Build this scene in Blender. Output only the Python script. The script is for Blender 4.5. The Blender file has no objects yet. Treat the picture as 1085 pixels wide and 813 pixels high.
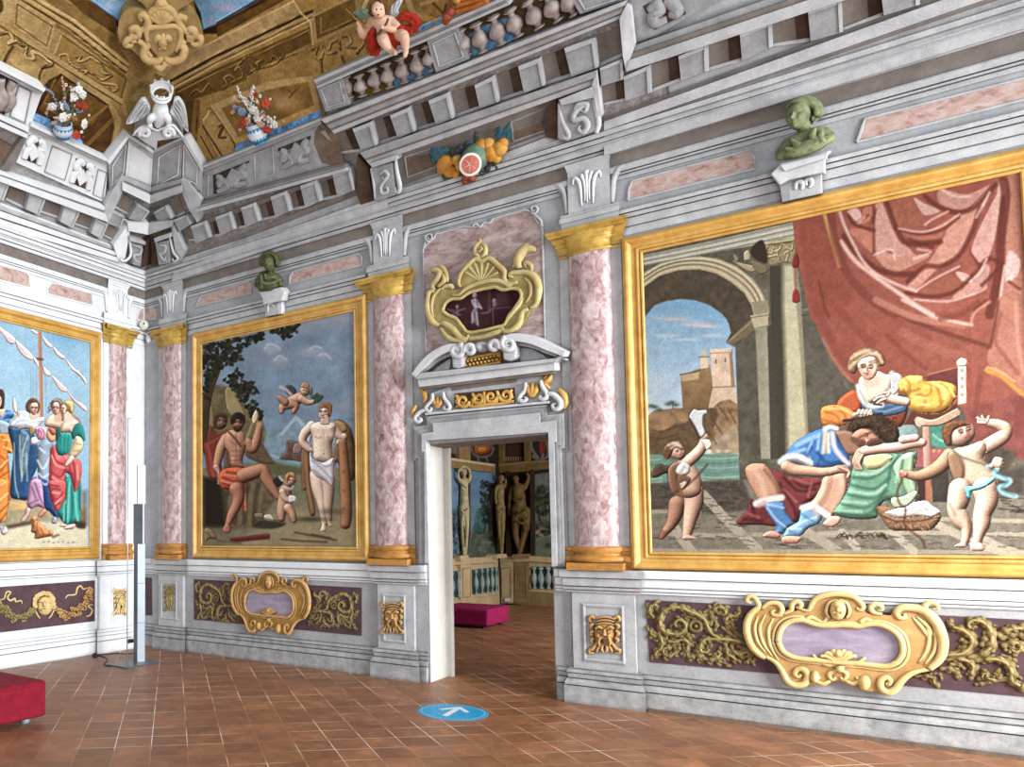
import bpy,bmesh,math,random
import numpy as np
from mathutils import Vector,Matrix
random.seed(7);rng=np.random.default_rng(11)
SC=bpy.context.scene;COL=SC.collection

# ------------------------------------------------------------------ camera survey
# world: corner of the room at the origin, x along the door wall, y into the door wall, z up (metres)
CAM_M=np.array([[0.781615,0.623743,-0.00475757],[-0.03623308,0.03778683,-0.99862872],[-0.6227079,0.78071559,0.05213488]])
FPX,CX,CY=802.439,272.578,523.471
CAM_P=np.array([7.85959293,-7.31262182,1.55])

def ray(px,py):
 return CAM_M.T @ np.array([(px-CX)/FPX,(py-CY)/FPX,1.0])
def proj(P):
 c=(np.asarray(P)-CAM_P) @ CAM_M.T
 return np.stack([CX+FPX*c[...,0]/c[...,2],CY+FPX*c[...,1]/c[...,2]],-1)
def cv(ox,oy,k,pts):
 return [(ox+p[0]/k,oy+p[1]/k)+tuple(p[2:]) for p in pts]

 # ------------------------------------------------------------------ wall surfaces (flat below, coved above)
class Wall:
 """profile (d,z) swept along s; P(s,l,h) gives a point, l = arc length up the profile, h = height above the plaster"""
 def __init__(self,kind,knots):
  self.kind=kind;K=np.array(knots,float);self.K=K
  seg=np.diff(K,axis=0);ln=np.hypot(seg[:,0],seg[:,1])
  self.l=np.concatenate([[0],np.cumsum(ln)])
  n=np.stack([seg[:,1],-seg[:,0]],1)/ln[:,None]           # towards the room
  vn=np.zeros_like(K);vn[0]=n[0];vn[-1]=n[-1]
  for i in range(1,len(K)-1):
   m=n[i-1]+n[i];m /= np.linalg.norm(m);vn[i]=m/max(.3,m@n[i])
  self.vn=vn
 def prof(self,l,h):
  l=np.asarray(l,float);i=np.clip(np.searchsorted(self.l,l,'right')-1,0,len(self.l)-2)
  t=(l-self.l[i])/(self.l[i+1]-self.l[i])
  h=np.asarray(h,float)[...,None]*np.ones(l.shape+(1,))
  A=self.K[i]+h*self.vn[i];B=self.K[i+1]+h*self.vn[i+1]
  return A+(B-A)*t[...,None]
 def P(self,s,l,h=0.0):
  q=self.prof(l,h);s=np.asarray(s,float)*np.ones(q.shape[:-1])
  d,z=q[...,0],q[...,1]
  return np.stack([s,-d,z],-1) if self.kind== 'R' else np.stack([d,-s,z],-1)
 def W(self,px,py,h=0.0):
  r=ray(px,py)
  dc,rd,sc,rs=(-CAM_P[1],-r[1],CAM_P[0],r[0]) if self.kind== 'R' else (CAM_P[0],r[0],-CAM_P[1],-r[1])
  Q=self.K+h*self.vn;best=None
  for i in range(len(Q)-1):
   a=Q[i];e=Q[i+1]-Q[i]
   # a + u e = (dc + t rd, zc + t rz)
   A=np.array([[e[0],-rd],[e[1],-r[2]]]);b=np.array([dc-a[0],CAM_P[2]-a[1]])
   if abs(np.linalg.det(A)) < 1e-9:continue
   u,t=np.linalg.solve(A,b)
   lo=-1e9 if i== 0 else -1e-6;hi=1e9 if i== len(Q)-2 else 1+1e-6
   if t > 0 and lo <= u <= hi and (best is None or t < best[0]):
    best=(t,sc+t*rs,self.l[i]+u*(self.l[i+1]-self.l[i]))
  return best[1],best[2]

ZK=[0,5.05,5.49,5.85,6.48,7.3,8.3]
WR=Wall('R',list(zip([0,0,.235,.516,1.125,2.0,3.25],ZK)))
WL=Wall('L',list(zip([0,0,.30,.64,1.38,2.30,3.60],ZK)))

class Plane:                                                           # a plain vertical wall of the next room
 def __init__(self,kind,c,kx):self.kind,self.c,self.k=kind,c,kx
 def P(self,s,l,h=0.0):
  s=np.asarray(s,float);l=np.asarray(l,float);o=np.ones(s.shape)
  return np.stack([self.c+h*o,s,l],-1) if self.kind== 'x' else np.stack([s,(self.c-h)*o,l],-1)
 def W(self,px,py,h=0.0):
  r=ray(px,py);i=0 if self.kind== 'x' else 1
  c=self.c+h if i== 0 else self.c-h
  t=(c-CAM_P[i])/r[i];q=CAM_P+t*r
  return (q[1],q[2]) if i== 0 else (q[0],q[2])
NL=Plane('x',1.72,1);NR=Plane('y',8.92,1)
def floor_pt(px,py,z=0.0):
 r=ray(px,py);t=(z-CAM_P[2])/r[2];return CAM_P+t*r

 # ------------------------------------------------------------------ materials
def lin(c):
 c=[x/255 for x in c]
 return [x/12.92 if x <= .04045 else ((x+.055)/1.055)**2.4 for x in c]
def rgba(c):return (*lin(c),1)
MATS={}
def nodes(name,rough=.7,spec=.3,metal=0):
 m=bpy.data.materials.new(name);m.use_nodes=True;nt=m.node_tree
 b=nt.nodes['Principled BSDF']
 b.inputs['Roughness'].default_value=rough;b.inputs['Metallic'].default_value=metal
 b.inputs['Specular IOR Level'].default_value=spec
 MATS[name]=m
 return m,nt,b
def N(nt,t,**kw):
 n=nt.nodes.new(t)
 for k,v in kw.items():
  if k in n.inputs:n.inputs[k].default_value=v
  else:setattr(n,k,v)
 return n
def ramp(nt,fac,stops):
 r=nt.nodes.new('ShaderNodeValToRGB');e=r.color_ramp.elements
 while len(e) < len(stops):e.new(.5)
 for el,(p,c) in zip(e,stops):el.position=p;el.color=rgba(c)
 nt.links.new(fac,r.inputs[0]);return r.outputs[0]
def wpos(nt,scale=(1,1,1),rot=(0,0,0)):
 g=nt.nodes.new('ShaderNodeNewGeometry');mp=nt.nodes.new('ShaderNodeMapping')
 mp.inputs['Scale'].default_value=scale;mp.inputs['Rotation'].default_value=rot
 nt.links.new(g.outputs['Position'],mp.inputs[0]);return mp.outputs[0]
def mottled(name,c0,c1,scale=6,rough=.75,spec=.25,bump=.0,detail=6,lo=.3,hi=.7,metal=0,vec=(1,1,1),fine=0.0,hollow_shade=0.0,gd=.05):
 m,nt,b=nodes(name,rough,spec,metal);v=wpos(nt,vec)
 n=N(nt,'ShaderNodeTexNoise',Scale=scale,Detail=detail,Roughness=.65);nt.links.new(v,n.inputs['Vector'])
 out=ramp(nt,n.outputs['Fac'],[(lo,c0),(hi,c1)])
 if fine:
  n2=N(nt,'ShaderNodeTexNoise',Scale=scale*14,Detail=3,Roughness=.7);nt.links.new(v,n2.inputs['Vector'])
  mx=N(nt,'ShaderNodeMix',data_type='RGBA',blend_type='OVERLAY');mx.inputs[0].default_value=fine
  nt.links.new(out,mx.inputs[6]);nt.links.new(n2.outputs['Fac'],mx.inputs[7]);out=mx.outputs[2]
 if hollow_shade:                                                           # hollows darkened by occlusion, shade put into the base colour
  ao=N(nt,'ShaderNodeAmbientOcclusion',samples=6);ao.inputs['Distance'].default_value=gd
  r=ramp(nt,ao.outputs['AO'],[(.25,(0,0,0)),(.9,(255,255,255))]);mg=N(nt,'ShaderNodeMix',data_type='RGBA',blend_type='MULTIPLY');mg.inputs[0].default_value=hollow_shade
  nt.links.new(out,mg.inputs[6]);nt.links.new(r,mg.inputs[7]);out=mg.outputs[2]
 nt.links.new(out,b.inputs['Base Color'])
 if bump:
  bp=N(nt,'ShaderNodeBump',Strength=bump,Distance=.01);nt.links.new(n.outputs['Fac'],bp.inputs['Height'])
  nt.links.new(bp.outputs[0],b.inputs['Normal'])
 return m
def marble(name,base,vein,light,scale=5,rot=(0,.6,0),rough=.45,vec=(1,1,1),w=.5):
 """broken veins over a clouded ground"""
 m,nt,b=nodes(name,rough,.4);v=wpos(nt,vec,rot)
 n1=N(nt,'ShaderNodeTexNoise',Scale=scale,Detail=8,Roughness=.7,Distortion=.8);nt.links.new(v,n1.inputs['Vector'])
 ground=ramp(nt,n1.outputs['Fac'],[(.32,vein),(.46,base),(.62,light)])
 n2=N(nt,'ShaderNodeTexVoronoi',feature='DISTANCE_TO_EDGE',Scale=scale*2.2)
 wv=N(nt,'ShaderNodeTexNoise',Scale=scale*2,Detail=4);nt.links.new(v,wv.inputs['Vector'])
 ad=N(nt,'ShaderNodeMix',data_type='RGBA',blend_type='ADD');ad.inputs[0].default_value=.25
 nt.links.new(v,ad.inputs[6]);nt.links.new(wv.outputs['Color'],ad.inputs[7]);nt.links.new(ad.outputs[2],n2.inputs['Vector'])
 vm=ramp(nt,n2.outputs['Distance'],[(.0,(255,255,255)),(.06,(0,0,0))])
 ml=N(nt,'ShaderNodeMath',operation='MULTIPLY');nt.links.new(vm,ml.inputs[0]);ml.inputs[1].default_value=w
 mx=N(nt,'ShaderNodeMix',data_type='RGBA');nt.links.new(ml.outputs[0],mx.inputs[0]);nt.links.new(ground,mx.inputs[6])
 mx.inputs[7].default_value=rgba(light)
 nt.links.new(mx.outputs[2],b.inputs['Base Color']);return m
def painted(name,rough=.8,gain=1.0):
 m,nt,b=nodes(name,rough,.2)
 a=N(nt,'ShaderNodeAttribute',attribute_name='paint')
 n=N(nt,'ShaderNodeTexNoise',Scale=60,Detail=4,Roughness=.7);nt.links.new(wpos(nt),n.inputs['Vector'])
 mr=N(nt,'ShaderNodeMapRange');mr.inputs[1].default_value=.3;mr.inputs[2].default_value=.7;mr.inputs[3].default_value=.86;mr.inputs[4].default_value=1.1;nt.links.new(n.outputs['Fac'],mr.inputs[0])
 mx=N(nt,'ShaderNodeMix',data_type='RGBA',blend_type='MULTIPLY');mx.inputs[0].default_value=1
 nt.links.new(a.outputs['Color'],mx.inputs[6]);nt.links.new(mr.outputs[0],mx.inputs[7])
 o=mx.outputs[2]
 if gain != 1:
  g=N(nt,'ShaderNodeMix',data_type='RGBA',blend_type='MULTIPLY');g.inputs[0].default_value=1
  nt.links.new(o,g.inputs[6]);g.inputs[7].default_value=(gain,gain,gain,1);o=g.outputs[2]
 nt.links.new(o,b.inputs['Base Color']);return m

 # ------------------------------------------------------------------ objects
def tag(o,label=None,cat=None,group=None,kind=None):
 for k,v in (('label',label),('category',cat),('group',group),('kind',kind)):
  if v:o[k]=v
 return o
def thing(name,label,cat,loc=(0,0,0),group=None,kind=None):
 o=bpy.data.objects.new(name,None);COL.objects.link(o);o.location=loc;o.empty_display_size=.1
 return tag(o,label,cat,group,kind)
def wloc(o):
 v=Vector((0,0,0))
 while o:v+= o.location;o=o.parent
 return v
def obj(name,verts,faces,mat,parent=None,smooth=False,label=None):
 """verts in world coordinates; one mesh object under parent (its origin on the parent's)"""
 off=wloc(parent) if parent else Vector((0,0,0))
 me=bpy.data.meshes.new(name);V=np.asarray(verts,float)-np.array(off)
 me.from_pydata([tuple(v) for v in V],[],[tuple(f) for f in faces]);me.validate();me.update()
 mats=mat if isinstance(mat,(list,tuple)) else [mat]
 for m in mats:me.materials.append(MATS[m] if isinstance(m,str) else m)
 if smooth:me.shade_smooth()
 o=bpy.data.objects.new(name,me);COL.objects.link(o)
 if parent:o.parent=parent
 if label:o['label']=label
 return o
class MB:
 def __init__(self):self.v=[];self.f=[];self.n=0
 def add(self,V,F):
  V=np.asarray(V,float).reshape(-1,3);self.v.append(V);self.f+= [tuple(i+self.n for i in f) for f in F];self.n+= len(V)
 def build(self,name,mat,parent=None,smooth=False,label=None):
  return obj(name,np.concatenate(self.v),self.f,mat,parent,smooth,label)
def fixn(o):
 bm=bmesh.new();bm.from_mesh(o.data);bmesh.ops.recalc_face_normals(bm,faces=bm.faces);bm.to_mesh(o.data);bm.free();return o
def bevel(o,w=.006,seg=2,ang=35):
 m=o.modifiers.new('edge','BEVEL');m.width=w;m.segments=seg;m.limit_method='ANGLE';m.angle_limit=math.radians(ang);return o
def catmull(pts,k=5,closed=False):
 P=np.array(pts,float);n=len(P)
 if n < 3 or k <= 1:return P
 out=[]
 rngi=range(n) if closed else range(n-1)
 for i in rngi:
  p0=P[(i-1) % n] if closed or i > 0 else 2*P[0]-P[1]
  p1=P[i];p2=P[(i+1) % n]
  p3=P[(i+2) % n] if closed or i+2 < n else 2*P[-1]-P[-2]
  for t in np.linspace(0,1,k,endpoint=False):
   out.append(.5*((2*p1)+(-p0+p2)*t+(2*p0-5*p1+4*p2-p3)*t*t+(-p0+3*p1-3*p2+p3)*t**3))
 if not closed:out.append(P[-1])
 return np.array(out)

def slab_geo(w,sl,h1,h0,taper=0.0):
 """prism over polygon sl=[(s,l)] of wall w between heights h0 and h1"""
 sl=np.array(sl,float);n=len(sl)
 F=w.P(sl[:,0],sl[:,1],h1);B=w.P(sl[:,0],sl[:,1],h0)
 faces=[tuple(range(n)),tuple(range(2*n-1,n-1,-1))]+[(i,n+i,n+(i+1) % n,(i+1) % n) for i in range(n)]
 return np.concatenate([F,B]),faces
def slab(name,mat,w,px,h1,parent=None,h0=0.0,smooth=1,bev=0,label=None,sl=None):
 if sl is None:
  q=catmull(px,smooth,True) if smooth > 1 else px
  sl=[w.W(x,y,h1) for x,y in q]
 V,F=slab_geo(w,sl,h1,h0)
 o=fixn(obj(name,V,F,mat,parent,False,label))
 if bev:bevel(o,bev)
 return o
def mbslab(mb,w,px,h1,h0=0.0,smooth=1,sl=None):
 if sl is None:
  q=catmull(px,smooth,True) if smooth > 1 else px
  sl=[w.W(x,y,h1) for x,y in q]
 mb.add(*slab_geo(w,sl,h1,h0))
def rect(s0,s1,l0,l1):return [(s0,l0),(s1,l0),(s1,l1),(s0,l1)]
def sweep(w,s0,s1,prof,caps=True,mitre=(0,0)):
 """moulding: prof=[(l,h)] carried from s0 to s1; mitre = how far each end runs on per unit of h"""
 p=np.array(prof,float);n=len(p)
 A=w.P(s0-mitre[0]*p[:,1],p[:,0],p[:,1]);B=w.P(s1+mitre[1]*p[:,1],p[:,0],p[:,1])
 F=[(i,i+1,n+i+1,n+i) for i in range(n-1)]+[(n-1,0,n,2*n-1)]
 if caps:F+= [tuple(range(n))[::-1],tuple(range(n,2*n))]
 return np.concatenate([A,B]),F
def mould(name,mat,w,s0,s1,prof,parent=None,label=None,mitre=(0,0)):
 return fixn(obj(name,*sweep(w,s0,s1,prof,True,mitre),mat,parent,False,label))
def tube_geo(pts,rad,up=None,flat=1.0,seg=8,cap=True):
 """round strand through 3-D pts; rad scalar or list; flattened by flat along up"""
 P=np.array(pts,float);n=len(P)
 R=np.full(n,rad,float) if np.isscalar(rad) else np.interp(np.linspace(0,1,n),np.linspace(0,1,len(rad)),rad)
 T=np.gradient(P,axis=0);T /= np.linalg.norm(T,axis=1)[:,None]+1e-12
 V=[];ref=np.array(up if up is not None else (0.123,.35,.93),float)
 a=np.linspace(0,2*math.pi,seg,endpoint=False)
 for i in range(n):
  u=ref-T[i]*(ref@T[i]);u /= np.linalg.norm(u)+1e-12;sd=np.cross(T[i],u)
  V.append(P[i]+R[i]*(np.cos(a)[:,None]*sd+flat*np.sin(a)[:,None]*u))
 V=np.concatenate(V);F=[]
 for i in range(n-1):
  for j in range(seg):
   k=(j+1) % seg;F.append((i*seg+j,i*seg+k,(i+1)*seg+k,(i+1)*seg+j))
 if cap:F+= [tuple(range(seg))[::-1],tuple(range((n-1)*seg,n*seg))]
 return V,F
def wnorm(w,s,l):
 a=w.P(s,l,0.0);b=w.P(s,l,.1);return (b-a)/np.linalg.norm(b-a)
def strand(mb,w,px,rad,h=0.0,flat=1.0,k=5,seg=8):
 """relief strand traced on the wall: px path, rad in metres (scalar or list)"""
 q=catmull(px,k);sl=np.array([w.W(x,y,h) for x,y in q])
 P=w.P(sl[:,0],sl[:,1],h)
 mb.add(*tube_geo(P,rad,wnorm(w,*sl[len(sl)//2]),flat,seg))
def spiral(cx,cy,r0,r1,a0,turns,n=None,sq=1.0):
 n=n or int(abs(turns)*14)+6
 return [(cx+(r0+(r1-r0)*t)*math.cos(a0+turns*2*math.pi*t),cy+sq*(r0+(r1-r0)*t)*math.sin(a0+turns*2*math.pi*t)) for t in np.linspace(0,1,n)]
def dome(mb,w,x,y,rx,ry,h,hb=0.0,rot=0.0,seg=14,rings=5):
 """low boss: pixel centre and radii, height h in metres"""
 V=[];F=[]
 for i in range(rings):
  t=i/rings*math.pi/2
  for j in range(seg):
   a=2*math.pi*j/seg;ex,ey=rx*math.cos(t)*math.cos(a),ry*math.cos(t)*math.sin(a)
   s,l=w.W(x+ex*math.cos(rot)-ey*math.sin(rot),y+ex*math.sin(rot)+ey*math.cos(rot),hb)
   V.append(w.P(s,l,hb+h*math.sin(t)))
 s,l=w.W(x,y,hb);V.append(w.P(s,l,hb+h));top=len(V)-1
 for i in range(rings-1):
  for j in range(seg):F.append((i*seg+j,i*seg+(j+1) % seg,(i+1)*seg+(j+1) % seg,(i+1)*seg+j))
 for j in range(seg):F.append(((rings-1)*seg+j,(rings-1)*seg+(j+1) % seg,top))
 mb.add(V,F)
def lathe_geo(prof,c,a0=0,a1=2*math.pi,seg=24,axis=None,ex=None,ey=None):
 """prof=[(r,t)] about axis through c"""
 axis=np.array(axis if axis is not None else (0,0,1.));ex=np.array(ex if ex is not None else (1.,0,0));ey=np.array(ey if ey is not None else np.cross(axis,ex))
 full=abs(a1-a0-2*math.pi) < 1e-6;m=seg if full else seg+1
 A=a0+(a1-a0)*np.arange(m)/seg;V=[]
 for r,t in prof:V.append(np.array(c)+axis*t+r*(np.cos(A)[:,None]*ex+np.sin(A)[:,None]*ey))
 V=np.concatenate(V);F=[]
 for i in range(len(prof)-1):
  for j in range(seg):
   k=(j+1) % m;F.append((i*m+j,i*m+k,(i+1)*m+k,(i+1)*m+j))
 return V,F
def box_geo(a,b):
 (x0,y0,z0),(x1,y1,z1)=a,b
 V=[(x0,y0,z0),(x1,y0,z0),(x1,y1,z0),(x0,y1,z0),(x0,y0,z1),(x1,y0,z1),(x1,y1,z1),(x0,y1,z1)]
 return V,[(0,3,2,1),(4,5,6,7),(0,1,5,4),(1,2,6,5),(2,3,7,6),(3,0,4,7)]
def ball_geo(c,r,seg=12,rings=8,R=None):
 c=np.array(c);r=np.ones(3)*np.array(r);V=[c+np.array((0,0,r[2]))*0];V=[]
 for i in range(rings+1):
  t=math.pi*i/rings
  for j in range(seg):
   a=2*math.pi*j/seg;p=np.array((r[0]*math.sin(t)*math.cos(a),r[1]*math.sin(t)*math.sin(a),r[2]*math.cos(t)))
   V.append(c+(R@p if R is not None else p))
 F=[(i*seg+j,(i+1)*seg+j,(i+1)*seg+(j+1) % seg,i*seg+(j+1) % seg) for i in range(rings) for j in range(seg)]
 return V,F

 # ------------------------------------------------------------------ painter: colours a fine mesh, as a painter does a wall
def fbm(x,y,seed=0,oct=4):
 r=np.random.default_rng(seed);out=np.zeros_like(x);a=1;tot=0
 for o in range(oct):
  T=r.random((64,64));f=2**o
  xi=x*f;yi=y*f;x0=np.floor(xi).astype(int);y0=np.floor(yi).astype(int);tx=xi-x0;ty=yi-y0
  tx=tx*tx*(3-2*tx);ty=ty*ty*(3-2*ty);g=lambda i,j:T[i % 64,j % 64]
  out+= a*((g(x0,y0)*(1-tx)+g(x0+1,y0)*tx)*(1-ty)+(g(x0,y0+1)*(1-tx)+g(x0+1,y0+1)*tx)*ty);tot+= a;a *= .5
 return out/tot
def tone(sh):return np.clip(sh,.26,1.25)[:,None]**np.array([.92,1.12,1.22])   # shadows turn warm
class Canvas:
 def __init__(self,w,s0,s1,l0,l1,res,h,base,light=(-.5,-.65)):
  self.w,self.h=w,h
  self.ns=int((s1-s0)/res)+1;self.nl=int((l1-l0)/res)+1
  S,L=np.meshgrid(np.linspace(s0,s1,self.ns),np.linspace(l0,l1,self.nl))
  self.Pt=w.P(S.ravel(),L.ravel(),h);q=proj(self.Pt);self.X,self.Y=q[:,0],q[:,1]
  self.C=np.ones((len(q),3))*np.array(base,float);self.L=light;self.seed=1
 def noise(self,sc,amt,seed=0,mask=None,sx=1,sy=1):
  n=fbm(self.X/sc*sx+50,self.Y/sc*sy+50,seed)-.5;self.C *= (1+amt*2*n)[:,None]
 def _put(self,idx,col,a):
  self.C[idx]=self.C[idx]*(1-a[:,None])+col*a[:,None]
 def _box(self,P,m):
  return np.nonzero((self.X > P[:,0].min()-m) & (self.X < P[:,0].max()+m) & (self.Y > P[:,1].min()-m) & (self.Y < P[:,1].max()+m))[0]
 def poly(self,pts,col,soft=.7,infl=0,k=4,alpha=1,grad=None,nz=0.0,nsc=8,amb=.54,edge=0):
  P=catmull(pts,k,True) if k > 1 else np.array(pts,float);i=self._box(P,soft*2+1)
  if not len(i):return
  x,y=self.X[i],self.Y[i];best=np.full(len(i),1e9);nx=np.zeros(len(i));ny=np.zeros(len(i));ins=np.zeros(len(i),bool)
  for a,b in zip(P,np.roll(P,-1,0)):
   e=b-a;ll=e@e+1e-9;t=np.clip(((x-a[0])*e[0]+(y-a[1])*e[1])/ll,0,1)
   dx,dy=x-a[0]-t*e[0],y-a[1]-t*e[1];d=dx*dx+dy*dy;m=d < best
   best[m]=d[m];nx[m]=dx[m];ny[m]=dy[m]
   if abs(e[1]) > 1e-9:
    c=(a[1] > y) != (b[1] > y);ins ^= c & (x < e[0]*(y-a[1])/e[1]+a[0])
  d=np.sqrt(best);sd=np.where(ins,d,-d);al=np.clip(.5+sd/(2*soft),0,1)*alpha
  c=np.ones((len(i),3))*np.array(col,float)
  if grad is not None:                                            # second colour towards the bottom (or along a direction)
   c2,(gx,gy)=grad;t=x*gx+y*gy;pt=P[:,0]*gx+P[:,1]*gy;t=np.clip((t-pt.min())/(np.ptp(pt)+1e-6),0,1)[:,None]
   c=c*(1-t)+np.array(c2,float)*t
  if infl:
   t=np.clip(sd/infl,0,1);lat=(1-t)/(d+1e-6);ux,uy=-nx*lat,-ny*lat;uz=np.sqrt(np.maximum(0,1-(1-t)**2))
   sh=amb+(1-amb)*1.55*np.clip(ux*self.L[0]+uy*self.L[1]+uz*.62,-.5,1.2);c=c*tone(sh)
  if nz:c=c*(1+nz*2*(fbm(x/nsc+9,y/nsc+9,self.seed)-.5))[:,None];self.seed+= 1
  self._put(i,c,al)
  if edge:self.stroke(list(P)+[P[0]],.5,np.array(col)*.35,edge,k=1)
 def stroke(self,pts,wd,col,alpha=1,soft=.6,k=4,taper=None):
  P=catmull(pts,k) if k > 1 else np.array(pts,float)
  wmax=wd if np.isscalar(wd) else max(wd);i=self._box(P,wmax+soft*2)
  if not len(i):return
  W=np.full(len(P),wd,float) if np.isscalar(wd) else np.interp(np.linspace(0,1,len(P)),np.linspace(0,1,len(wd)),wd)
  if taper:W=W*np.clip(np.minimum(np.linspace(0,1,len(P)),np.linspace(1,0,len(P)))*2/taper,.15,1)
  x,y=self.X[i],self.Y[i];best=np.full(len(i),-1e9)
  for j in range(len(P)-1):
   a,b=P[j],P[j+1];e=b-a;ll=e@e+1e-9;t=np.clip(((x-a[0])*e[0]+(y-a[1])*e[1])/ll,0,1)
   sd=W[j]+(W[j+1]-W[j])*t-np.hypot(x-a[0]-t*e[0],y-a[1]-t*e[1]);best=np.maximum(best,sd)
  self._put(i,np.array(col,float),np.clip(.5+best/(2*soft),0,1)*alpha)
 def limb(self,pts,col,soft=.6,amb=.50,k=8,alpha=1,edge=.3):
  """rounded tapering limb: pts=[(x,y,r)]"""
  P=catmull(pts,k);i=self._box(P,P[:,2].max()+2)
  if not len(i):return
  x,y=self.X[i],self.Y[i];best=np.full(len(i),-1e9);ux=np.zeros(len(i));uy=np.zeros(len(i))
  for a,b in zip(P[:-1],P[1:]):
   e=b[:2]-a[:2];ll=e@e+1e-9;t=np.clip(((x-a[0])*e[0]+(y-a[1])*e[1])/ll,0,1);r=a[2]+(b[2]-a[2])*t
   dx,dy=x-a[0]-t*e[0],y-a[1]-t*e[1];q=1-np.hypot(dx,dy)/r;m=q*r > best
   best[m]=(q*r)[m];ux[m]=(dx/r)[m];uy[m]=(dy/r)[m]
  uz=np.sqrt(np.clip(1-ux**2-uy**2,0,1));sh=amb+(1-amb)*1.55*np.clip(ux*self.L[0]+uy*self.L[1]+uz*.62,-.5,1.2)
  if edge:self._put(i,np.array(col,float)*.38,np.clip(.5+(best+.6)/(2*soft),0,1)*edge*alpha)
  self._put(i,np.array(col,float)*tone(sh),np.clip(.5+best/(2*soft),0,1)*alpha)
 def blob(self,x,y,rx,ry,col,alpha=1,p=1.0):
  d=((self.X-x)/rx)**2+((self.Y-y)/ry)**2;i=np.nonzero(d < 6)[0];self._put(i,np.array(col,float),alpha*np.exp(-d[i]**p))
 def scatter(self,region,n,wd,cols,ln=3,ang=0,spread=.6,alpha=.6,seed=1):
  """many short touches inside a polygon (leaves, veins, moss)"""
  r=np.random.default_rng(seed);P=np.array(region,float);x0,y0=P.min(0);x1,y1=P.max(0);c=0;g=0
  while c < n and g < n*30:
   g+= 1;x,y=r.uniform(x0,x1),r.uniform(y0,y1);ins=False
   for a,b in zip(P,np.roll(P,-1,0)):
    if (a[1] > y) != (b[1] > y) and x < (b[0]-a[0])*(y-a[1])/(b[1]-a[1])+a[0]:ins=not ins
   if not ins:continue
   t=ang+r.normal()*spread;L=ln*r.uniform(.5,1.3);self.stroke([(x,y),(x+L*math.cos(t),y+L*math.sin(t))],wd*r.uniform(.6,1.3),cols[r.integers(len(cols))],alpha,k=1);c+= 1
 def face(self,p,r,look=0.0,tilt=0.0,dark=(70,42,30),eyes=1):
  """eyes, nose and mouth inside a painted head at p, r = half height"""
  ct,st=math.cos(tilt),math.sin(tilt);T=lambda x,y:(p[0]+r*((x+look*.3)*ct-y*st),p[1]+r*((x+look*.3)*st+y*ct))
  for k in (-1,1):
   q=T(k*.34,-.12);self.blob(q[0],q[1],r*.22,r*.16,np.array(dark)*1.7,.55)
   self.stroke([T(k*.54,-.26),T(k*.34,-.34),T(k*.14,-.26)],max(.28,r*.055),dark,.75,.4)
   self.stroke([T(k*.48,-.10),T(k*.34,-.07 if eyes else -.04),T(k*.20,-.09)],max(.3,r*.07),dark,.9,.4)
  self.stroke([T(.06*(1+look),-.1),T(.10+look*.1,.18),T(.0,.22)],max(.28,r*.06),(140,90,66),.8,.4);q=T(-.12,.05);self.blob(q[0],q[1],r*.1,r*.2,(246,220,200),.5)
  self.stroke([T(-.20,.44),T(0,.47),T(.20,.43)],max(.35,r*.075),(150,58,50),.9,.4);q=T(0,.62);self.blob(q[0],q[1],r*.2,r*.08,(120,80,60),.5)
  for k in (-1,1):q=T(k*.44,.2);self.blob(q[0],q[1],r*.2,r*.16,(214,130,110),.4)
 def finish(self,sat=.86,con=1.08,sharp=.9,grain=.05,pivot=112):
  """aged surface: crisper edges, grain of the plaster, faded colour"""
  A=self.C.reshape(self.nl,self.ns,3)
  def blur(a,n):
   for ax in (0,1):
    p=np.pad(a,[(n,n) if i== ax else (0,0) for i in range(3)],'edge');c=np.cumsum(p,ax);c=np.insert(c,0,0,ax)
    a=(np.take(c,range(2*n+1,c.shape[ax]),ax)-np.take(c,range(0,c.shape[ax]-2*n-1),ax))/(2*n+1)
   return a
  A=A+sharp*(A-blur(A,1))+sharp*.25*(A-blur(A,6));g=A.mean(-1,keepdims=True);A=g+(A-g)*sat;A=pivot+(A-pivot)*con
  A=A*(1+grain*rng.normal(size=A.shape[:2])[...,None]);self.C=np.clip(A,4,255).reshape(-1,3)
 def build(self,name,mat,parent=None,gain=1.0,label=None,clip=None):
  ns,nl=self.ns,self.nl;off=np.array(wloc(parent)) if parent else np.zeros(3)
  me=bpy.data.meshes.new(name);nf=(ns-1)*(nl-1)
  me.vertices.add(len(self.Pt));me.vertices.foreach_set('co',(self.Pt-off).ravel())
  a=(np.arange(nl-1)[:,None]*ns+np.arange(ns-1)[None]).ravel()
  Q=np.stack([a,a+1,a+ns+1,a+ns],1)
  if self.w.kind== 'L':Q=Q[:,::-1]
  if clip is not None:                                            # keep only what lies inside a traced outline
   x,y=self.X[Q].mean(1),self.Y[Q].mean(1);ins=np.zeros(len(Q),bool);P=np.array(clip,float)
   for p,q in zip(P,np.roll(P,-1,0)):
    if abs(q[1]-p[1]) > 1e-9:ins ^= ((p[1] > y) != (q[1] > y)) & (x < (q[0]-p[0])*(y-p[1])/(q[1]-p[1])+p[0])
   Q=Q[ins];nf=len(Q)
  me.loops.add(nf*4);me.loops.foreach_set('vertex_index',Q.ravel().astype(np.int32))
  me.polygons.add(nf);me.polygons.foreach_set('loop_start',np.arange(0,nf*4,4,dtype=np.int32))
  me.update(calc_edges=True);me.validate()
  c=np.clip(self.C*gain,0,255)/255;c=np.where(c <= .04045,c/12.92,((c+.055)/1.055)**2.4)
  at=me.color_attributes.new('paint','FLOAT_COLOR','POINT');at.data.foreach_set('color',np.concatenate([c,np.ones((len(c),1))],1).astype(np.float32).ravel())
  me.materials.append(MATS[mat]);o=bpy.data.objects.new(name,me);COL.objects.link(o)
  if parent:o.parent=parent
  if label:o['label']=label
  return o
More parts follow.
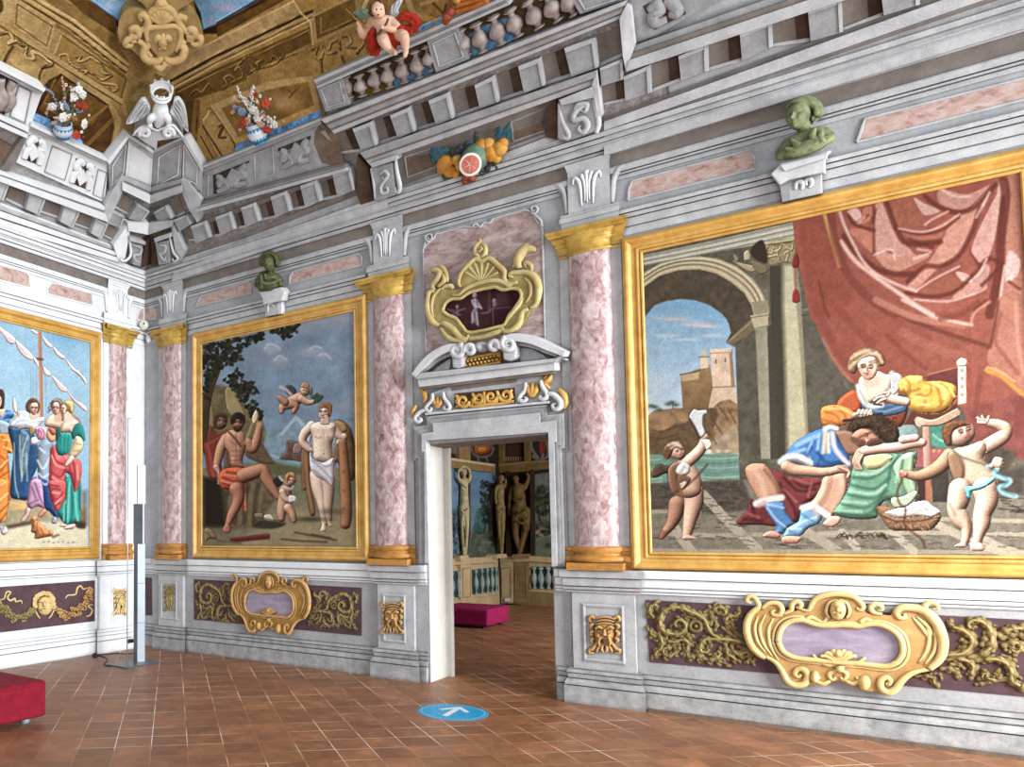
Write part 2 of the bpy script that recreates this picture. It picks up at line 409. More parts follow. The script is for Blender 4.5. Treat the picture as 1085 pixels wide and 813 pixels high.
  # ------------------------------------------------------------------ palette
mottled('plaster',(152,154,157),(182,184,186),3,.8,.2,.15,fine=.35,hollow_shade=.35)
mottled('plaster_lit',(212,218,222),(234,237,238),3,.8,.2,.15,fine=.25,hollow_shade=.25)  # same plaster as the door wall, its stronger light put into the colour
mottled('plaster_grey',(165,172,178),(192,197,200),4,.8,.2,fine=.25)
mottled('stone_white',(222,226,230),(242,244,244),5,.75,.25,fine=.2,hollow_shade=.5)
mottled('stone_pale',(188,190,193),(220,221,222),6,.75,.25,.1,fine=.3,hollow_shade=.65)
mottled('stone_light',(166,168,171),(200,201,202),6,.75,.25,.1,fine=.4,hollow_shade=.65)
mottled('stone_grey',(138,139,141),(172,173,174),6,.8,.2,.1,fine=.4,hollow_shade=.65)
mottled('stone_plinth',(136,140,142),(188,188,186),9,.85,.2,.2,fine=.5,hollow_shade=.6)
mottled('stone_shade',(112,104,97),(140,131,124),6,.85,.15,fine=.3)
mottled('stone_brown',(92,76,64),(132,112,98),6,.85,.15,fine=.3)
mottled('stone_dark',(60,46,38),(92,72,60),6,.85,.15,fine=.3)
mottled('line_dark',(70,70,72),(96,95,95),8,.85,.1)
mottled('baluster_stone',(128,114,108),(196,182,176),12,.7,.3,fine=.3,hollow_shade=.85,gd=.08)
mottled('gold',(192,140,56),(226,184,104),7,.42,.5,.1,fine=.3,metal=.1,hollow_shade=.8,gd=.03)
mottled('gold_dark',(140,96,30),(190,142,60),8,.45,.5,fine=.3,metal=.1,hollow_shade=.85,gd=.04)
mottled('gold_pale',(210,174,108),(242,216,156),8,.5,.4,fine=.25,hollow_shade=.85)
mottled('gold_tan',(176,132,78),(214,172,112),8,.6,.3,fine=.3,hollow_shade=.9,gd=.06)
mottled('gold_olive',(172,150,88),(216,198,144),9,.55,.4,fine=.3,hollow_shade=.85)
mottled('olive_gold',(134,116,66),(190,170,112),9,.6,.3,fine=.3,hollow_shade=.85)
mottled('olive_dark',(92,78,46),(150,130,84),9,.6,.3,fine=.3,hollow_shade=.8)
mottled('capital_gold',(160,124,44),(220,184,92),9,.45,.5,.15,fine=.3,metal=.1,hollow_shade=.85)
mottled('base_gold',(156,104,46),(206,150,76),9,.5,.4,.1,vec=(1,1,3),fine=.3,hollow_shade=.7)
mottled('purple_panel',(70,50,56),(98,74,80),7,.7,.25,fine=.35)
mottled('lilac_stone',(136,124,146),(178,166,184),5,.4,.5,vec=(1,1,3),fine=.3)
marble('column_marble',(172,140,140),(112,70,72),(212,196,196),11,(0,.5,0),.4,(1.4,1.4,.8),.3)
marble('frieze_marble',(184,152,142),(140,100,90),(204,184,176),9,(0,.7,0),.5,(1,1,1.6),.35)
marble('panel_marble',(160,134,130),(118,84,80),(196,180,176),5,(0,.9,0),.5,(1,1,2.2),.6)
mottled('cream_paint',(196,194,184),(212,210,202),4,.6,.3)
mottled('velvet_red',(112,8,30),(138,16,42),14,.85,.3,.1)
mottled('velvet_magenta',(138,14,72),(168,30,92),14,.85,.3,.1)
mottled('aluminium',(170,182,192),(192,202,210),3,.35,.5,metal=.55)
mottled('lamp_white',(214,226,234),(226,236,242),3,.45,.4)
mottled('steel_grey',(84,92,98),(112,120,126),3,.4,.5,metal=.4)
mottled('white_plastic',(226,232,238),(240,243,246),5,.4,.4)
mottled('cream_plastic',(216,208,186),(236,230,212),5,.4,.4)
mottled('black_plastic',(18,18,20),(30,30,32),5,.5,.4)
mottled('blue_foot',(110,128,150),(140,158,180),5,.3,.5)
mottled('sticker_blue',(10,158,214),(26,174,228),9,.45,.4)
mottled('sticker_white',(226,240,246),(240,248,250),9,.5,.4)
mottled('bronze_green',(70,82,56),(150,158,112),14,.6,.4,.2,fine=.4,hollow_shade=.9,gd=.08)
mottled('bronze_dark',(40,44,24),(104,106,60),16,.55,.4,.2,fine=.4,hollow_shade=.9,gd=.06)
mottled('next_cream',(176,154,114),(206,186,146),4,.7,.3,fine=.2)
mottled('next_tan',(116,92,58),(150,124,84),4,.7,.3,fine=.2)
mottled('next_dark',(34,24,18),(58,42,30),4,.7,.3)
mottled('next_ochre',(92,72,38),(128,104,60),8,.7,.3,fine=.3)
mottled('next_green',(120,140,132),(168,182,172),8,.6,.3)
mottled('next_teal',(36,56,58),(52,76,78),8,.7,.3)
painted('fresco');painted('vault_fresco',.85)

def floor_material():
 m,nt,b=nodes('terracotta',.42,.4)
 v=wpos(nt,(1,1,1),(0,0,math.radians(45)))
 o=floor_pt(419.4,781.5);c=math.cos(math.radians(45))
 u0,v0=(o[0]-o[1])*c,(o[0]+o[1])*c;T=.2625
 sh=N(nt,'ShaderNodeVectorMath',operation='SUBTRACT');sh.inputs[1].default_value=(u0 % T,v0 % T,0);nt.links.new(v,sh.inputs[0])
 br=N(nt,'ShaderNodeTexBrick',Scale=1.0);br.offset=0;br.squash=1
 br.inputs['Brick Width'].default_value=T;br.inputs['Row Height'].default_value=T;br.inputs['Mortar Size'].default_value=.0036;br.inputs['Mortar Smooth'].default_value=.3;br.inputs['Bias'].default_value=0
 br.inputs['Color1'].default_value=rgba((164,116,82));br.inputs['Color2'].default_value=rgba((192,140,102));br.inputs['Mortar'].default_value=rgba((236,214,190))
 nt.links.new(sh.outputs[0],br.inputs['Vector'])
 n1=N(nt,'ShaderNodeTexNoise',Scale=5,Detail=8,Roughness=.7);nt.links.new(wpos(nt),n1.inputs['Vector'])
 n2=N(nt,'ShaderNodeTexNoise',Scale=1.1,Detail=4,Roughness=.6);nt.links.new(wpos(nt),n2.inputs['Vector'])
 dirt=ramp(nt,n1.outputs['Fac'],[(.3,(116,104,96)),(.52,(150,142,136)),(.72,(190,180,168))])
 mx=N(nt,'ShaderNodeMix',data_type='RGBA',blend_type='OVERLAY');mx.inputs[0].default_value=.9
 nt.links.new(br.outputs['Color'],mx.inputs[6]);nt.links.new(dirt,mx.inputs[7])
 # mortar is worn away in patches
 worn=ramp(nt,n2.outputs['Fac'],[(.47,(0,0,0)),(.60,(255,255,255))])
 ml=N(nt,'ShaderNodeMath',operation='MULTIPLY');nt.links.new(br.outputs['Fac'],ml.inputs[0]);nt.links.new(worn,ml.inputs[1])
 tile=N(nt,'ShaderNodeTexNoise',Scale=2.2,Detail=6,Roughness=.6);nt.links.new(wpos(nt),tile.inputs['Vector'])
 body=ramp(nt,tile.outputs['Fac'],[(.3,(140,98,70)),(.55,(174,124,88)),(.75,(200,150,112))])
 m2=N(nt,'ShaderNodeMix',data_type='RGBA');nt.links.new(br.outputs['Fac'],m2.inputs[0]);nt.links.new(mx.outputs[2],m2.inputs[6])
 m3=N(nt,'ShaderNodeMix',data_type='RGBA');nt.links.new(worn,m3.inputs[0]);nt.links.new(body,m3.inputs[6]);m3.inputs[7].default_value=rgba((246,232,214))
 nt.links.new(m3.outputs[2],m2.inputs[7]);nt.links.new(m2.outputs[2],b.inputs['Base Color'])
 rr=N(nt,'ShaderNodeMapRange');rr.inputs[3].default_value=.3;rr.inputs[4].default_value=.6;nt.links.new(n1.outputs['Fac'],rr.inputs[0]);nt.links.new(rr.outputs[0],b.inputs['Roughness'])
 bp=N(nt,'ShaderNodeBump',Strength=.25,Distance=.01);nt.links.new(n1.outputs['Fac'],bp.inputs['Height']);nt.links.new(bp.outputs[0],b.inputs['Normal'])
floor_material()

# ------------------------------------------------------------------ camera and light
cam=bpy.data.cameras.new('camera');co=bpy.data.objects.new('camera',cam);COL.objects.link(co);SC.camera=co
cam.sensor_fit='HORIZONTAL';cam.sensor_width=36;cam.lens=FPX/1085*36
cam.shift_x=(542.5-CX)/1085;cam.shift_y=(CY-406.5)/1085;cam.clip_end=100
Rm=Matrix([CAM_M[0],-CAM_M[1],-CAM_M[2]]).transposed()
co.matrix_world=Matrix.Translation(CAM_P) @ Rm.to_4x4()
SC.view_settings.view_transform='Standard';SC.view_settings.look='None';SC.view_settings.exposure=0
SC.cycles.use_denoising=True;SC.cycles.max_bounces=6;SC.cycles.diffuse_bounces=3;SC.cycles.glossy_bounces=2
wd=bpy.data.worlds.new('world');SC.world=wd;wd.use_nodes=True
wd.node_tree.nodes['Background'].inputs[0].default_value=(.86,.93,1.0,1);wd.node_tree.nodes['Background'].inputs[1].default_value=.27
def area(name,loc,target,sx,sy,power,col):
 l=bpy.data.lights.new(name,'AREA');l.shape='RECTANGLE';l.size,l.size_y=sx,sy;l.energy=power;l.color=col
 o=bpy.data.objects.new(name,l);COL.objects.link(o);o.location=loc
 o.rotation_euler=(Vector(target)-Vector(loc)).to_track_quat('-Z','Y').to_euler();return o
sl=bpy.data.lights.new('daylight','SUN');sl.energy=2.5;sl.angle=math.radians(28);sl.color=(.90,.95,1.0)
so=bpy.data.objects.new('daylight',sl);COL.objects.link(so);so.location=(20,-6,5)
so.rotation_euler=Vector((-1,.24,-.16)).to_track_quat('-Z','Y').to_euler()
area('window_fill_light',(13.5,-2.6,2.4),(8.0,-.4,1.0),2.4,3.0,500,(.94,.97,1.0))
area('window_fill_light',(10.6,-1.9,2.7),(7.9,-1.0,0),1.4,1.4,170,(1.0,.97,.92))  # added fill lamp, brightens the floor at the right
area('window_fill_light',(9.6,-8.2,1.0),(2.5,-1.5,7.0),4,3,320,(.97,.97,1.0))  # added upward fill, stands in for floor bounce onto the vault
area('window_fill_light',(8.2,4.6,2.2),(3.0,6.0,.8),2.2,2.6,330,(.95,.96,1.0))

# ------------------------------------------------------------------ the shell
DS0,DS1,DZ=4.31,5.58,2.475;WT=.40
S1=12.0;SL1=10.0
def shell():
 mb=MB()
 for a,b in (((0,0,0),(DS0,WT,5.05)),((DS1,0,0),(S1,WT,5.05)),((DS0,0,DZ),(DS1,WT,5.05))):mb.add(*box_geo(a,b))
 tag(mb.build('wall_right','plaster'),kind='structure')
 tag(obj('wall_left',*box_geo((-.3,-SL1,0),(0,0,5.05)),'plaster_lit'),kind='structure')
 tag(obj('floor',[(-.3,-SL1,0),(S1,-SL1,0),(S1,9.4,0),(-.3,9.4,0)],[(0,1,2,3)],'terracotta'),kind='structure')
shell()
def fr(s,h):return s+h*(7.86-s)/7.31                                  # where a feature raised by h stands for the place measured on the wall
def fl(s,h):return s+h*(7.31-s)/7.86
def FW(w):return fr if w is WR else fl

CAPP=[(1.0,0),(1.004,.014),(1.021,0.018),(1.0215,.001),(1.0305,.001),(1.031,0.03),(1.048,.034),(1.055,0.024),(1.0555,.001),(1.0645,.001),(1.065,0.032),(1.128,.034),(1.133,0.036),(1.1335,.001),(1.1425,.001),(1.143,0.055),(1.20,.06),(1.212,.055),(1.213,0)]
BASP=[(0,.05),(.150,.05),(0.157,0.05),(0.1575,.001),(0.1665,.001),(0.167,0.044),(.190,.040),(.210,.026),(0.217,0.026),(0.2175,.001),(0.2265,.001),(0.227,0.016),(.258,.016),(0.263,0.016),(0.2635,.001),(0.2725,.001),(0.273,0.026),(.292,.022),(0.301,0.02),(0.3015,.001),(0.3105,.001),(0.311,0.006),(.3145,.004),(.315,0)]
def band(name,mat,w,a,b,P,dh=0,mit=(0,0),kind='structure',parent=None):
 prof=[(l,h+dh if h > 0 else 0) for l,h in P];prof=[(prof[0][0],0)]+prof
 o=mould(name,mat,w,a,b,prof,parent,None,mit)
 if kind:tag(o,kind=kind)
 return o
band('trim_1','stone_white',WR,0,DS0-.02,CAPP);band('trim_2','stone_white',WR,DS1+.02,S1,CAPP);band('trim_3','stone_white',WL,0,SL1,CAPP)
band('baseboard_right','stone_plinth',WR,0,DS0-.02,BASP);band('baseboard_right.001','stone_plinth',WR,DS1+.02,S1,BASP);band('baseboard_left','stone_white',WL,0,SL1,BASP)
# thin dark wooden strip along the foot of the wall
tag(obj('baseboard_right.002',*sweep(WR,6.37,S1,[(0,.03),(0,.07),(.028,.066),(.03,.03)]),'stone_brown'),kind='structure')

def frame_strip(mb,w,s0,s1,z0,z1,wd,h,hb):
 """mitred raised fillet round a panel"""
 o=[(s0,z0),(s1,z0),(s1,z1),(s0,z1)];i=[(s0+wd,z0+wd),(s1-wd,z0+wd),(s1-wd,z1-wd),(s0+wd,z1-wd)]
 m=[((a[0]+b[0])/2,(a[1]+b[1])/2) for a,b in zip(o,i)]
 V=[]
 for ring,hh in ((o,hb),(o,hb+h*.5),(m,hb+h),(i,hb+h*.4),(i,hb)):
  V+= [w.P(s,l,hh) for s,l in ring]
 F=[(k*4+j,k*4+(j+1) % 4,(k+1)*4+(j+1) % 4,(k+1)*4+j) for k in range(4) for j in range(4)]
 mb.add(V,F)
def pedestal(name,label,w,s0,s1,p,stone,mask,door=None):
 f=FW(w);h=.045;root=thing(name,label,'pedestal',w.P((s0+s1)/2,0,0))
 a,b=f(s0,h),f(s1,h)
 V,F=slab_geo(w,rect(a,b,0,1.2),h,0);fixn(obj('body',V,F,stone,root))
 fixn(obj('cap',*sweep(w,a,b,[(CAPP[0][0],0)]+[(l,hh+h if hh else 0) for l,hh in CAPP],True,(.9,.9)),'stone_white' if w is WL else 'stone_light',root))
 fixn(obj('plinth',*sweep(w,a,b,[(0,0)]+[(l,hh+h if hh else 0) for l,hh in BASP],True,(.8,.8)),'stone_plinth' if w is WR else 'stone_white',root))
 mb=MB();frame_strip(mb,w,f(p[0],h),f(p[1],h),p[2],p[3],.035,.014,h);fixn(mb.build('panel_frame','stone_white' if w is WL else 'stone_light',root))
 return root
 # ------------------------------------------------------------------ columns, pedestals, frames
STW={id(WR):'stone_light',id(WL):'stone_white'}  # left wall takes the paler stone, extra light put into its colour
def half_lathe(w,c,a,b,prof,name,mat,root,seg=28):
 """half-column: prof=[(radius factor, z)], a = half width, b = projection"""
 A=np.linspace(0,math.pi,seg+1);V=[];n=seg+1
 for r,z in prof:V.append(w.P(c+r*a*np.cos(A),np.full(n,z),r*b*np.sin(A)))
 V=np.concatenate(V);F=[(i*n+j,i*n+j+1,(i+1)*n+j+1,(i+1)*n+j) for i in range(len(prof)-1) for j in range(seg)]
 return fixn(obj(name,V,F,mat,root,True))
def stepped(w,s0,s1,prof,mit,mb):mb.add(*sweep(w,s0,s1,prof,True,(mit,mit)))
def column(w,sl_,sr_,label):
 cam_s,cam_d=(7.86,7.31) if w is WR else (7.31,7.86)
 c0=(sl_+sr_)/2;k=(cam_s-c0)/cam_d;e=.55
 a=(sr_-sl_)/(1+math.sqrt(1+(e*k)**2));c=sr_-a;b=e*a
 root=thing('column',label,'column',w.P(c,1.21,0),'marble columns between the wall paintings')
 st=STW[id(w)]
 V,F=slab_geo(w,rect(sl_-.075,sr_+.085,1.23,4.37),.012,0);fixn(obj('pilaster_strip',V,F,st,root))
 sh=[(1.03,1.40),(1.03,1.42),(1.0,1.43),(1.005,2.2),(1.0,3.0),(.97,4.12),(1.0,4.14)]
 half_lathe(w,c,a,b,sh,'shaft','column_marble',root)
 cap=[(1.0,4.13),(1.09,4.135),(1.10,4.15),(1.0,4.16),(1.01,4.225),(1.10,4.235),(1.13,4.25),(1.11,4.262),(1.2,4.285),(1.32,4.305),(1.38,4.318),(1.38,4.33)]
 cp=half_lathe(w,c,a,b,cap,'capital','capital_gold',root)
 mb=MB();q=1.42*a;hb=b*1.28
 mb.add(*sweep(w,c-q*.93,c+q*.93,[(4.322,0),(4.322,hb),(4.335,hb+.012),(4.345,hb+.012),(4.36,hb+.03),(4.382,hb+.034),(4.386,0)],True,(.6,.6)))
 mb.add(*sweep(w,sl_-.075,sr_+.085,[(4.16,.0),(4.16,.02),(4.225,.022),(4.235,.034),(4.262,.034),(4.30,.065),(4.345,.075),(4.36,.09),(4.382,.09),(4.383,0)],True,(.9,.9)))
 mb.add(*sweep(w,sl_-.075,sr_+.085,[(4.125,0),(4.125,.018),(4.14,.024),(4.15,.018),(4.151,0)],True,(.5,.5)))
 fixn(mb.build('abacus','capital_gold',root))
 bs=[(1.0,1.425),(1.12,1.42),(1.17,1.402),(1.17,1.385),(1.12,1.368),(1.06,1.36),(1.06,1.345),(1.12,1.338),(1.22,1.33),(1.26,1.312),(1.26,1.295),(1.22,1.279),(1.1,1.275)]
 half_lathe(w,c,a,b,bs,'base','base_gold',root)
 mb=MB();q=1.27*a
 mb.add(*sweep(w,c-q,c+q,[(1.213,0),(1.213,b*1.3),(1.277,b*1.3),(1.278,0)]))
 mb.add(*sweep(w,sl_-.085,sr_+.09,[(1.213,0),(1.213,.03),(1.275,.03),(1.285,.04),(1.31,.045),(1.335,.035),(1.345,.022),(1.37,.022),(1.385,.034),(1.405,.03),(1.42,.014),(1.421,0)],True,(.4,.4)))
 fixn(mb.build('base_plinth','base_gold',root))
 return root
column(WR,.362,.735,'Shadowed pink marble column in the room corner, right of the tall lamp')
column(WR,3.69,4.08,'Pink marble column left of the doorway with gold capital')
column(WR,5.785,6.165,'Pink marble column right of the doorway with gold capital')
column(WL,.335,.668,'Bright marble column on left wall, directly behind the tall floor lamp')

def mask_face(mb,w,x,y,sx,sy,h,hb,beard=True):
 """grimacing bearded head in low relief; sx, sy half sizes in pixels"""
 S=lambda pts:[(x+a*sx,y+b*sy) for a,b in pts]
 dome(mb,w,x,y-.08*sy,.70*sx,.80*sy,h*.7,hb,0,20,6)                # skull and jaw
 for b,r in ((-.86,.2),(-.70,.22),(-.54,.2)):strand(mb,w,S([(-.62,b+.04),(-.3,b-.04),(0,b-.06),(.3,b-.04),(.62,b+.04)]),[h*.1,h*.2,h*.22,h*.2,h*.1],hb+h*.5)   # head band
 for k in (-1,1):
  dome(mb,w,x+k*.34*sx,y+.04*sy,.24*sx,.18*sy,h*1.05,hb)           # cheek
  strand(mb,w,S([(k*.6,-.30),(k*.36,-.40),(k*.1,-.28)]),[h*.2,h*.32,h*.2],hb+h*.75)
  dome(mb,w,x+k*.30*sx,y-.20*sy,.13*sx,.075*sy,h*.9,hb)
  strand(mb,w,S([(k*.06,.10),(k*.28,.18),(k*.36,.44),(k*.30,.62)]),[h*.18,h*.3,h*.26,h*.1],hb+h*.65)   # moustache
  for q in ([(k*.6,-.82),(k*.84,-.95),(k*.98,-.78),(k*.84,-.66)],[(k*.68,-.58),(k*.9,-.44),(k*.76,-.3)],[(k*.7,-.22),(k*.9,-.06),(k*.74,.08)],[(k*.66,.16),(k*.86,.3),(k*.7,.44)],
  [(k*.4,.36),(k*.62,.62),(k*.8,.78),(k*.98,.82),(k*.92,.98),(k*.68,.96)],[(k*.2,.5),(k*.42,.76),(k*.5,.94)]):
   strand(mb,w,S(q),[h*.3,h*.36,h*.3,h*.2],hb+h*.25)
  strand(mb,w,S([(k*.12,.56),(k*.16,.8),(k*.04,.96)]),[h*.24,h*.3,h*.16],hb+h*.4)
 strand(mb,w,S([(0,-.30),(0,-.10),(0,.05)]),[h*.2,h*.28,h*.4],hb+h*.85)
def mask_mouth(mb,w,x,y,sx,sy,h,hb):dome(mb,w,x,y+.32*sy,.17*sx,.17*sy,h*.95,hb)

def add_mask(root,w,x,y,sx,sy,mat,h=.05):
 mb=MB();mask_face(mb,w,x,y,sx,sy,h,.045);m=mb.build('mask',mat,root,True,'grimacing bearded mask in relief')
 mb=MB();mask_mouth(mb,w,x,y,sx,sy,h,.047);mb.build('mouth','stone_dark',m,True)
r=pedestal('column_pedestal','Pale pedestal right of the doorway with bearded tan mask',WR,5.74,6.27,(5.825,6.185,.38,.905),'stone_light',1);add_mask(r,WR,640.5,672.5,16.5,20,'gold_tan')
r=pedestal('column_pedestal','Grey pedestal left of the doorway with open-mouthed gold mask',WR,3.70,4.135,(3.76,4.04,.38,.90),'stone_light',1);add_mask(r,WR,415.5,655,11.5,17,'gold_tan')
r=pedestal('column_pedestal','Shaded narrow pedestal in the corner, right of the lamp stand',WR,.29,.755,(.335,.65,.40,.91),'stone_light',1)
mb=MB();mask_face(mb,WR,179.5,634,6,14,.025,.045);mb.build('mask','olive_gold',r,True,'worn flat olive-gold mask')
r=pedestal('column_pedestal','White pedestal on left wall behind the lamp with gilded mask',WL,.285,.79,(.305,.59,.372,.921),'stone_white',1);add_mask(r,WL,127,638,7,14,'gold_pale')

FPROF=[(0,.0),(.0,.026),(.008,.034),(.020,.034),(.028,.024),(.034,.030),(.048,.034),(.058,.030),(.064,.022),(.095,.024),(.108,.040),(.120,.054),(.136,.058),(.150,.052),(.158,.040),(.166,.034),(.172,.012),(.172,0)]
def picture_frame(w,s0,s1,z0,z1,root):
 V=[];n=len(FPROF)
 for u,h in FPROF:
  for s,l in ((s0-u,z0-u*.95),(s1+u,z0-u*.95),(s1+u,z1+u),(s0-u,z1+u)):V.append(w.P(s,l,h))
 F=[(i*4+j,i*4+(j+1) % 4,(i+1)*4+(j+1) % 4,(i+1)*4+j) for i in range(n-1) for j in range(4)]
 return fixn(obj('frame',V,F,'gold',root))

 # ------------------------------------------------------------------ flat entablature under the cornice
ARCH=[(4.215,0),(4.215,.010),(4.283,0.012),(4.2835,.001),(4.2925,.001),(4.293,0.024),(4.363,0.026),(4.3635,.001),(4.3725,.001),(4.373,0.036),(4.402,.036),(4.407,0.038),(4.4075,.001),(4.4165,.001),(4.417,0.05),(4.445,.056),(4.452,.05),(4.454,0)]
FRIT=[(4.735,0),(4.738,.012),(4.773,0.014),(4.7735,.001),(4.7825,.001),(4.783,0.028),(4.799,0.03),(4.7995,.001),(4.8085,.001),(4.809,0.042),(4.855,.046),(4.868,.04),(4.870,0)]
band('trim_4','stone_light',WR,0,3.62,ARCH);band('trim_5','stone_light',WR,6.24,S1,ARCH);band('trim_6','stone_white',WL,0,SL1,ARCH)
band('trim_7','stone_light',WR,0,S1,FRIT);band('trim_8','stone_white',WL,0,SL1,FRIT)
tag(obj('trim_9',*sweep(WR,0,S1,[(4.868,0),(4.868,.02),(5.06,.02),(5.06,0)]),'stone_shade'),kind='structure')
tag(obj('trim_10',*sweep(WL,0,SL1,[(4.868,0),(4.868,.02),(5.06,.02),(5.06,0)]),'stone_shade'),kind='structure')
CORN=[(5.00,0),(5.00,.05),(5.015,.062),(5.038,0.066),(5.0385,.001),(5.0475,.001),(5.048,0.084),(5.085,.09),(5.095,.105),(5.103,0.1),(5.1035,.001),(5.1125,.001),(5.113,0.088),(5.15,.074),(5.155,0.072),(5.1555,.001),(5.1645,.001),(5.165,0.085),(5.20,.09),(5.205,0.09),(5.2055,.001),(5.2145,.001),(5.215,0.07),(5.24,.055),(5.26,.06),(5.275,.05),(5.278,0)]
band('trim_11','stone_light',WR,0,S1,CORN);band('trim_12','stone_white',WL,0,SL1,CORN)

# marble strips let into the frieze
def inlay(label,w,px,mat='frieze_marble',mb_=None):
 root=tag(slab('marble_panel',mat,w,px,.006),label,'panel')
 sl_=[w.W(x,y,.004) for x,y in px];q=np.array(sl_+[sl_[0]]);P=w.P(q[:,0],q[:,1],.006)
 obj('border',*tube_geo(P,.012,wnorm(w,*sl_[0]),.9,6,False),STW[id(w)],root)
Zp=lambda pts:cv(150,240,3.387,pts);Zr=lambda pts:cv(660,0,2.553,pts);Z33=lambda pts:cv(0,300,9.033,pts);Z6=lambda pts:cv(0,180,6.022,pts)
inlay('Pink marble strip in the frieze left of the dark small bust',WR,Zp([(193,290),(203,272),(214,250),(386,198),(397,212),(397,240)]))
inlay('Pink marble strip in the frieze between small bust and middle column',WR,Zp([(531,207),(533,180),(545,163),(780,98),(790,112),(790,140)]))
inlay('Pink marble strip in the frieze left of the large green bust',WR,Zr([(14,542),(16,512),(26,490),(340,407),(355,425),(357,457)]))
inlay('Pink marble strip running right from the large green bust',WR,Zr([(633,385),(648,340),(655,322),(1085,212),(1300,160),(1300,220),(1085,270)]))
inlay('Pale pink frieze strip at the far left edge of left wall',WL,Z6([(-200,552),(0,606),(165,652),(188,680),(190,755),(0,706),(-200,656)]))
inlay('Pale pink frieze strip next to the corner on left wall',WL,Z33([(455,105),(452,50),(490,2),(540,3),(872,98),(886,150),(880,217)]))

Zk=lambda pts:cv(100,320,10.04,pts)
inlay('Tiny pale marble panel in the corner frieze, left wall side',WL,Zk([(455,192),(458,130),(490,72),(524,66),(524,196)]))
inlay('Tiny brown marble panel in the corner frieze, door wall side',WR,Zk([(540,70),(630,65),(662,130),(655,190),(540,195)]))
# fluted frieze blocks over the columns, with scrolled flanks
def frieze_block(w,c,label,dx=.165):
 st=STW[id(w)];f=FW(w);root=thing('frieze_bracket',label,'bracket',w.P(c,4.39,0))
 V,F=sweep(w,f(c-dx,.05),f(c+dx,.05),[(4.40,0),(4.40,.05),(4.93,.05),(4.945,.062),(4.965,.066),(4.985,.082),(5.0,.082),(5.0,0)],True,(.5,.5));fixn(obj('block',V,F,st,root))
 V,F=sweep(w,f(c-dx-.05,.06),f(c+dx+.05,.06),[(4.392,0),(4.392,.06),(4.45,.062),(4.455,.075),(4.475,.08),(4.50,.078),(4.508,.066),(4.53,.064),(4.532,0)],True,(.7,.7));fixn(obj('fillet',V,F,st,root))
 mb=MB()
 def st3(q,r,h=.055):
  P=np.array([w.P(s,l,h) for s,l in catmull(q,5)]);mb.add(*tube_geo(P,r,wnorm(w,*q[0]),.8,7))
 for k in (-1,1):
  st3([(c+k*.05,4.58),(c+k*.055,4.72),(c+k*.07,4.82),(c+k*.11,4.86),(c+k*.125,4.80)],[.006,.014,.02,.016,.006])
  st3([(c+k*.02,4.62),(c+k*.02,4.78),(c+k*.045,4.88)],[.006,.014,.02])
 st3([(c,4.6),(c,4.8),(c,4.9)],[.006,.016,.024]);mb.build('acanthus','stone_white',root,True)
 for k in (-1,1):
  mb=MB()
  pts=[(c+k*(dx+.035),4.54),(c+k*(dx+.045),4.66),(c+k*(dx+.06),4.76),(c+k*(dx+.10),4.83),(c+k*(dx+.155),4.85)]
  P=np.array([w.P(f(s,.02),l,.02) for s,l in catmull(pts,6)]);mb.add(*tube_geo(P,[.022,.028,.028,.034,.026],wnorm(w,c,4.6),1.0,8))
  V,F=slab_geo(w,[(s,l) for s,l in [(c+k*dx,4.53),(c+k*(dx+.03),4.53),(c+k*(dx+.05),4.72),(c+k*(dx+.15),4.84),(c+k*(dx+.19),4.87),(c+k*dx,4.87)]],.025,0);mb.add(V,F)
  fixn(mb.build('side_scroll',st,root,True))
for w,c,lb in ((WR,.56,'Fluted stone frieze bracket above the corner column, right wall'),(WR,3.885,'Fluted stone frieze bracket above the column left of the doorway'),(WR,5.985,'Fluted stone frieze bracket above the column right of the doorway'),(WL,.50,'White fluted frieze bracket above the left wall column')):
 frieze_block(w,c,lb,.16 if w is WR else .15)
 # dark panels of the dado
 # ------------------------------------------------------------------ ornament of the dado
class Re:
 """a wall whose traced coordinates are carried to another place: (s,l) -> (a*s+b, c*l+d)"""
 def __init__(self,w,a,b,c,d):self.w,self.k,self.kind=w,(a,b,c,d),w.kind
 def W(self,x,y,h=0.0):
  s,l=self.w.W(x,y,h);a,b,c,d=self.k;return a*s+b,c*l+d
 def P(self,s,l,h=0.0):return self.w.P(s,l,h)
def fit(w,src,dst):
 """map two traced points onto two others of the same wall"""
 (s0,l0),(s1,l1)=[w.W(*p) for p in src];(u0,m0),(u1,m1)=[w.W(*p) for p in dst]
 a=(u1-u0)/(s1-s0);c=(m1-m0)/(l1-l0);return Re(w,a,u0-a*s0,c,m0-c*l0)
def ring_slab(name,mat,w,outer,inner,h1,h0=0.0,parent=None,k=3):
 """slab with an opening"""
 L=[np.array([w.W(x,y,h1) for x,y in catmull(p,k,True)]) for p in (outer,inner)]
 bm=bmesh.new();E=[]
 for q in L:
  v=[bm.verts.new((a,b,0)) for a,b in q];E+= [bm.edges.new((v[i],v[(i+1) % len(v)])) for i in range(len(v))]
 bmesh.ops.triangle_fill(bm,edges=E,use_beauty=True,use_dissolve=False)
 bm.verts.index_update();V2=np.array([v.co[:2] for v in bm.verts]);F=[tuple(v.index for v in f.verts) for f in bm.faces];bm.free()
 n0,n1=len(L[0]),len(L[1]);n=n0+n1
 V=np.concatenate([w.P(V2[:,0],V2[:,1],h1),w.P(V2[:,0],V2[:,1],h0)])
 for o,m in ((0,n0),(n0,n1)):F+= [(o+i,o+(i+1) % m,n+o+(i+1) % m,n+o+i) for i in range(m)]
 return fixn(obj(name,V,F,mat,parent))
Q=lambda p:cv(780,620,4.822,p)
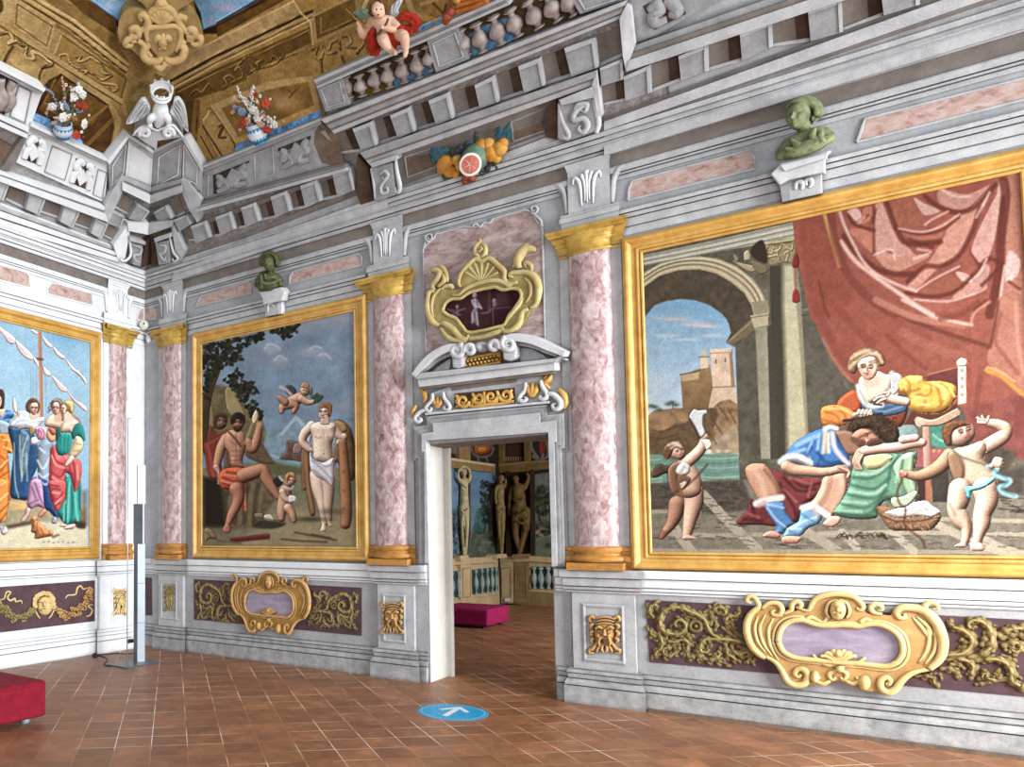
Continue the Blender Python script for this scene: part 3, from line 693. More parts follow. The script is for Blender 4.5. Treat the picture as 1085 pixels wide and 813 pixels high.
C_OUT=[(100,105),(70,150),(52,200),(55,260),(80,320),(120,360),(150,372),(190,402),(225,440),(250,490),(290,515),(340,522),(380,508),(430,515),(470,500),(520,487),(560,505),(620,517),(660,540),(730,547),(780,560),(815,530),(830,490),(880,458),(940,440),(990,440),(1030,400),(1055,350),(1058,280),(1040,215),(1010,165),(960,130),(900,113),(850,110),(800,130),(790,155),(740,152),(665,142),(640,90),(600,60),(520,45),(440,50),(400,75),(385,120),(330,127),(270,142),(242,150),(230,110),(200,90),(160,85),(125,105)]
C_IN=[(215,290),(220,250),(240,210),(280,185),(340,180),(390,198),(450,208),(560,205),(620,212),(680,200),(740,204),(800,232),(838,270),(852,320),(847,360),(820,396),(770,416),(700,412),(620,402),(520,396),(420,386),(350,380),(290,370),(240,340)]
def cartouche(w,label,m_body,m_rim,m_field,k=1.0):
 root=thing('cartouche',label,'cartouche',w.P(*w.W(*Q([(520,560)])[0]),0));h=.05*k
 ring_slab('body',m_body,w,Q(C_OUT),Q(C_IN),h,.0,root)
 slab('field',m_field,w,Q([(x+(x-530)*.02,y+(y-295)*.04) for x,y in C_IN]),h*.75,root,0,3)
 mb=MB();S=lambda p,r,hh=h,kk=5:strand(mb,w,Q(p),[a*k for a in r] if not np.isscalar(r) else r*k,hh,.8,kk,8)
 S(C_IN+[C_IN[0]],.021,h+.006*k,3);S([(530+(x-530)*1.085,295+(y-295)*1.16) for x,y in C_IN+[C_IN[0]]],.012,h,3)
 mb.build('inner_rim',m_rim,root,True)
 mb=MB();S=lambda p,r,hh=h,kk=5:strand(mb,w,Q(p),[a*k for a in r] if not np.isscalar(r) else r*k,hh,.8,kk,8)
 S([(120,110),(75,150),(55,200),(58,260),(84,320),(125,360),(150,372)],[.02,.026,.028,.026,.018])
 S([(150,365),(200,395),(235,440),(262,490),(300,512),(345,505),(365,470),(345,432),(312,432),(300,455),(318,470),(332,458)],[.014,.022,.026,.026,.024,.018,.012])
 S([(985,432),(930,440),(880,460),(840,495),(815,530),(778,548),(742,530),(738,490),(765,472),(788,490),(778,510),(765,500)],[.012,.02,.026,.028,.024,.018,.012])
 S([(985,430),(1030,390),(1052,345),(1055,285),(1036,220),(1005,170),(955,132),(900,118),(845,118),(820,140),(835,168),(862,165),(860,145)],[.02,.03,.034,.034,.03,.024,.018,.012])
 S([(118,112),(108,85),(88,62),(62,62),(56,84),(78,92)],[.02,.02,.018,.018,.014,.01])
 S([(960,130),(965,105),(990,92),(1022,100),(1028,120),(1005,122)],[.02,.02,.018,.018,.014,.01])
 S([(130,122),(165,95),(210,95),(232,120),(225,150),(195,155),(182,138),(200,128)],[.012,.018,.022,.022,.018,.014,.01])
 S([(240,148),(280,130),(285,100),(310,85),(332,100),(322,118),(308,112)],[.012,.018,.02,.02,.016,.01])
 S([(330,125),(370,130),(388,95),(410,70),(450,55),(520,47),(590,58),(630,85),(648,115),(630,128),(615,115)],[.01,.016,.02,.022,.024,.022,.02,.016,.01])
 S([(745,150),(700,140),(688,115),(708,98),(738,105),(742,125),(722,130)],[.012,.018,.02,.02,.016,.01])
 S([(385,195),(360,180),(385,165),(440,190),(470,160)],[.012,.018,.018,.014,.01]);S([(660,205),(640,190),(660,175),(700,185)],[.02,.02,.016,.01])
 S([(390,355),(420,385),(470,410),(495,395),(470,382)],[.01,.018,.018,.014,.01]);S([(660,370),(620,400),(575,410),(560,395),(580,385)],[.01,.018,.018,.014,.01])
 for a in np.linspace(-1.1,1.1,7):S([(522,405),(522+60*math.sin(a),390-50*math.cos(a)),(522+105*math.sin(a),385-46*math.cos(a))],[.012,.02,.012],h+.01*k)
 for a in (-1,1):S([(520,430),(520+a*45,455),(520+a*30,485),(520+a*10,470)],[.014,.018,.014,.01]);S([(520+a*40,490),(520+a*75,505),(520+a*110,490),(520+a*90,470)],[.012,.018,.016,.01])
 for i,q in enumerate(([(110,160),(95,220),(110,290),(150,345)],[(150,150),(120,220),(140,300),(185,365)],[(190,170),(165,230),(175,310),(215,385)],[(1000,190),(1020,260),(1010,340),(960,410)],[(960,180),(985,250),(975,330),(930,400)],[(920,160),(980,215),(1005,260)],[(900,165),(950,220),(990,280)])):
  S(q,[.006,.014,.014,.006],h)
 mb.build('scrolls',m_rim,root,True)
 mb=MB();x,y=Q([(520,125)])[0];kx,ky=13,11.5
 dome(mb,w,x,y,kx*.72,ky,.05*k,h,0,18,6);dome(mb,w,x,y-ky*.45,kx*.62,ky*.5,.055*k,h)
 for a in (-1,1):
  dome(mb,w,x+a*kx*.3,y+ky*.22,kx*.24,ky*.24,.055*k,h)
  strand(mb,w,[(x+a*1,y-ky*.9),(x+a*kx*.7,y-ky*.6),(x+a*kx*.95,y+ky*.2),(x+a*kx*.7,y+ky*.8)],[.008*k,.013*k,.013*k,.008*k],h+.01*k)
 strand(mb,w,[(x,y-ky*.2),(x,y+ky*.18)],[.007*k,.013*k],h+.053*k,1,3);strand(mb,w,[(x-kx*.2,y+ky*.5),(x+kx*.2,y+ky*.5)],.007*k,h+.05*k,1,3)
 mb.build('head',m_rim,root,True,'small carved face at the top')
 mb=MB()
 for a,b,rx,ry in ((655,500,34,40),(402,470,26,32),(522,350,26,22),(530,428,26,20)):mb=MB();dome(mb,w,*Q([(a,b)])[0],rx/4.822,ry/4.822,.04*k,h);mb.build('boss',m_rim,root,True)
 return root
cartouche(WR,'Large pale gold cartouche with lilac oval under the curtain painting','gold_tan','gold_pale','lilac_stone')
SM=fit(WR,[Q([(52,200)])[0],Q([(1058,280)])[0]],[(247.5,630),(330.3,640)])
_s0,_l0=WR.W(*Q([(520,45)])[0]);_s1,_l1=WR.W(*Q([(700,545)])[0]);_m0=WR.W(286.5,606.5)[1];_m1=WR.W(305,672.5)[1]
_c=(_m1-_m0)/(_l1-_l0);SM.k=(SM.k[0],SM.k[1],_c,_m0-_c*_l0)
cartouche(SM,'Smaller dark gold cartouche with grey oval under the landscape painting','gold_dark','gold_tan','lilac_stone',.85)

T=lambda p:cv(680,630,8.341,p)
U=lambda p:cv(965,640,8.13,p)
SCROLL=[([(990,450),(880,420),(780,400),(700,395),(620,395),(560,400),(525,440),(520,490),(540,510),(580,505),(592,485),(575,478)],[.02,.028,.03,.03,.034,.034,.03,.02,.014,.012]),
([(760,410),(690,390),(620,350),(585,290),(560,230),(500,185),(420,150),(340,118),(260,120),(195,150),(165,210),(165,280),(205,330),(280,350),(350,340),(390,290),(370,240),(320,228),(290,258),(310,285),(340,280)],[.02,.026,.03,.034,.036,.034,.034,.034,.034,.03,.026,.022,.018]),
([(150,190),(110,205),(75,165),(75,115),(110,92),(138,110),(125,138)],[.014,.024,.026,.022,.018,.012]),([(120,215),(85,195)],[.016,.02]),
([(165,300),(160,360),(180,420),(170,480),(130,510),(120,545),(148,550)],[.018,.024,.024,.022,.018,.012]),([(165,330),(120,370),(85,350),(80,320),(105,318)],[.014,.018,.016,.012]),([(170,390),(130,410),(105,400)],[.012,.016,.01]),
([(215,360),(230,410),(290,420),(360,400),(410,430),(400,490),(340,530)],[.012,.02,.024,.026,.026,.018]),([(300,430),(250,470),(195,480),(195,520),(235,545),(290,520),(320,470)],[.016,.022,.02,.02,.022,.016]),([(330,430),(330,480),(300,540)],[.014,.02,.012]),([(360,430),(380,480),(370,520)],[.014,.02,.012]),([(340,350),(400,350),(422,390),(400,430)],[.012,.02,.02,.012]),
([(380,120),(400,150),(470,175),(560,185),(580,225)],[.008,.016,.02,.016]),([(345,180),(400,195),(470,215),(545,235)],[.008,.016,.02,.012]),
([(600,280),(620,210),(600,150),(560,140)],[.02,.028,.02,.01]),([(610,210),(630,140),(680,110),(730,130),(742,170),(710,182),(700,160)],[.016,.022,.024,.022,.016,.01]),([(640,330),(660,270),(640,220)],[.016,.022,.01]),
([(760,270),(740,230),(770,195),(830,190),(865,165),(865,135)],[.016,.026,.028,.02,.01]),([(760,285),(800,275),(800,225),(850,200)],[.014,.02,.02,.01]),
([(900,410),(830,380),(760,330),(700,285)],[.018,.024,.022,.01]),([(940,420),(880,370),(820,330),(770,290)],[.016,.022,.018,.008]),([(860,390),(900,380),(880,350)],[.01,.014,.008]),
([(510,440),(500,500),(515,550),(530,590)],[.024,.028,.024,.012]),([(500,520),(460,550),(415,550),(405,520),(430,525)],[.014,.022,.018,.01]),([(530,560),(600,580),(660,560),(692,525),(670,505),(645,520)],[.016,.022,.024,.02,.014,.01]),([(620,575),(680,590),(735,605),(735,585)],[.012,.018,.014,.008]),([(490,430),(450,425),(435,405)],[.012,.014,.008]),
([(730,420),(750,480),(760,530),(800,550),(830,580),(820,600)],[.016,.024,.024,.018,.01]),([(790,440),(810,500),(860,530),(930,510),(950,540),(900,550)],[.014,.022,.024,.022,.014,.01]),([(840,450),(900,480),(960,500),(1010,520)],[.016,.02,.02,.014]),([(960,555),(930,600),(895,600)],[.014,.02,.012]),([(1010,560),(980,600),(1000,635)],[.014,.02,.01]),([(880,470),(960,470),(1020,490)],[.012,.016,.01])]
SCROLL_R=[([(0,520),(120,470),(300,440),(440,430),(520,360),(520,290),(450,230),(360,200),(310,140)],[.014,.022,.026,.03,.034,.034,.026,.012]),([(420,300),(470,330),(460,380),(350,440)],[.018,.026,.022,.012]),
([(480,460),(600,440),(680,380),(700,290),(670,200),(600,150),(530,145),(495,180),(515,215),(545,195)],[.018,.028,.034,.034,.03,.026,.022,.016,.01]),([(600,370),(640,300),(640,230)],[.018,.026,.012]),([(600,440),(700,400),(740,350)],[.016,.022,.01]),([(690,230),(720,190),(740,200)],[.01,.014,.008]),
([(740,280),(800,240),(880,215),(960,210),(1000,235)],[.024,.034,.03,.016]),([(760,300),(860,270),(950,270),(1000,290)],[.02,.026,.022,.012]),([(780,370),(850,340),(930,340),(950,390),(910,415),(870,395),(880,370)],[.02,.026,.026,.022,.016,.01]),([(800,390),(850,410),(900,400)],[.014,.02,.01]),
([(530,490),(640,480),(740,480),(830,520),(870,590),(870,660),(940,710),(1010,720)],[.016,.028,.032,.034,.034,.03,.022]),([(770,440),(840,460),(880,520),(930,548)],[.008,.014,.016,.008]),([(860,640),(760,635),(730,600),(755,590)],[.016,.022,.016,.008]),([(840,650),(730,660),(660,640),(655,605),(625,605),(615,640),(650,660)],[.014,.02,.022,.02,.016,.01]),([(690,670),(600,690),(545,695)],[.014,.018,.01]),([(880,680),(900,620),(960,650)],[.016,.018,.01]),
([(280,480),(400,470),(500,500),(540,550),(520,605),(470,605)],[.014,.022,.028,.028,.022,.01]),([(330,520),(420,530),(470,570)],[.014,.022,.01]),([(240,560),(330,560),(400,600),(430,640)],[.014,.024,.022,.01]),([(20,620),(120,620),(190,640),(200,690),(175,685)],[.014,.022,.02,.014,.008]),([(190,600),(250,610),(265,660)],[.012,.016,.008])]
def leafy(r,n):
 x=np.linspace(0,1,n*8);return list(np.interp(x,np.linspace(0,1,len(r)),r)*(1+.22*np.sin(x*n*5.5)))
def scroll_panel(w,label,field,sections,mat,matd,k=1.0):
 root=thing('scrollwork_panel',label,'panel',w.P(*w.W(*field[0]),0))
 slab('field','purple_panel',w,field,.006,root)
 for wk,tr,items in sections:
  mb=MB();mc=MB()
  for p,r in items:
   strand(mb,wk,tr(p),leafy([a*k*.92 for a in r],len(p)),.008*k,.75,8,7)
   n=len(p);pc=catmull(tr(p),6)
   for i in range(4,len(pc)-3,4):                             # acanthus leaflets along the stalk
    if n < 4:break
    t=pc[i+1]-pc[i-1];t=t/(np.hypot(*t)+1e-9);sg=1 if (i//4) % 2 else -1;nn=np.array([-t[1],t[0]])*sg;L=4.6*(k if k== 1 else .62);a=pc[i]
    strand(mb,wk,[tuple(a),tuple(a+(t*.5+nn*.6)*L),tuple(a+(t*1.1+nn*.75)*L),tuple(a+(t*1.2+nn*.35)*L)],[.012*k,.02*k,.014*k,.006*k],.006*k,.7,3,6)
   if n > 4:strand(mc,wk,tr(p[1:-1]),[a*k*.36 for a in r[1:-1]] or [.006],.008*k+r[len(r)//2]*k*.5,.8,5,6)
  if tr is T:
   q=tr([(478,282)])[0];strand(mb,wk,[(q[0]+6.2*math.cos(a),q[1]+5.4*math.sin(a)) for a in np.linspace(0,6.28,9)],.018*k,.012,.8,3);dome(mb,wk,q[0],q[1],2.6,2.4,.02*k,.012)
  mb.build('scrollwork',matd,root,True);mc.build('leaf_highlight',mat,root,True)
 return root
s_end=WR.W(1085,657)[0]
scroll_panel(WR,'Long purple panel with olive leaf scrolls under the curtain painting',[(684.2,636),(1085,657),(1300,668.3),(1300,782.7),(1085,738.5),(688.6,701.8)],[(WR,T,SCROLL),(WR,U,SCROLL_R)],'olive_gold','olive_dark')
mA=fit(WR,[T([(40,70)])[0],T([(1000,560)])[0]],[(206.5,616.5),(256,655)])
mB=fit(WR,[T([(1000,70)])[0],T([(40,590)])[0]],[(326,622),(382,671)])
scroll_panel(WR,'Shorter purple panel with dark leaf scrolls under the landscape painting',[(205.5,614),(383,623),(383,674),(205.5,656.5)],[(mA,T,SCROLL),(mB,T,SCROLL)],'olive_gold','olive_dark',.82)
tag(slab('dado_panel','purple_panel',WR,[(153.8,612),(160.5,612.5),(161,652.5),(154,652)],.006),'Narrow dark purple panel low in the corner behind the lamp','panel')

# garland panel of the left wall
G=lambda p:cv(0,620,9.033,p)
root=thing('garland_panel','Purple panel with laughing mask and flower garland under the ship painting','panel',WL.P(1.6,.42,0))
slab('field','purple_panel',WL,[(100.6,615.2),(100.6,658.4),(0,670.6),(-60,677.8),(-60,625.8),(0,622.2)],.006,root)
mb=MB();q=G([(425,195)])[0]
dome(mb,WL,q[0],q[1],8.2,10.5,.08,.01,0,20,7);dome(mb,WL,q[0],q[1]-5,7,5,.085,.01)
for a in (-1,1):
 dome(mb,WL,q[0]+a*3.3,q[1]+1.5,2.8,2.8,.092,.01);strand(mb,WL,[(q[0]+a*5.5,q[1]-4),(q[0]+a*3,q[1]-5),(q[0]+a*.8,q[1]-3.5)],.012,.088);dome(mb,WL,q[0]+a*3,q[1]-2.4,1.4,.9,.088,.01)
strand(mb,WL,[(q[0],q[1]-3.5),(q[0],q[1]+.8)],[.012,.022],.092,1,3);strand(mb,WL,[(q[0]-3,q[1]+4.6),(q[0],q[1]+5.4),(q[0]+3,q[1]+4.6)],.011,.082)
fc=mb.build('mask','gold_pale',root,True,'laughing face')
mb=MB();r_=np.random.default_rng(4)
for i in range(26):
 a=-math.pi*1.12+i/25*math.pi*1.24;rr=1+.12*r_.random();c=(q[0]+9.2*math.cos(a)*rr,q[1]-2.5+9.8*math.sin(a)*rr)
 strand(mb,WL,spiral(c[0],c[1],2.0,.5,r_.random()*6,1.1),.012,.035,1,1)
for a in (-1,1):
 strand(mb,WL,[(q[0]+a*9,q[1]+2),(q[0]+a*12,q[1]+1),(q[0]+a*10,q[1]+5),(q[0]+a*7,q[1]+11),(q[0]+a*4.5,q[1]+14)],[.01,.012,.012,.01,.006],.02)
mb.build('curls','gold_pale',fc,True)
for nm,path in (('right_swag',[(540,225),(600,285),(680,280),(760,220),(830,120),(860,40)]),('left_swag',[(310,240),(260,290),(170,320),(90,280),(20,210),(-120,180),(-250,220),(-400,150)])):
 P=catmull(G(path),7);mb=MB()
 for i,p in enumerate(P):
  for j in range(2):
   wv=4.0*math.sin(math.pi*min(1,(i+2)/(len(P)+1)))+1;c=p+r_.normal(size=2)*wv*.45
   dome(mb,WL,c[0],c[1],1.7,1.7,.045+.02*r_.random(),.008,0,8,3);strand(mb,WL,spiral(c[0],c[1],2.0,.7,r_.random()*6,.8,8),.009,.03,1,1,6)
 mb.build('garland','olive_gold' if nm== 'left_swag' else 'gold_tan',root,True)
mb=MB()
for p in ([(860,20),(800,40),(770,10),(740,30),(720,90),(650,100),(625,130)],[(860,25),(880,70),(860,110),(890,150)],[(890,190),(840,200),(880,240),(860,290),(825,300)],[(0,140),(40,130),(60,70),(100,70),(70,120),(100,150),(140,130),(150,160),(200,150),(210,180)],[(-160,60),(-100,30),(-60,90),(-20,110)]):
 mb=MB();strand(mb,WL,G(p),[.006,.011,.013,.011,.006],.014);mb.build('ribbon','gold_pale',root,True)

 # ------------------------------------------------------------------ doorway
D1=lambda p:cv(425,340,5.711,p)
door=thing('door_1','Grey stone doorway with stepped surround opening to the next room','doorway',(4.95,0,0),None,'structure')
def lay(pts,h,mat='stone_grey',name='architrave',par=door):return fixn(slab(name,mat,WR,pts,h,par))
OUT=[(435.5,449.5),(449.5,447.6),(448.6,438),(581.7,425.8),(583,436.8),(601,434.6),(602,478),(598.2,478.6),(602.6,600.2),(584.8,600.5),(580.9,458.2),(451.3,467),(454.3,597.2),(441.6,596.8),(440.6,488.8),(435.9,489)]
lay(OUT,.025)
lay([(439,452.5),(452.6,450.6),(451.8,441.3),(578.5,429.6),(579.7,440.3),(597.3,438),(598.2,475),(594.6,475.6),(598.5,600.2),(584.8,600.5),(580.9,458.2),(451.3,467),(454.3,597.2),(444.3,596.8),(443.2,485.5),(439.4,485.8)],.05,'stone_light')
lay([(442.6,455.6),(455.8,453.8),(455.2,444.8),(574.9,433.5),(576,443.8),(593,441.5),(593.8,472),(590.7,472.4),(594.3,600.2),(584.8,600.5),(580.9,458.2),(451.3,467),(454.3,597.2),(447.4,596.8),(446.2,482.6),(442.9,482.8)],.075,'stone_grey')
lay([(446.6,459.5),(459.2,457.8),(458.5,448.6),(571.2,437.4),(572.2,447.6),(588.6,445.3),(589.2,468.5),(586.6,469),(590.2,600.2),(584.8,600.5),(580.9,458.2),(451.3,467),(454.3,597.2),(450.2,596.8),(449.4,478.8),(446.8,479)],.1,'stone_light')
obj('jamb',*box_geo((DS0-.002,.0,0),(DS0+.004,WT+.02,DZ)),'cream_paint',door);obj('jamb',*box_geo((DS1-.004,0,0),(DS1+.002,WT+.02,DZ)),'stone_grey',door)
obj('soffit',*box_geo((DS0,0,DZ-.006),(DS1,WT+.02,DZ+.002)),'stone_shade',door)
obj('inner_casing',*box_geo((DS0-.06,WT+.02,0),(DS0+.05,WT+.09,DZ+.08)),'cream_paint',door)
V,F=box_geo((DS0-.105,-.058,0),(DS0,0,.30));

ped=thing('door_pediment','Broken curved stone pediment with gilded frieze over the doorway','pediment',WR.P(4.95,2.75,0))
def pslab(name,mat,pts,h,k=1,h0=0,bev=.006):return slab(name,mat,WR,D1(pts),h,ped,h0,k,bev)
pslab('frieze','stone_light',[(150,560),(175,440),(300,390),(705,335),(860,330),(895,490)],.05)
pslab('cornice','stone_pale',[(95,352),(930,245),(932,300),(108,402)],.17);pslab('cornice','stone_light',[(52,318),(65,322),(935,226),(995,184),(985,205),(930,250),(98,354),(70,340)],.20)
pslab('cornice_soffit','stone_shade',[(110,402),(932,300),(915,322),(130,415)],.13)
pslab('moulding','stone_pale',[(138,556),(896,484),(898,500),(145,572)],.075);pslab('moulding','stone_light',[(160,578),(885,508),(880,520),(170,590)],.06)
pslab('moulding','stone_shade',[(300,390),(705,335),(700,372),(305,425)],.055)
# raking arcs of the broken pediment
def arc(name,outer,thick,h,mat):
 o=catmull(outer,6);t=np.gradient(o,axis=0);t /= np.linalg.norm(t,axis=1)[:,None];nrm=np.stack([-t[:,1],t[:,0]],1);tk=np.interp(np.linspace(0,1,len(o)),np.linspace(0,1,len(thick)),thick)
 i=o+nrm*tk[:,None];return pslab(name,mat,list(map(tuple,o))+list(map(tuple,i[::-1])),h)
AL=[(60,322),(110,255),(165,200),(230,160),(300,138),(375,142)];AR=[(605,118),(640,85),(710,76),(800,95),(900,140),(994,186)]
arc('arc',AL,[30,42,46,46,42],.22,'stone_pale');arc('arc',AR,[40,48,50,46,34],.22,'stone_pale')
arc('arc_fillet',[(x+14,y+40) for x,y in AL[:5]],[10,26,30,30],.15,'stone_light');arc('arc_fillet',[(x+4,y+46) for x,y in AR[1:]],[34,30,26,10],.15,'stone_light')
pslab('tympanum','stone_shade',[(110,345),(190,280),(300,225),(380,200),(610,170),(700,160),(800,170),(900,215),(930,240)],.04)
pslab('tympanum_moulding','stone_light',[(170,322),(240,262),(300,225),(300,245),(290,300)],.08);pslab('tympanum_moulding','stone_light',[(705,160),(790,165),(860,205),(890,235),(720,250)],.08)
pslab('scroll_block','stone_light',[(303,185),(372,185),(375,280),(345,292),(308,285)],.20,1,0,.02);pslab('scroll_block','stone_light',[(608,150),(700,150),(695,225),(660,248),(615,235)],.20,1,0,.02)
mb=MB()
for cx_,cy_,r0,a0,tn in ((338,182,42,-1.2,1.7),(652,142,44,-1.9,-1.7),(415,178,34,2.6,1.6),(563,155,34,.5,-1.6)):
 mb=MB();strand(mb,WR,D1(spiral(cx_,cy_,r0,5,a0,tn)),[.034,.03,.022,.014],.20,1,1);dome(mb,WR,*D1([(cx_,cy_)])[0],r0/5.711,r0/5.711,.05,.15);mb.build('volute','stone_pale',ped,True)
mb=MB();dome(mb,WR,*D1([(490,160)])[0],7,6,.12,.1);mb.build('boss','stone_light',ped,True)
slab('shell_panel','gold_dark',WR,D1([(385,245),(420,215),(600,195),(605,245),(590,262),(392,294)]),.10,ped)
mb=MB()
for i in range(9):
 for j in range(2):dome(mb,WR,*D1([(400+i*23+(j*10),268-i*4.2-j*24)])[0],2.3,2.4,.05,.095,0,8,3)
strand(mb,WR,D1([(388,285),(480,275),(602,250)]),.02,.10);strand(mb,WR,D1([(392,240),(480,215),(600,200)]),.02,.10);mb.build('gilded_leaf','gold',ped,True)
slab('gilded_panel','stone_dark',WR,D1([(318,525),(325,440),(380,435),(685,405),(690,492)]),.056,ped)
mb=MB()
for x,y,r,a,t in ((375,487,40,0,1.5),(470,470,36,3.1,-1.4),(545,462,36,0,1.4),(635,452,42,3.1,-1.5)):strand(mb,WR,D1(spiral(x,y,r,6,a,t)),[.022,.022,.016,.012],.066,1,1)
for p in ([(330,520),(400,510),(440,520),(505,510),(560,505),(620,500),(685,485)],[(500,430),(508,470),(504,512)],[(430,440),(445,470),(430,510)],[(580,425),(590,460),(575,500)],[(330,450),(345,470),(330,500)],[(670,415),(660,440),(678,470)]):strand(mb,WR,D1(p),[.014,.022,.014],.066)
mb.build('gilded_scrolls','gold',ped,True)
mb=MB()
for p,r in (([(190,440),(188,480),(165,505),(150,530),(168,548),(185,535),(175,525)],[.018,.02,.022,.022,.016,.01]),([(255,432),(262,470),(285,500),(296,525),(278,540),(258,528),(270,518)],[.018,.02,.022,.022,.016,.01]),
([(752,375),(750,420),(725,450),(715,478),(740,488),(760,475),(745,462)],[.02,.022,.024,.024,.018,.01]),([(845,362),(855,400),(880,440),(880,465),(852,475),(838,462),(855,455)],[.02,.022,.024,.024,.018,.01]),
([(145,540),(110,555),(85,590),(100,612),(122,600),(108,588)],[.02,.026,.026,.02,.012]),([(885,440),(925,450),(965,490),(960,525),(930,535),(915,510),(940,502)],[.02,.028,.03,.024,.016,.01])):
 mb=MB();strand(mb,WR,D1(p),r,.07);mb.build('console_scroll','stone_pale',ped,True)
mb=MB()
for x,y,k in ((222,495,1),(795,420,1.25)):
 mb=MB()
 for a in (-.7,0,.7):strand(mb,WR,D1([(x,y+35*k),(x+18*k*math.sin(a)*1.6,y),(x+34*k*math.sin(a),y-38*k*math.cos(a))]),[.014*k,.026*k,.01],.058)
 strand(mb,WR,D1([(x-24*k,y+14*k),(x+24*k,y+8*k)]),.012,.07);mb.build('gilded_lily','gold',ped,True)
for p,r in (([(120,415),(140,440),(150,470),(135,500)],[.016,.03,.026,.01]),([(92,510),(75,545),(68,590)],[.014,.03,.012]),([(910,320),(895,355),(870,380),(900,410)],[.012,.03,.028,.012]),([(880,330),(860,370)],[.02,.012]),([(950,410),(985,450),(995,500),(980,535)],[.014,.032,.03,.012])):
 mb=MB();strand(mb,WR,D1(p),r,.05);mb.build('gilded_leaf','gold',ped,True)

 # marble ground and picture cartouche over the door
Vc=lambda p:cv(440,240,6.253,p);Z3=lambda p:cv(440,110,4.517,p)
root=thing('marble_ground','Large veined marble panel above the doorway, behind the picture cartouche','panel',WR.P(4.95,3.2,0))
g=Z3([(36,715),(40,690),(62,668),(92,640),(100,622),(230,588),(290,590),(330,585),(370,550),(530,508),(560,520),(580,560),(600,580),(608,600)])+[(578,372),(452,384)]
slab('slab','panel_marble',WR,g,.008,root)
mb=MB();strand(mb,WR,g+[g[0]],.012,.008,1,1);strand(mb,WR,Z3(spiral(68,640,22,5,1.5,1.4)),[.016,.012,.008],.016,1,1);strand(mb,WR,Z3(spiral(568,505,22,5,2.2,-1.4)),[.016,.012,.008],.016,1,1)
strand(mb,WR,Z3([(568,528),(600,560),(606,590)]),.014,.014);strand(mb,WR,Z3([(52,660),(38,690)]),.012,.014);strand(mb,WR,Z3([(275,585),(290,575),(310,590),(330,570),(355,570),(375,548)]),.014,.014);mb.build('border','stone_light',root,True)
O2=[(95,430),(80,500),(85,580),(120,640),(170,670),(220,730),(290,765),(350,765),(430,748),(530,716),(620,705),(690,660),(740,600),(765,545),(812,510),(822,440),(815,370),(780,320),(730,300),(640,300),(612,320),(618,350),(592,365),(590,300),(540,250),(490,208),(440,228),(400,215),(350,260),(296,320),(288,380),(300,408),(252,420),(230,390),(180,400),(130,428)]
I2=[(180,560),(200,510),(240,482),(300,476),(350,442),(400,426),(470,410),(530,402),(580,420),(640,410),(690,422),(702,470),(662,540),(622,590),(592,650),(540,668),(440,692),(350,702),(310,662),(270,612),(220,590)]
cart=thing('picture_cartouche','Olive gold cartouche with dark maroon figure scene above the doorway','cartouche',WR.P(4.95,3.3,0))
ring_slab('body','olive_gold',WR,Vc(O2),Vc(I2),.07,.0,cart)
mb=MB();S=lambda p,r,h=.07:strand(mb,WR,Vc(p),r,h,.85)
S(I2+[I2[0]],.018,.072)
S([(130,430),(95,440),(82,500),(88,580),(122,638),(160,655)],[.02,.032,.036,.034,.022]);S([(160,650),(185,640),(250,680),(300,740),(345,745),(350,715)],[.016,.026,.034,.036,.026,.014]);S([(165,670),(215,735),(290,765),(340,762)],[.016,.03,.034,.02])
S([(350,745),(440,735),(530,705),(575,690)],[.02,.028,.03,.02]);S([(550,690),(575,675),(590,695),(640,690),(690,640),(710,570),(750,545)],[.014,.02,.03,.036,.03,.02]);S([(590,650),(640,580),(690,520),(712,470)],[.016,.024,.024,.014])
S([(760,540),(800,515),(818,440),(812,375),(780,325),(725,305),(645,308),(625,325),(650,340)],[.014,.026,.036,.036,.03,.026,.022,.014]);S([(720,340),(760,380),(765,450),(730,510)],[.01,.02,.02,.01])
S([(300,405),(288,375),(300,320),(345,262),(400,218),(440,232),(490,212),(545,255),(590,300),(592,350),(620,380),(680,372)],[.016,.022,.026,.028,.026,.026,.028,.026,.022,.02]);S([(240,455),(290,455),(330,420),(400,385),(500,360),(570,365),(620,395),(650,380)],[.012,.022,.026,.026,.026,.024,.014])
for a in np.linspace(-1.2,1.2,7):S([(440,370),(440+70*math.sin(a),350-60*math.cos(a)),(440+120*math.sin(a),345-115*math.cos(a))],[.008,.014,.02],.065)
S([(180,405),(150,430),(120,470),(108,540),(120,600)],[.01,.02,.024,.02,.01]);S([(250,415),(235,395),(195,400),(175,420)],[.018,.026,.022,.012])
S([(435,215),(400,175),(405,130),(430,105),(425,80)],[.02,.03,.03,.02,.008],.06);S([(435,215),(462,180),(460,135),(435,110)],[.02,.03,.026,.012],.06);S([(420,170),(440,150),(432,130)],[.012,.016,.008],.085)
S([(130,430),(118,390),(150,350),(165,310),(140,290),(105,290),(95,310)],[.018,.034,.044,.042,.034,.024,.012],.06);S([(215,370),(205,320),(185,280),(160,265),(170,300)],[.014,.026,.028,.022,.012],.06);S([(150,400),(190,360),(180,310)],[.02,.03,.012],.075)
S([(690,280),(680,230),(700,180),(735,150),(780,150),(795,165)],[.028,.05,.054,.044,.028,.012],.06);S([(650,275),(675,220),(695,160),(735,125),(740,140)],[.014,.026,.03,.022,.01],.06);S([(770,300),(765,260),(725,240),(740,280)],[.014,.024,.022,.01],.06)
mb.build('scrolls','gold_olive',cart,True)
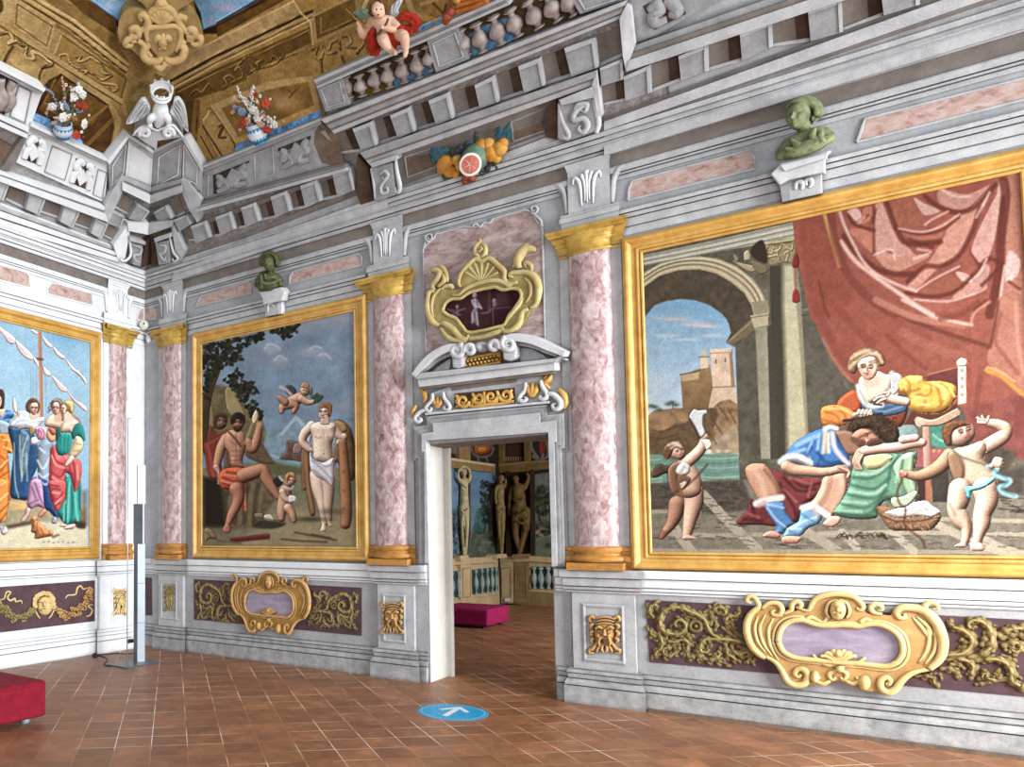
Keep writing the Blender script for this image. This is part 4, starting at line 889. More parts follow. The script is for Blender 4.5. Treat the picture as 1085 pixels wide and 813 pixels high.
# ------------------------------------------------------------------ entablature, parapets and balcony on the cove
Z1=lambda p:cv(330,60,6.022,p);Z2=lambda p:cv(500,0,5.42,p);Z4=lambda p:cv(360,150,4.783,p);Z5=lambda p:cv(190,90,6.022,p);Z7=lambda p:cv(0,60,4.517,p)
Z8=lambda p:cv(100,200,5.08,p);Z9=lambda p:cv(360,0,4.173,p);Z10=lambda p:cv(90,80,6.775,p)
_gz=np.linspace(5.06,8.2,200);_gp=proj(np.stack([np.interp(_gz,WL.K[:,1],WL.K[:,0]),-np.interp(_gz,WR.K[:,1],WR.K[:,0]),_gz],-1))
def groin(y):return float(np.interp(-y,-_gp[:,1],_gp[:,0]))
def cs(name,mat,w,pts,h,par,h0=0.0,bev=0,k=1):return slab(name,mat,w,pts,h,par,h0,k,bev)
def lerp(a,b,t):return (a[0]+(b[0]-a[0])*t,a[1]+(b[1]-a[1])*t)
def strips(name,w,tl,tr,br,bl,rows,par):
 """a moulding drawn between two ends: rows=[(t0,t1,h,mat)] from its top edge down"""
 for t0,t1,h,m in rows:cs(name,m,w,[lerp(tl,bl,t0),lerp(tr,br,t0),lerp(tr,br,t1),lerp(tl,bl,t1)],h,par)
def coffers(par,w,cells,dark='stone_brown',m='stone_grey',h=.10):
 for q in cells:
  o=cs('dentil_block',m,w,q,h,par);a,b,c,d=q
  cs('block_edge','stone_light',w,[a,b,lerp(b,c,.16),lerp(a,d,.16)],h+.012,o);cs('block_edge','stone_light',w,[lerp(a,b,.88),b,c,lerp(d,c,.88)],h+.012,o)
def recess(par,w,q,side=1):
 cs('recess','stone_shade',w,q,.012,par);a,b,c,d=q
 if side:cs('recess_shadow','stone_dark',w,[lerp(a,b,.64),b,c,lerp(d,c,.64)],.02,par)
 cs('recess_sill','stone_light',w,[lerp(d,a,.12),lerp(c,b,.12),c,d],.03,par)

 # --- right wall, left stretch (between corner pier and balcony)
par=thing('parapet','Grey parapet with pierced panels between the corner pier and the long balcony','parapet',WR.P(*WR.W(280,175),0))
GX=(213.5,173.5)
cs('face','stone_grey',WR,Z5([(140,555),(905,238),(1062,545),(102,795)]),.05,par)
strips('rail',WR,Z5([(145,518)])[0],Z5([(905,212)])[0],Z5([(905,250)])[0],Z5([(140,560)])[0],[(0,.4,.13,'stone_light'),(.4,.75,.11,'stone_grey'),(.75,1,.085,'stone_light')],par)
strips('base_moulding',WR,Z5([(120,752)])[0],Z5([(1050,500)])[0],Z5([(1072,548)])[0],Z5([(95,818)])[0],[(0,.35,.10,'stone_shade'),(.3,.62,.13,'stone_grey'),(.62,1,.16,'stone_light')],par)
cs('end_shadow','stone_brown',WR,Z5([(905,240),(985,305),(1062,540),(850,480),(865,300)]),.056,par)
for a in ([(215,575),(448,482),(452,630),(218,698)],[(628,405),(838,322),(850,482),(632,540)]):
 p=cs('pierced_panel','stone_dark',WR,Z5(a),.056,par);A,B,C,D=Z5(a);c=lerp(lerp(A,B,.5),lerp(D,C,.5),.5)
 mb=MB();U_=lambda u,v:lerp(lerp(A,B,u),lerp(D,C,u),v)
 mbslab(mb,WR,[U_(.5,.05),U_(.86,.5),U_(.5,.95),U_(.3,.55)],.085,0.0)
 for q in ([(.1,.15),(.22,.35),(.16,.6),(.3,.5),(.4,.8),(.12,.95)],[(.9,.1),(.78,.3),(.86,.55),(.7,.55),(.62,.85),(.9,.92)]):strand(mb,WR,[U_(*t) for t in q],[.03,.045,.05,.045,.05,.03],.06,.7)
 fixn(mb.build('quatrefoil','stone_grey',p))
for a in ([(478,442),(596,395),(604,570),(486,612)],[(150,590),(186,575),(182,715),(135,728)]):
 mb=MB();q=Z5(a);strand(mb,WR,q+[q[0]],.010,.055,1,1,6);mb.build('panel_border','stone_light',par)
ent=thing('trim_13','Coffered grey cornice with dentil blocks under the left parapet, door wall','cornice',WR.P(*WR.W(280,225),0),None,'structure')
X0=[202,228,255,286.5,318,352];WD=[15,15,14,15.5,16,18];ty=lambda x:208.7-.37*(x-286.3);hgt=lambda x:17+(x-200)*.042
cells=[[(x,ty(x)),(x+wd,ty(x+wd)),(x+wd+5.5,ty(x+wd)+hgt(x)),(x+5.5,ty(x)+hgt(x)+1.5)] for x,wd in zip(X0,WD)]
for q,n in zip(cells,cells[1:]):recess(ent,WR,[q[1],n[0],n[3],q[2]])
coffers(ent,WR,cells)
strips('lower_moulding',WR,(186,276),(404,190),(412,221),(182,299),[(0,.22,.03,'stone_shade'),(.22,.5,.06,'stone_grey'),(.5,1,.09,'stone_light')],ent)
strips('upper_fascia',WR,(203,238.5),(372,176),(373,181),(204,243),[(0,1,.05,'stone_shade')],ent)

# --- right wall, long balcony with turned balusters
bal=thing('balustrade','Long stone balcony with turned balusters high above the doorway','balustrade',WR.P(*WR.W(500,90),0))
strips('rail',WR,(332.5,84.9),(534,-3.5),(540,5),(336.5,94),[(0,.35,.16,'stone_light'),(.3,.7,.13,'stone_grey'),(.7,1,.14,'stone_light')],bal)
strips('base_moulding',WR,Z1([(62,402)])[0],Z2([(888,3)])[0],Z2([(850,108)])[0],Z1([(146,492)])[0],[(0,.26,.17,'stone_light'),(.22,.42,.13,'stone_shade'),(.42,.66,.13,'stone_grey'),(.62,.78,.11,'stone_shade'),(.78,1,.12,'stone_light')],bal)
for q,lb in ((Z1([(30,188),(195,122),(242,306),(92,352)]),1),(Z9([(385,180),(520,116),(572,262),(425,322)]),1),(Z2([(560,-20),(622,82),(888,-6),(860,-60)]),0)):
 p=cs('pedestal','stone_grey',WR,q,.12,bal);mb=MB();c=lerp(q[0],q[2],.5);qq=[lerp(v,c,.28) for v in q];strand(mb,WR,qq+[qq[0]],.010,.122,1,1,6);mb.build('panel_border','stone_light',p)
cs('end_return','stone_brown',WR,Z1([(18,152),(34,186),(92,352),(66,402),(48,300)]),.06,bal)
BAL=[((22,335),(45,432)),((82,328),(102,424)),((143,298),(165,402)),((203,275),(224,388)),((266,250),(287,366)),((332,218),(354,346)),((382,196),(412,310)),
((530,128),(566,246)),((600,98),(635,232)),((676,66),(716,198)),((750,38),(792,162)),((828,4),(884,124)),((905,-30),(968,92)),((980,-55),(1040,66))]
BPR=[(.62,0),(.66,.03),(.60,.06),(.34,.085),(.30,.12),(.40,.15),(.33,.18),(.60,.24),(.92,.34),(1.0,.42),(.90,.54),(.62,.66),(.40,.72),(.30,.76),(.36,.80),(.30,.83),(.62,.88),(.80,.92),(.80,.95),(.60,.955),(.60,1.0)]
for t,b in BAL:
 (x0,y0),(x1,y1)=Z9([b])[0],Z9([t])[0];A=WR.P(*WR.W(x0,y0,.06),.06);B=WR.P(*WR.W(x1,y1,.06),.06);ax=B-A;L=np.linalg.norm(ax);ax /= L
 ex=np.cross(ax,wnorm(WR,*WR.W(x0,y0)));ex /= np.linalg.norm(ex)
 V,F=lathe_geo([(r*.080,z*L) for r,z in BPR],A,0,2*math.pi,14,ax,ex);obj('baluster',V,F,'baluster_stone',bal,True)
ent=thing('trim_14','Row of large dentil blocks carrying the balcony above the doorway','cornice',WR.P(*WR.W(500,150),0),None,'structure')
cells=[Z1([(262,462),(375,418),(415,568),(318,606)]),Z1([(500,376),(617,326),(660,476),(550,520)]),Z1([(745,282),(866,232),(905,394),(795,436)]),Z2([(15,490),(120,438),(152,585),(45,624)]),Z2([(265,382),(386,335),(416,490),(300,536)]),Z2([(530,278),(704,215),(725,386),(570,442)])]
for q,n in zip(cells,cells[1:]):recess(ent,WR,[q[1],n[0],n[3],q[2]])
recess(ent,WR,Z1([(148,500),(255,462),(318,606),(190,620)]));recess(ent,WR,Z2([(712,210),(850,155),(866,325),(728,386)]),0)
coffers(ent,WR,cells)
strips('lintel',WR,Z1([(308,614)])[0],Z2([(712,406)])[0],Z2([(690,492)])[0],Z1([(372,692)])[0],[(0,.5,.15,'stone_grey'),(.5,.64,.12,'stone_shade'),(.62,1,.12,'stone_light')],ent)
cs('lintel_return','stone_pale',WR,Z2([(690,490),(714,404),(742,655),(722,680)]),.14,ent)
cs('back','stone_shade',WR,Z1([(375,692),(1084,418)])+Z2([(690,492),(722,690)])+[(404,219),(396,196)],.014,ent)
for q in (Z1([(595,640),(770,585),(795,705),(615,770)]),Z2([(225,700),(425,620),(440,745),(240,812)])):
 p=cs('sunk_panel','stone_brown',WR,q,.02,ent);mb=MB();strand(mb,WR,q+[q[0]],.012,.02,1,1,6);mb.build('panel_border','stone_grey',p)
strips('lower_moulding',WR,(404,205),Z2([(720,660)])[0],Z2([(725,700)])[0],(410,222),[(0,.4,.03,'stone_grey'),(.4,1,.06,'stone_light')],ent)

# --- right wall, far right stretch
par=thing('parapet','Stretch of parapet with pierced scroll panel at the upper right','parapet',WR.P(*WR.W(750,15),0))
cs('face','stone_grey',WR,Z2([(890,10),(1000,-60),(1500,-240),(1560,-80),(1084,190),(935,250)]),.05,par)
cs('pierced_panel','stone_dark',WR,Z2([(980,35),(1160,-50),(1230,80),(1050,172)]),.056,par)
mb=MB()
for q in ([(1010,60),(1060,30),(1084,60),(1040,90),(1060,130),(1120,110)],[(1100,10),(1150,20),(1180,70),(1130,80)]):strand(mb,WR,Z2(q),[.03,.05,.05,.05,.03],.06,.7)
mb.build('scroll','stone_grey',par,True)
strips('base_moulding',WR,Z2([(925,265)])[0],(1085,-95),(1085,-62),Z2([(885,412)])[0],[(0,.3,.10,'stone_grey'),(.3,.6,.12,'stone_shade'),(.55,1,.15,'stone_light')],par)
cs('return_moulding','stone_pale',WR,Z2([(848,108),(885,28),(912,40),(936,255),(884,412),(866,320)]),.14,par)
ent=thing('trim_15','Dentil blocks and pale mouldings above the large bust','cornice',WR.P(*WR.W(780,60),0),None,'structure')
Zr2=lambda p:cv(660,0,2.553,p)
cells=[Z2([(735,392),(864,338),(870,456),(745,495)]),Z2([(872,440),(1020,374),(1026,532),(880,580)]),Zr2([(150,152),(228,120),(230,192),(157,218)]),Zr2([(316,90),(402,58),(405,126),(322,165)]),Zr2([(500,26),(592,-6),(596,86),(508,112)]),Zr2([(696,-40),(800,-80),(804,12),(706,42)])]
recess(ent,WR,Z2([(748,500),(866,458),(880,578),(750,606)]));recess(ent,WR,[cells[1][1],cells[2][0],cells[2][3],cells[1][2]])
for q,n in zip(cells[2:],cells[3:]):recess(ent,WR,[q[1],n[0],n[3],q[2]])
coffers(ent,WR,cells)
strips('mouldings',WR,(640,125),(1085,-38),(1085,30),(640,165),[(0,.12,.03,'stone_shade'),(.1,.34,.09,'stone_light'),(.34,.42,.06,'stone_shade'),(.42,.72,.07,'stone_grey'),(.72,1,.09,'stone_light')],ent)

# --- corner pier and consoles (door wall side and left wall side)
pier=thing('corner_pier','Projecting white stone pier in the corner carrying the crowned eagle','pier',(WL.K[4][0],-WR.K[4][0],6.4))
gx=[(groin(y),y) for y in (159,163,168,198,204,216,226,236,249)]
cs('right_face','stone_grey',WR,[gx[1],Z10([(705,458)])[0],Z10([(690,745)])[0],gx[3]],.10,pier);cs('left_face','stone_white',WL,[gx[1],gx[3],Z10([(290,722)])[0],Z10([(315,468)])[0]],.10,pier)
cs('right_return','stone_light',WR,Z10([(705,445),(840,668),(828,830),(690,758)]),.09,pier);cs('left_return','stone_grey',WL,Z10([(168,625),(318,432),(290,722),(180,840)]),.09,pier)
strips('right_cap',WR,gx[0],Z10([(710,436)])[0],Z10([(700,476)])[0],gx[2],[(0,.45,.15,'stone_light'),(.45,1,.12,'stone_grey')],pier);strips('left_cap',WL,Z10([(314,424)])[0],gx[0],gx[2],Z10([(312,470)])[0],[(0,.45,.15,'stone_white'),(.45,1,.12,'stone_light')],pier)
cs('return_cap','stone_pale',WR,Z10([(705,436),(722,450),(846,664),(838,690),(700,460)]),.14,pier);cs('return_cap','stone_white',WL,Z10([(160,612),(312,424),(322,440),(176,642)]),.14,pier)
for w,q in ((WR,Z10([(532,585),(682,500),(668,715),(520,790)])),(WL,Z10([(332,500),(478,575),(462,780),(312,715)])),(WR,Z10([(712,500),(810,665),(800,780),(705,735)])),(WL,Z10([(200,650),(292,500),(275,700),(195,790)]))):
 mb=MB();strand(mb,w,q+[q[0]],.008,.10,1,1,6);mb.build('panel_border','stone_white',pier)
strips('right_base',WR,gx[3],Z10([(690,742)])[0],(192,204),gx[5],[(0,.3,.13,'stone_grey'),(.28,.55,.12,'stone_shade'),(.5,1,.17,'stone_light')],pier);strips('left_base',WL,Z6([(785,38)])[0],gx[3],gx[5],Z6([(782,130)])[0],[(0,.3,.13,'stone_light'),(.28,.55,.12,'stone_grey'),(.5,1,.17,'stone_white')],pier)
cs('return_base','stone_light',WR,[(191.8,189.5),(199,192),(213,212),(209,236),(200,222),(193,205)],.13,pier);cs('return_base','stone_light',WL,Z6([(780,30),(795,60),(785,132),(690,345),(660,300),(668,225)]),.13,pier)
ent=thing('trim_16','Coffered underside of the corner pier with dark recesses','cornice',(WL.K[2][0],-WR.K[2][0],5.7),None,'structure')
for w,q in ((WL,Z6([(800,160),(878,206),(815,286),(735,245)])),(WR,Z8([(385,72),(448,40),(490,130),(425,165)])),(WR,Z8([(490,215),(516,190),(545,282),(508,280)])),(WL,Z6([(690,350),(768,380),(730,458),(660,420)]))):recess(ent,w,q,0)
coffers(ent,WL,[Z6([(880,215),(958,265),(905,335),(822,312)]),Z6([(725,262),(800,300),(768,372),(690,345)])]);coffers(ent,WR,[Z8([(425,170),(496,140),(522,190),(455,232)]),Z8([(318,128),(380,92),(418,160),(352,190)])])
strips('lintel',WL,Z6([(815,338)])[0],gx[7],gx[8],Z6([(820,390)])[0],[(0,1,.13,'stone_white')],ent);strips('lintel',WR,gx[7],Z8([(420,170)])[0],Z8([(415,205)])[0],gx[8],[(0,1,.13,'stone_light')],ent)
cs('console_back','stone_shade',WL,[Z6([(815,385)])[0],gx[8],(groin(281),281),Z6([(850,610)])[0],Z6([(760,590)])[0]],.012,ent);cs('console_back','stone_brown',WR,[gx[8],Z8([(415,205)])[0],Z8([(440,300)])[0],Z8([(430,420)])[0],(groin(281),281)],.012,ent)
cs('stepped_jamb','stone_white',WL,Z6([(815,350),(830,385),(800,560),(760,595),(725,480)]),.10,ent);cs('stepped_jamb','stone_light',WR,Z8([(415,205),(425,190),(482,330),(455,395),(440,380)]),.10,ent)

def console(w,label,f,body,sc,sc2,side,mat='stone_grey'):
 """scrolled bracket: f = front outline"""
 root=thing('scroll_bracket',label,'bracket',w.P(*w.W(*f[-1]),0));cs('body',mat,w,f,.13,root,0,.01);
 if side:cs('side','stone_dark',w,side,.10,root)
 cs('top_slab','stone_light',w,body,.16,root)
 mb=MB()
 for p,r in sc:strand(mb,w,p,[a*.72 for a in r],.135,.9)
 mb.build('scroll','stone_light',root,True)
 if sc2:
  for p,r in sc2:mb=MB();strand(mb,w,p,[a*.75 for a in r],.12,.9);mb.build('edge_scroll','stone_white' if w is WL else 'stone_pale',root,True)
console(WR,'Scrolled stone bracket under the balcony at upper left of the doorway',Z4([(158,130),(268,105),(285,270),(175,305),(170,220)]),Z4([(150,112),(285,68),(290,92),(165,132)]),
[(Z4([(205,165),(230,150),(245,172),(228,192),(215,180)]),[.02,.03,.03,.022,.012]),(Z4([(245,180),(210,225),(215,262),(242,255),(240,232),(225,235)]),[.02,.03,.03,.026,.018,.01])],
[(Z4([(280,65),(290,150),(305,220),(300,255),(282,250),(285,232)]),[.02,.03,.034,.03,.02,.012]),(Z4([(160,135),(175,220),(180,290)]),[.02,.026,.02])],Z4([(90,70),(140,130),(170,300),(105,320),(85,260)]))
console(WR,'Large scrolled stone bracket under the right end of the balcony',Z2([(490,590),(700,560),(728,745),(545,812),(490,800)]),Z2([(500,575),(690,498),(702,560),(515,605)]),
[(Z2([(590,640),(610,600),(660,600),(650,640),(625,635)]),[.024,.036,.036,.028,.014]),(Z2([(650,600),(590,650),(590,690),(640,680),(665,720),(640,760),(612,740),(625,720)]),[.03,.04,.04,.036,.04,.034,.022,.012])],
[(Z2([(700,500),(706,600),(728,700),(715,765)]),[.02,.028,.034,.026]),(Z2([(500,600),(520,690),(560,780),(530,790),(525,760)]),[.022,.03,.034,.022,.012])],Z2([(425,620),(480,565),(492,800),(430,790),(410,700)]))
console(WL,'Corner scroll bracket on the left wall under the pier',Z6([(835,460),(915,480),(900,620),(850,605)]),Z6([(830,430),(930,460),(928,480),(832,455)]),
[(Z6([(850,480),(900,500),(890,540),(855,545),(865,580),(890,590)]),[.02,.03,.034,.034,.026,.014])],[(Z6([(825,440),(835,540),(800,580),(770,575),(780,560)]),[.02,.026,.026,.018,.01])],Z6([(930,450),(965,430),(965,600),(900,625)]))
console(WR,'Corner scroll bracket on the door wall under the pier',Z8([(325,290),(400,275),(405,400),(345,412)]),Z8([(320,268),(405,240),(408,262),(325,290)]),
[(Z8([(350,305),(385,310),(375,345),(355,350),(375,385),(385,365)]),[.02,.03,.034,.034,.026,.014])],[(Z8([(405,260),(425,340),(450,375),(430,392),(420,375)]),[.02,.026,.026,.018,.01])],Z8([(305,270),(325,290),(345,412),(310,420)]))

# --- left wall
par=thing('parapet','White parapet with pierced quatrefoil panels on the left wall','parapet',WL.P(*WL.W(60,165),0))
cs('face','stone_white',WL,Z7([(75,505),(140,335),(520,505),(500,700)]),.05,par)
strips('rail',WL,Z7([(150,318)])[0],Z7([(520,492)])[0],Z7([(515,520)])[0],Z7([(140,348)])[0],[(0,.5,.13,'stone_white'),(.5,1,.10,'stone_light')],par)
strips('base_moulding',WL,Z6([(-120,-30)])[0],Z6([(665,232)])[0],Z6([(690,335)])[0],Z6([(-120,30)])[0],[(0,.3,.13,'stone_white'),(.28,.55,.12,'stone_grey'),(.5,1,.16,'stone_white')],par)
for a in ([(140,375),(226,412),(196,525),(104,488)],[(364,486),(456,526),(432,645),(332,602)]):
 p=cs('pierced_panel','stone_dark',WL,Z7(a),.056,par);A,B,C,D=Z7(a);U_=lambda u,v:lerp(lerp(A,B,u),lerp(D,C,u),v);mb=MB()
 mbslab(mb,WL,[U_(.5,.3),U_(.78,.62),U_(.5,.97),U_(.22,.62)],.085)
 for sgn in (0,1):
  f_=(lambda u:u) if sgn else (lambda u:1-u)
  strand(mb,WL,[U_(f_(.45),.12),U_(f_(.25),.06),U_(f_(.12),.3),U_(f_(.28),.4),U_(f_(.12),.65),U_(f_(.1),.95)],[.03,.045,.05,.045,.05,.04],.06,.7)
 fixn(mb.build('quatrefoil','stone_white',p))
for a in ([(250,428),(345,468),(310,592),(214,552)],[(470,540),(510,556),(490,680),(445,660)]):
 mb=MB();q=Z7(a);strand(mb,WL,q+[q[0]],.009,.055,1,1,6);mb.build('panel_border','stone_grey',par)
par=thing('parapet','White projecting balcony end with pale pedestal at the far left edge','parapet',WL.P(*WL.W(15,120),0))
cs('face','stone_white',WL,Z7([(-60,30),(215,160),(200,180),(140,350),(-60,262)]),.10,par)
strips('rail',WL,Z7([(-80,5)])[0],Z7([(220,155)])[0],Z7([(200,184)])[0],Z7([(-80,40)])[0],[(0,.5,.2,'stone_white'),(.5,1,.16,'stone_light')],par)
cs('opening','stone_dark',WL,Z7([(-60,45),(72,108),(22,282),(-60,248)]),.105,par)
mb=MB();strand(mb,WL,Z7([(-10,250),(10,200),(0,150),(-5,100)]),[.05,.085,.05,.07],.12);mb.build('baluster','baluster_stone',par,True);mb=MB();strand(mb,WL,Z7([(20,260),(50,210),(40,160),(60,115)]),[.04,.07,.04,.06],.12);mb.build('baluster','baluster_stone',par,True)
mb=MB();q=Z7([(90,140),(150,168),(120,318),(48,285)]);strand(mb,WL,q+[q[0]],.009,.105,1,1,6);mb.build('panel_border','stone_grey',par)
strips('base_moulding',WL,Z7([(-80,240)])[0],Z7([(140,345)])[0],Z7([(130,392)])[0],Z7([(-80,300)])[0],[(0,.4,.17,'stone_white'),(.4,.6,.14,'stone_grey'),(.6,1,.18,'stone_white')],par)
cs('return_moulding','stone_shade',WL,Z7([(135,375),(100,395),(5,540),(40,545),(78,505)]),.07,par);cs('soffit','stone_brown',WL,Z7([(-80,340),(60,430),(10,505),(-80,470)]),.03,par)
ent=thing('trim_17','White coffered cornice with dentil blocks on the left wall','cornice',WL.P(*WL.W(60,215),0),None,'structure')
cells=[Z6([(-40,60),(60,100),(22,198),(-80,160)]),Z6([(195,135),(300,172),(252,290),(165,252)]),Z6([(415,220),(516,262),(465,372),(385,332)]),Z6([(615,310),(692,348),(648,442),(580,405)])]
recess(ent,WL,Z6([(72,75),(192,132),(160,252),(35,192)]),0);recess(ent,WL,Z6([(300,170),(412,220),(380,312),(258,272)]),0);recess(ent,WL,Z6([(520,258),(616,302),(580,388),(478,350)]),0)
coffers(ent,WL,cells,m='stone_light')
strips('mouldings',WL,Z6([(-100,170)])[0],Z6([(735,490)])[0],Z6([(760,590)])[0],Z6([(-100,330)])[0],[(0,.12,.04,'stone_white'),(.12,.3,.05,'stone_light'),(.3,.36,.03,'stone_shade'),(.36,.62,.08,'stone_white'),(.62,.7,.05,'stone_shade'),(.7,1,.09,'stone_white')],ent)
# ------------------------------------------------------------------ the painted vault
Z11=lambda p:cv(90,0,6.775,p);Z12=lambda p:cv(0,0,6.775,p);Z13=lambda p:cv(230,0,6.775,p)
OCH,OCL,OCD,BRD,SKY=(142,112,62),(184,154,104),(96,70,32),(62,42,18),(104,140,172)
def foliage(c,tr,pts,col,w=1.0,a=.9):
 c.stroke([(x+.8,y+1) for x,y in tr(pts)],w*1.1,BRD,.6);c.stroke(tr(pts),w,col,a,taper=1.0)
def paint_vault_right():
 c=Canvas(WR,.0,6.7,5.05,WR.l[-1],.0125,0,(134,128,123));c.noise(14,.12,3);c.noise(3,.08,4)
 c.poly([(150,-400),(150,170),(163,182),(214,178),(345,124),(333,86),(405,62),(545,12),(545,-400)],OCH,1,k=1,nz=.18,nsc=16)
 c.noise(5,.10,9)
 # sky and its dark border
 c.poly([(196,-60),(206,6),(214,36),(232,36),(310,-10),(330,-60)],BRD,1,k=1);c.poly([(200,-60),(205,0),(212.5,13),(215.5,31),(230,25),(274,0),(300,-20),(310,-60)],SKY,1,k=1,nz=.15,nsc=9)
 c.blob(240,8,14,6,(176,172,190),.7);c.blob(225,22,8,4,(160,150,165),.6);c.blob(262,-2,12,4,(150,170,196),.7)
 c.poly(Z13([(0,190),(330,20),(420,-30),(560,-40),(0,270)]),OCD,1,k=1,nz=.2);c.stroke(Z13([(0,165),(290,-5)]),1.0,BRD,.9,k=1)
 c.poly(Z13([(-420,480),(0,270),(545,0),(605,85),(0,395),(-380,600)]),(158,130,86),1,k=1,nz=.15);c.stroke(Z13([(-420,490),(0,285),(550,10)]),.7,OCL,.8,k=1)
 for y,col,w in ((400,BRD,1.6),(425,(150,122,76),1.3),(446,BRD,.6),(460,(166,138,90),.8)):c.stroke(Z13([(-390,y+215),(0,y),(680,y-320)]),w,col,.9,k=1)
 c.poly(Z13([(-300,640),(0,490),(672,190),(690,300),(0,640),(-300,770)]),(98,72,34),1,k=1,nz=.2);c.stroke(Z13([(-280,660),(0,520),(660,215),(675,290)]),.6,OCH,.8,k=1)
 r=Z13
 for p in ([(10,620),(40,640),(70,600),(50,560),(90,540),(130,570),(110,600)],[(100,590),(180,550),(160,480),(130,500),(170,440),(230,400),(290,430)],[(190,540),(240,520),(250,480),(200,420)],[(250,490),(330,480),(400,460),(440,430),(400,400),(380,440)],[(300,480),(280,450),(330,430)],[(440,430),(500,400),(570,380)],[(210,520),(260,500),(300,490)],[(450,420),(480,390)],[(-200,690),(-150,640),(-110,660),(-60,600),(-20,640)]):foliage(c,r,p,(140,112,62))
 c.poly(Z13([(680,130),(705,90),(720,290),(696,305)]),(150,122,76),.7,k=1);c.stroke(Z13([(545,0),(600,90),(670,160),(690,320)]),1.0,OCL,.8,k=1)
 c.poly(Z13([(700,110),(985,-30),(1010,160),(718,278)]),(104,78,38),1,k=1,nz=.2);c.stroke(Z13([(700,112),(985,-28)]),1.2,(150,122,78),.9,k=1);c.stroke(Z13([(745,130),(745,240),(960,145)]),.8,OCH,.8,k=1)
 c.stroke(Z13([(690,310),(1000,170),(1084,110)]),1.6,(146,118,72),.9,k=1)
 for p in ([(680,350),(720,330),(700,400),(740,420),(760,370),(800,350),(820,300),(870,290),(880,350)],[(760,330),(790,380),(850,370)],[(900,260),(940,250),(960,300),(920,330),(990,340)],[(890,400),(930,500)],[(740,420),(750,530)],[(1000,220),(1050,300),(1000,380)]):foliage(c,r,p,(160,132,80),1.4)
 # lower panels behind the vase
 c.poly(Z5([(-70,60),(130,100),(120,350),(40,420),(-40,250)]),OCD,2,k=1,nz=.2);c.stroke(Z5([(0,110),(280,20),(420,-40)]),2.0,OCD,.8,k=1);c.stroke(Z5([(105,120),(90,300),(120,330)]),2.2,(124,98,50),.8)
 c.poly(Z5([(150,250),(170,195),(210,165),(360,390),(300,480),(250,470)]),(158,128,80),.8,3,nz=.12);c.stroke(Z5([(150,262),(290,480)]),1.0,BRD,.7,k=1);c.poly(Z5([(120,280),(140,265),(250,470),(150,520),(115,480)]),(140,112,62),.8,k=1);c.stroke(Z5([(138,330),(215,470)]),.8,BRD,.6,k=1)
 foliage(c,Z5,[(250,260),(280,250),(260,300),(250,330),(290,330)],(104,78,40),1.2)
 c.poly(Z5([(203,128),(560,-20),(850,-60),(905,110),(912,165),(590,290),(460,350),(365,372)]),(168,138,90),1,k=1,nz=.12);c.poly(Z5([(270,150),(560,30),(820,-20),(860,130),(600,240),(440,310),(375,330)]),(132,100,52),1,k=1,nz=.2,nsc=10)
 c.blob(300,108,16,10,(178,150,104),.6);c.stroke(Z5([(203,128),(365,372)]),.8,OCL,.8,k=1);c.stroke(Z5([(690,30),(720,60),(700,80),(760,20)]),.8,OCD,.7)
 c.poly(Z5([(340,432),(372,372),(470,352),(600,286),(912,158),(935,190),(600,335),(480,400)]),(104,140,178),1,k=1,nz=.28,nsc=4)
 c.poly(Z1([(-20,372),(80,335),(92,352),(64,402),(-20,430)]),(104,140,178),1,k=1,nz=.25,nsc=4)
 # behind the balusters
 c.poly(Z9([(-10,340),(520,115),(720,20),(1084,-130),(1084,60),(575,262),(100,440),(0,470)]),(92,76,52),1,k=1,nz=.2)
 for q in ([(235,330),(262,300),(400,240),(424,315),(330,360),(262,400),(240,385)],[(545,170),(620,120),(760,70),(790,165),(720,200),(570,255)]):c.poly(Z9(q),(104,144,176),1,k=1,nz=.2,nsc=5)
 c.poly(Z9([(100,370),(230,300),(232,400),(110,430)]),(124,98,50),1,k=1);c.poly(Z9([(310,165),(345,125),(400,95),(462,74),(470,105)]),(108,146,188),.8,2,nz=.2,nsc=4)
 for p,col,w in (([(400,0),(460,60),(500,70)],OCD,1.5),([(300,-10),(330,60),(420,90)],(168,138,90),3),([(120,0),(105,40),(110,90)],(176,148,100),2),([(0,120),(60,95)],OCD,1.5),([(360,20),(520,-40)],(168,138,88),2),([(470,20),(460,70)],OCD,1.2)):c.stroke(Z9(p),w,col,.8)
 c.finish(.92,1.1,1.2,.06);return tag(c.build('ceiling','vault_fresco',None,1.06),kind='structure')
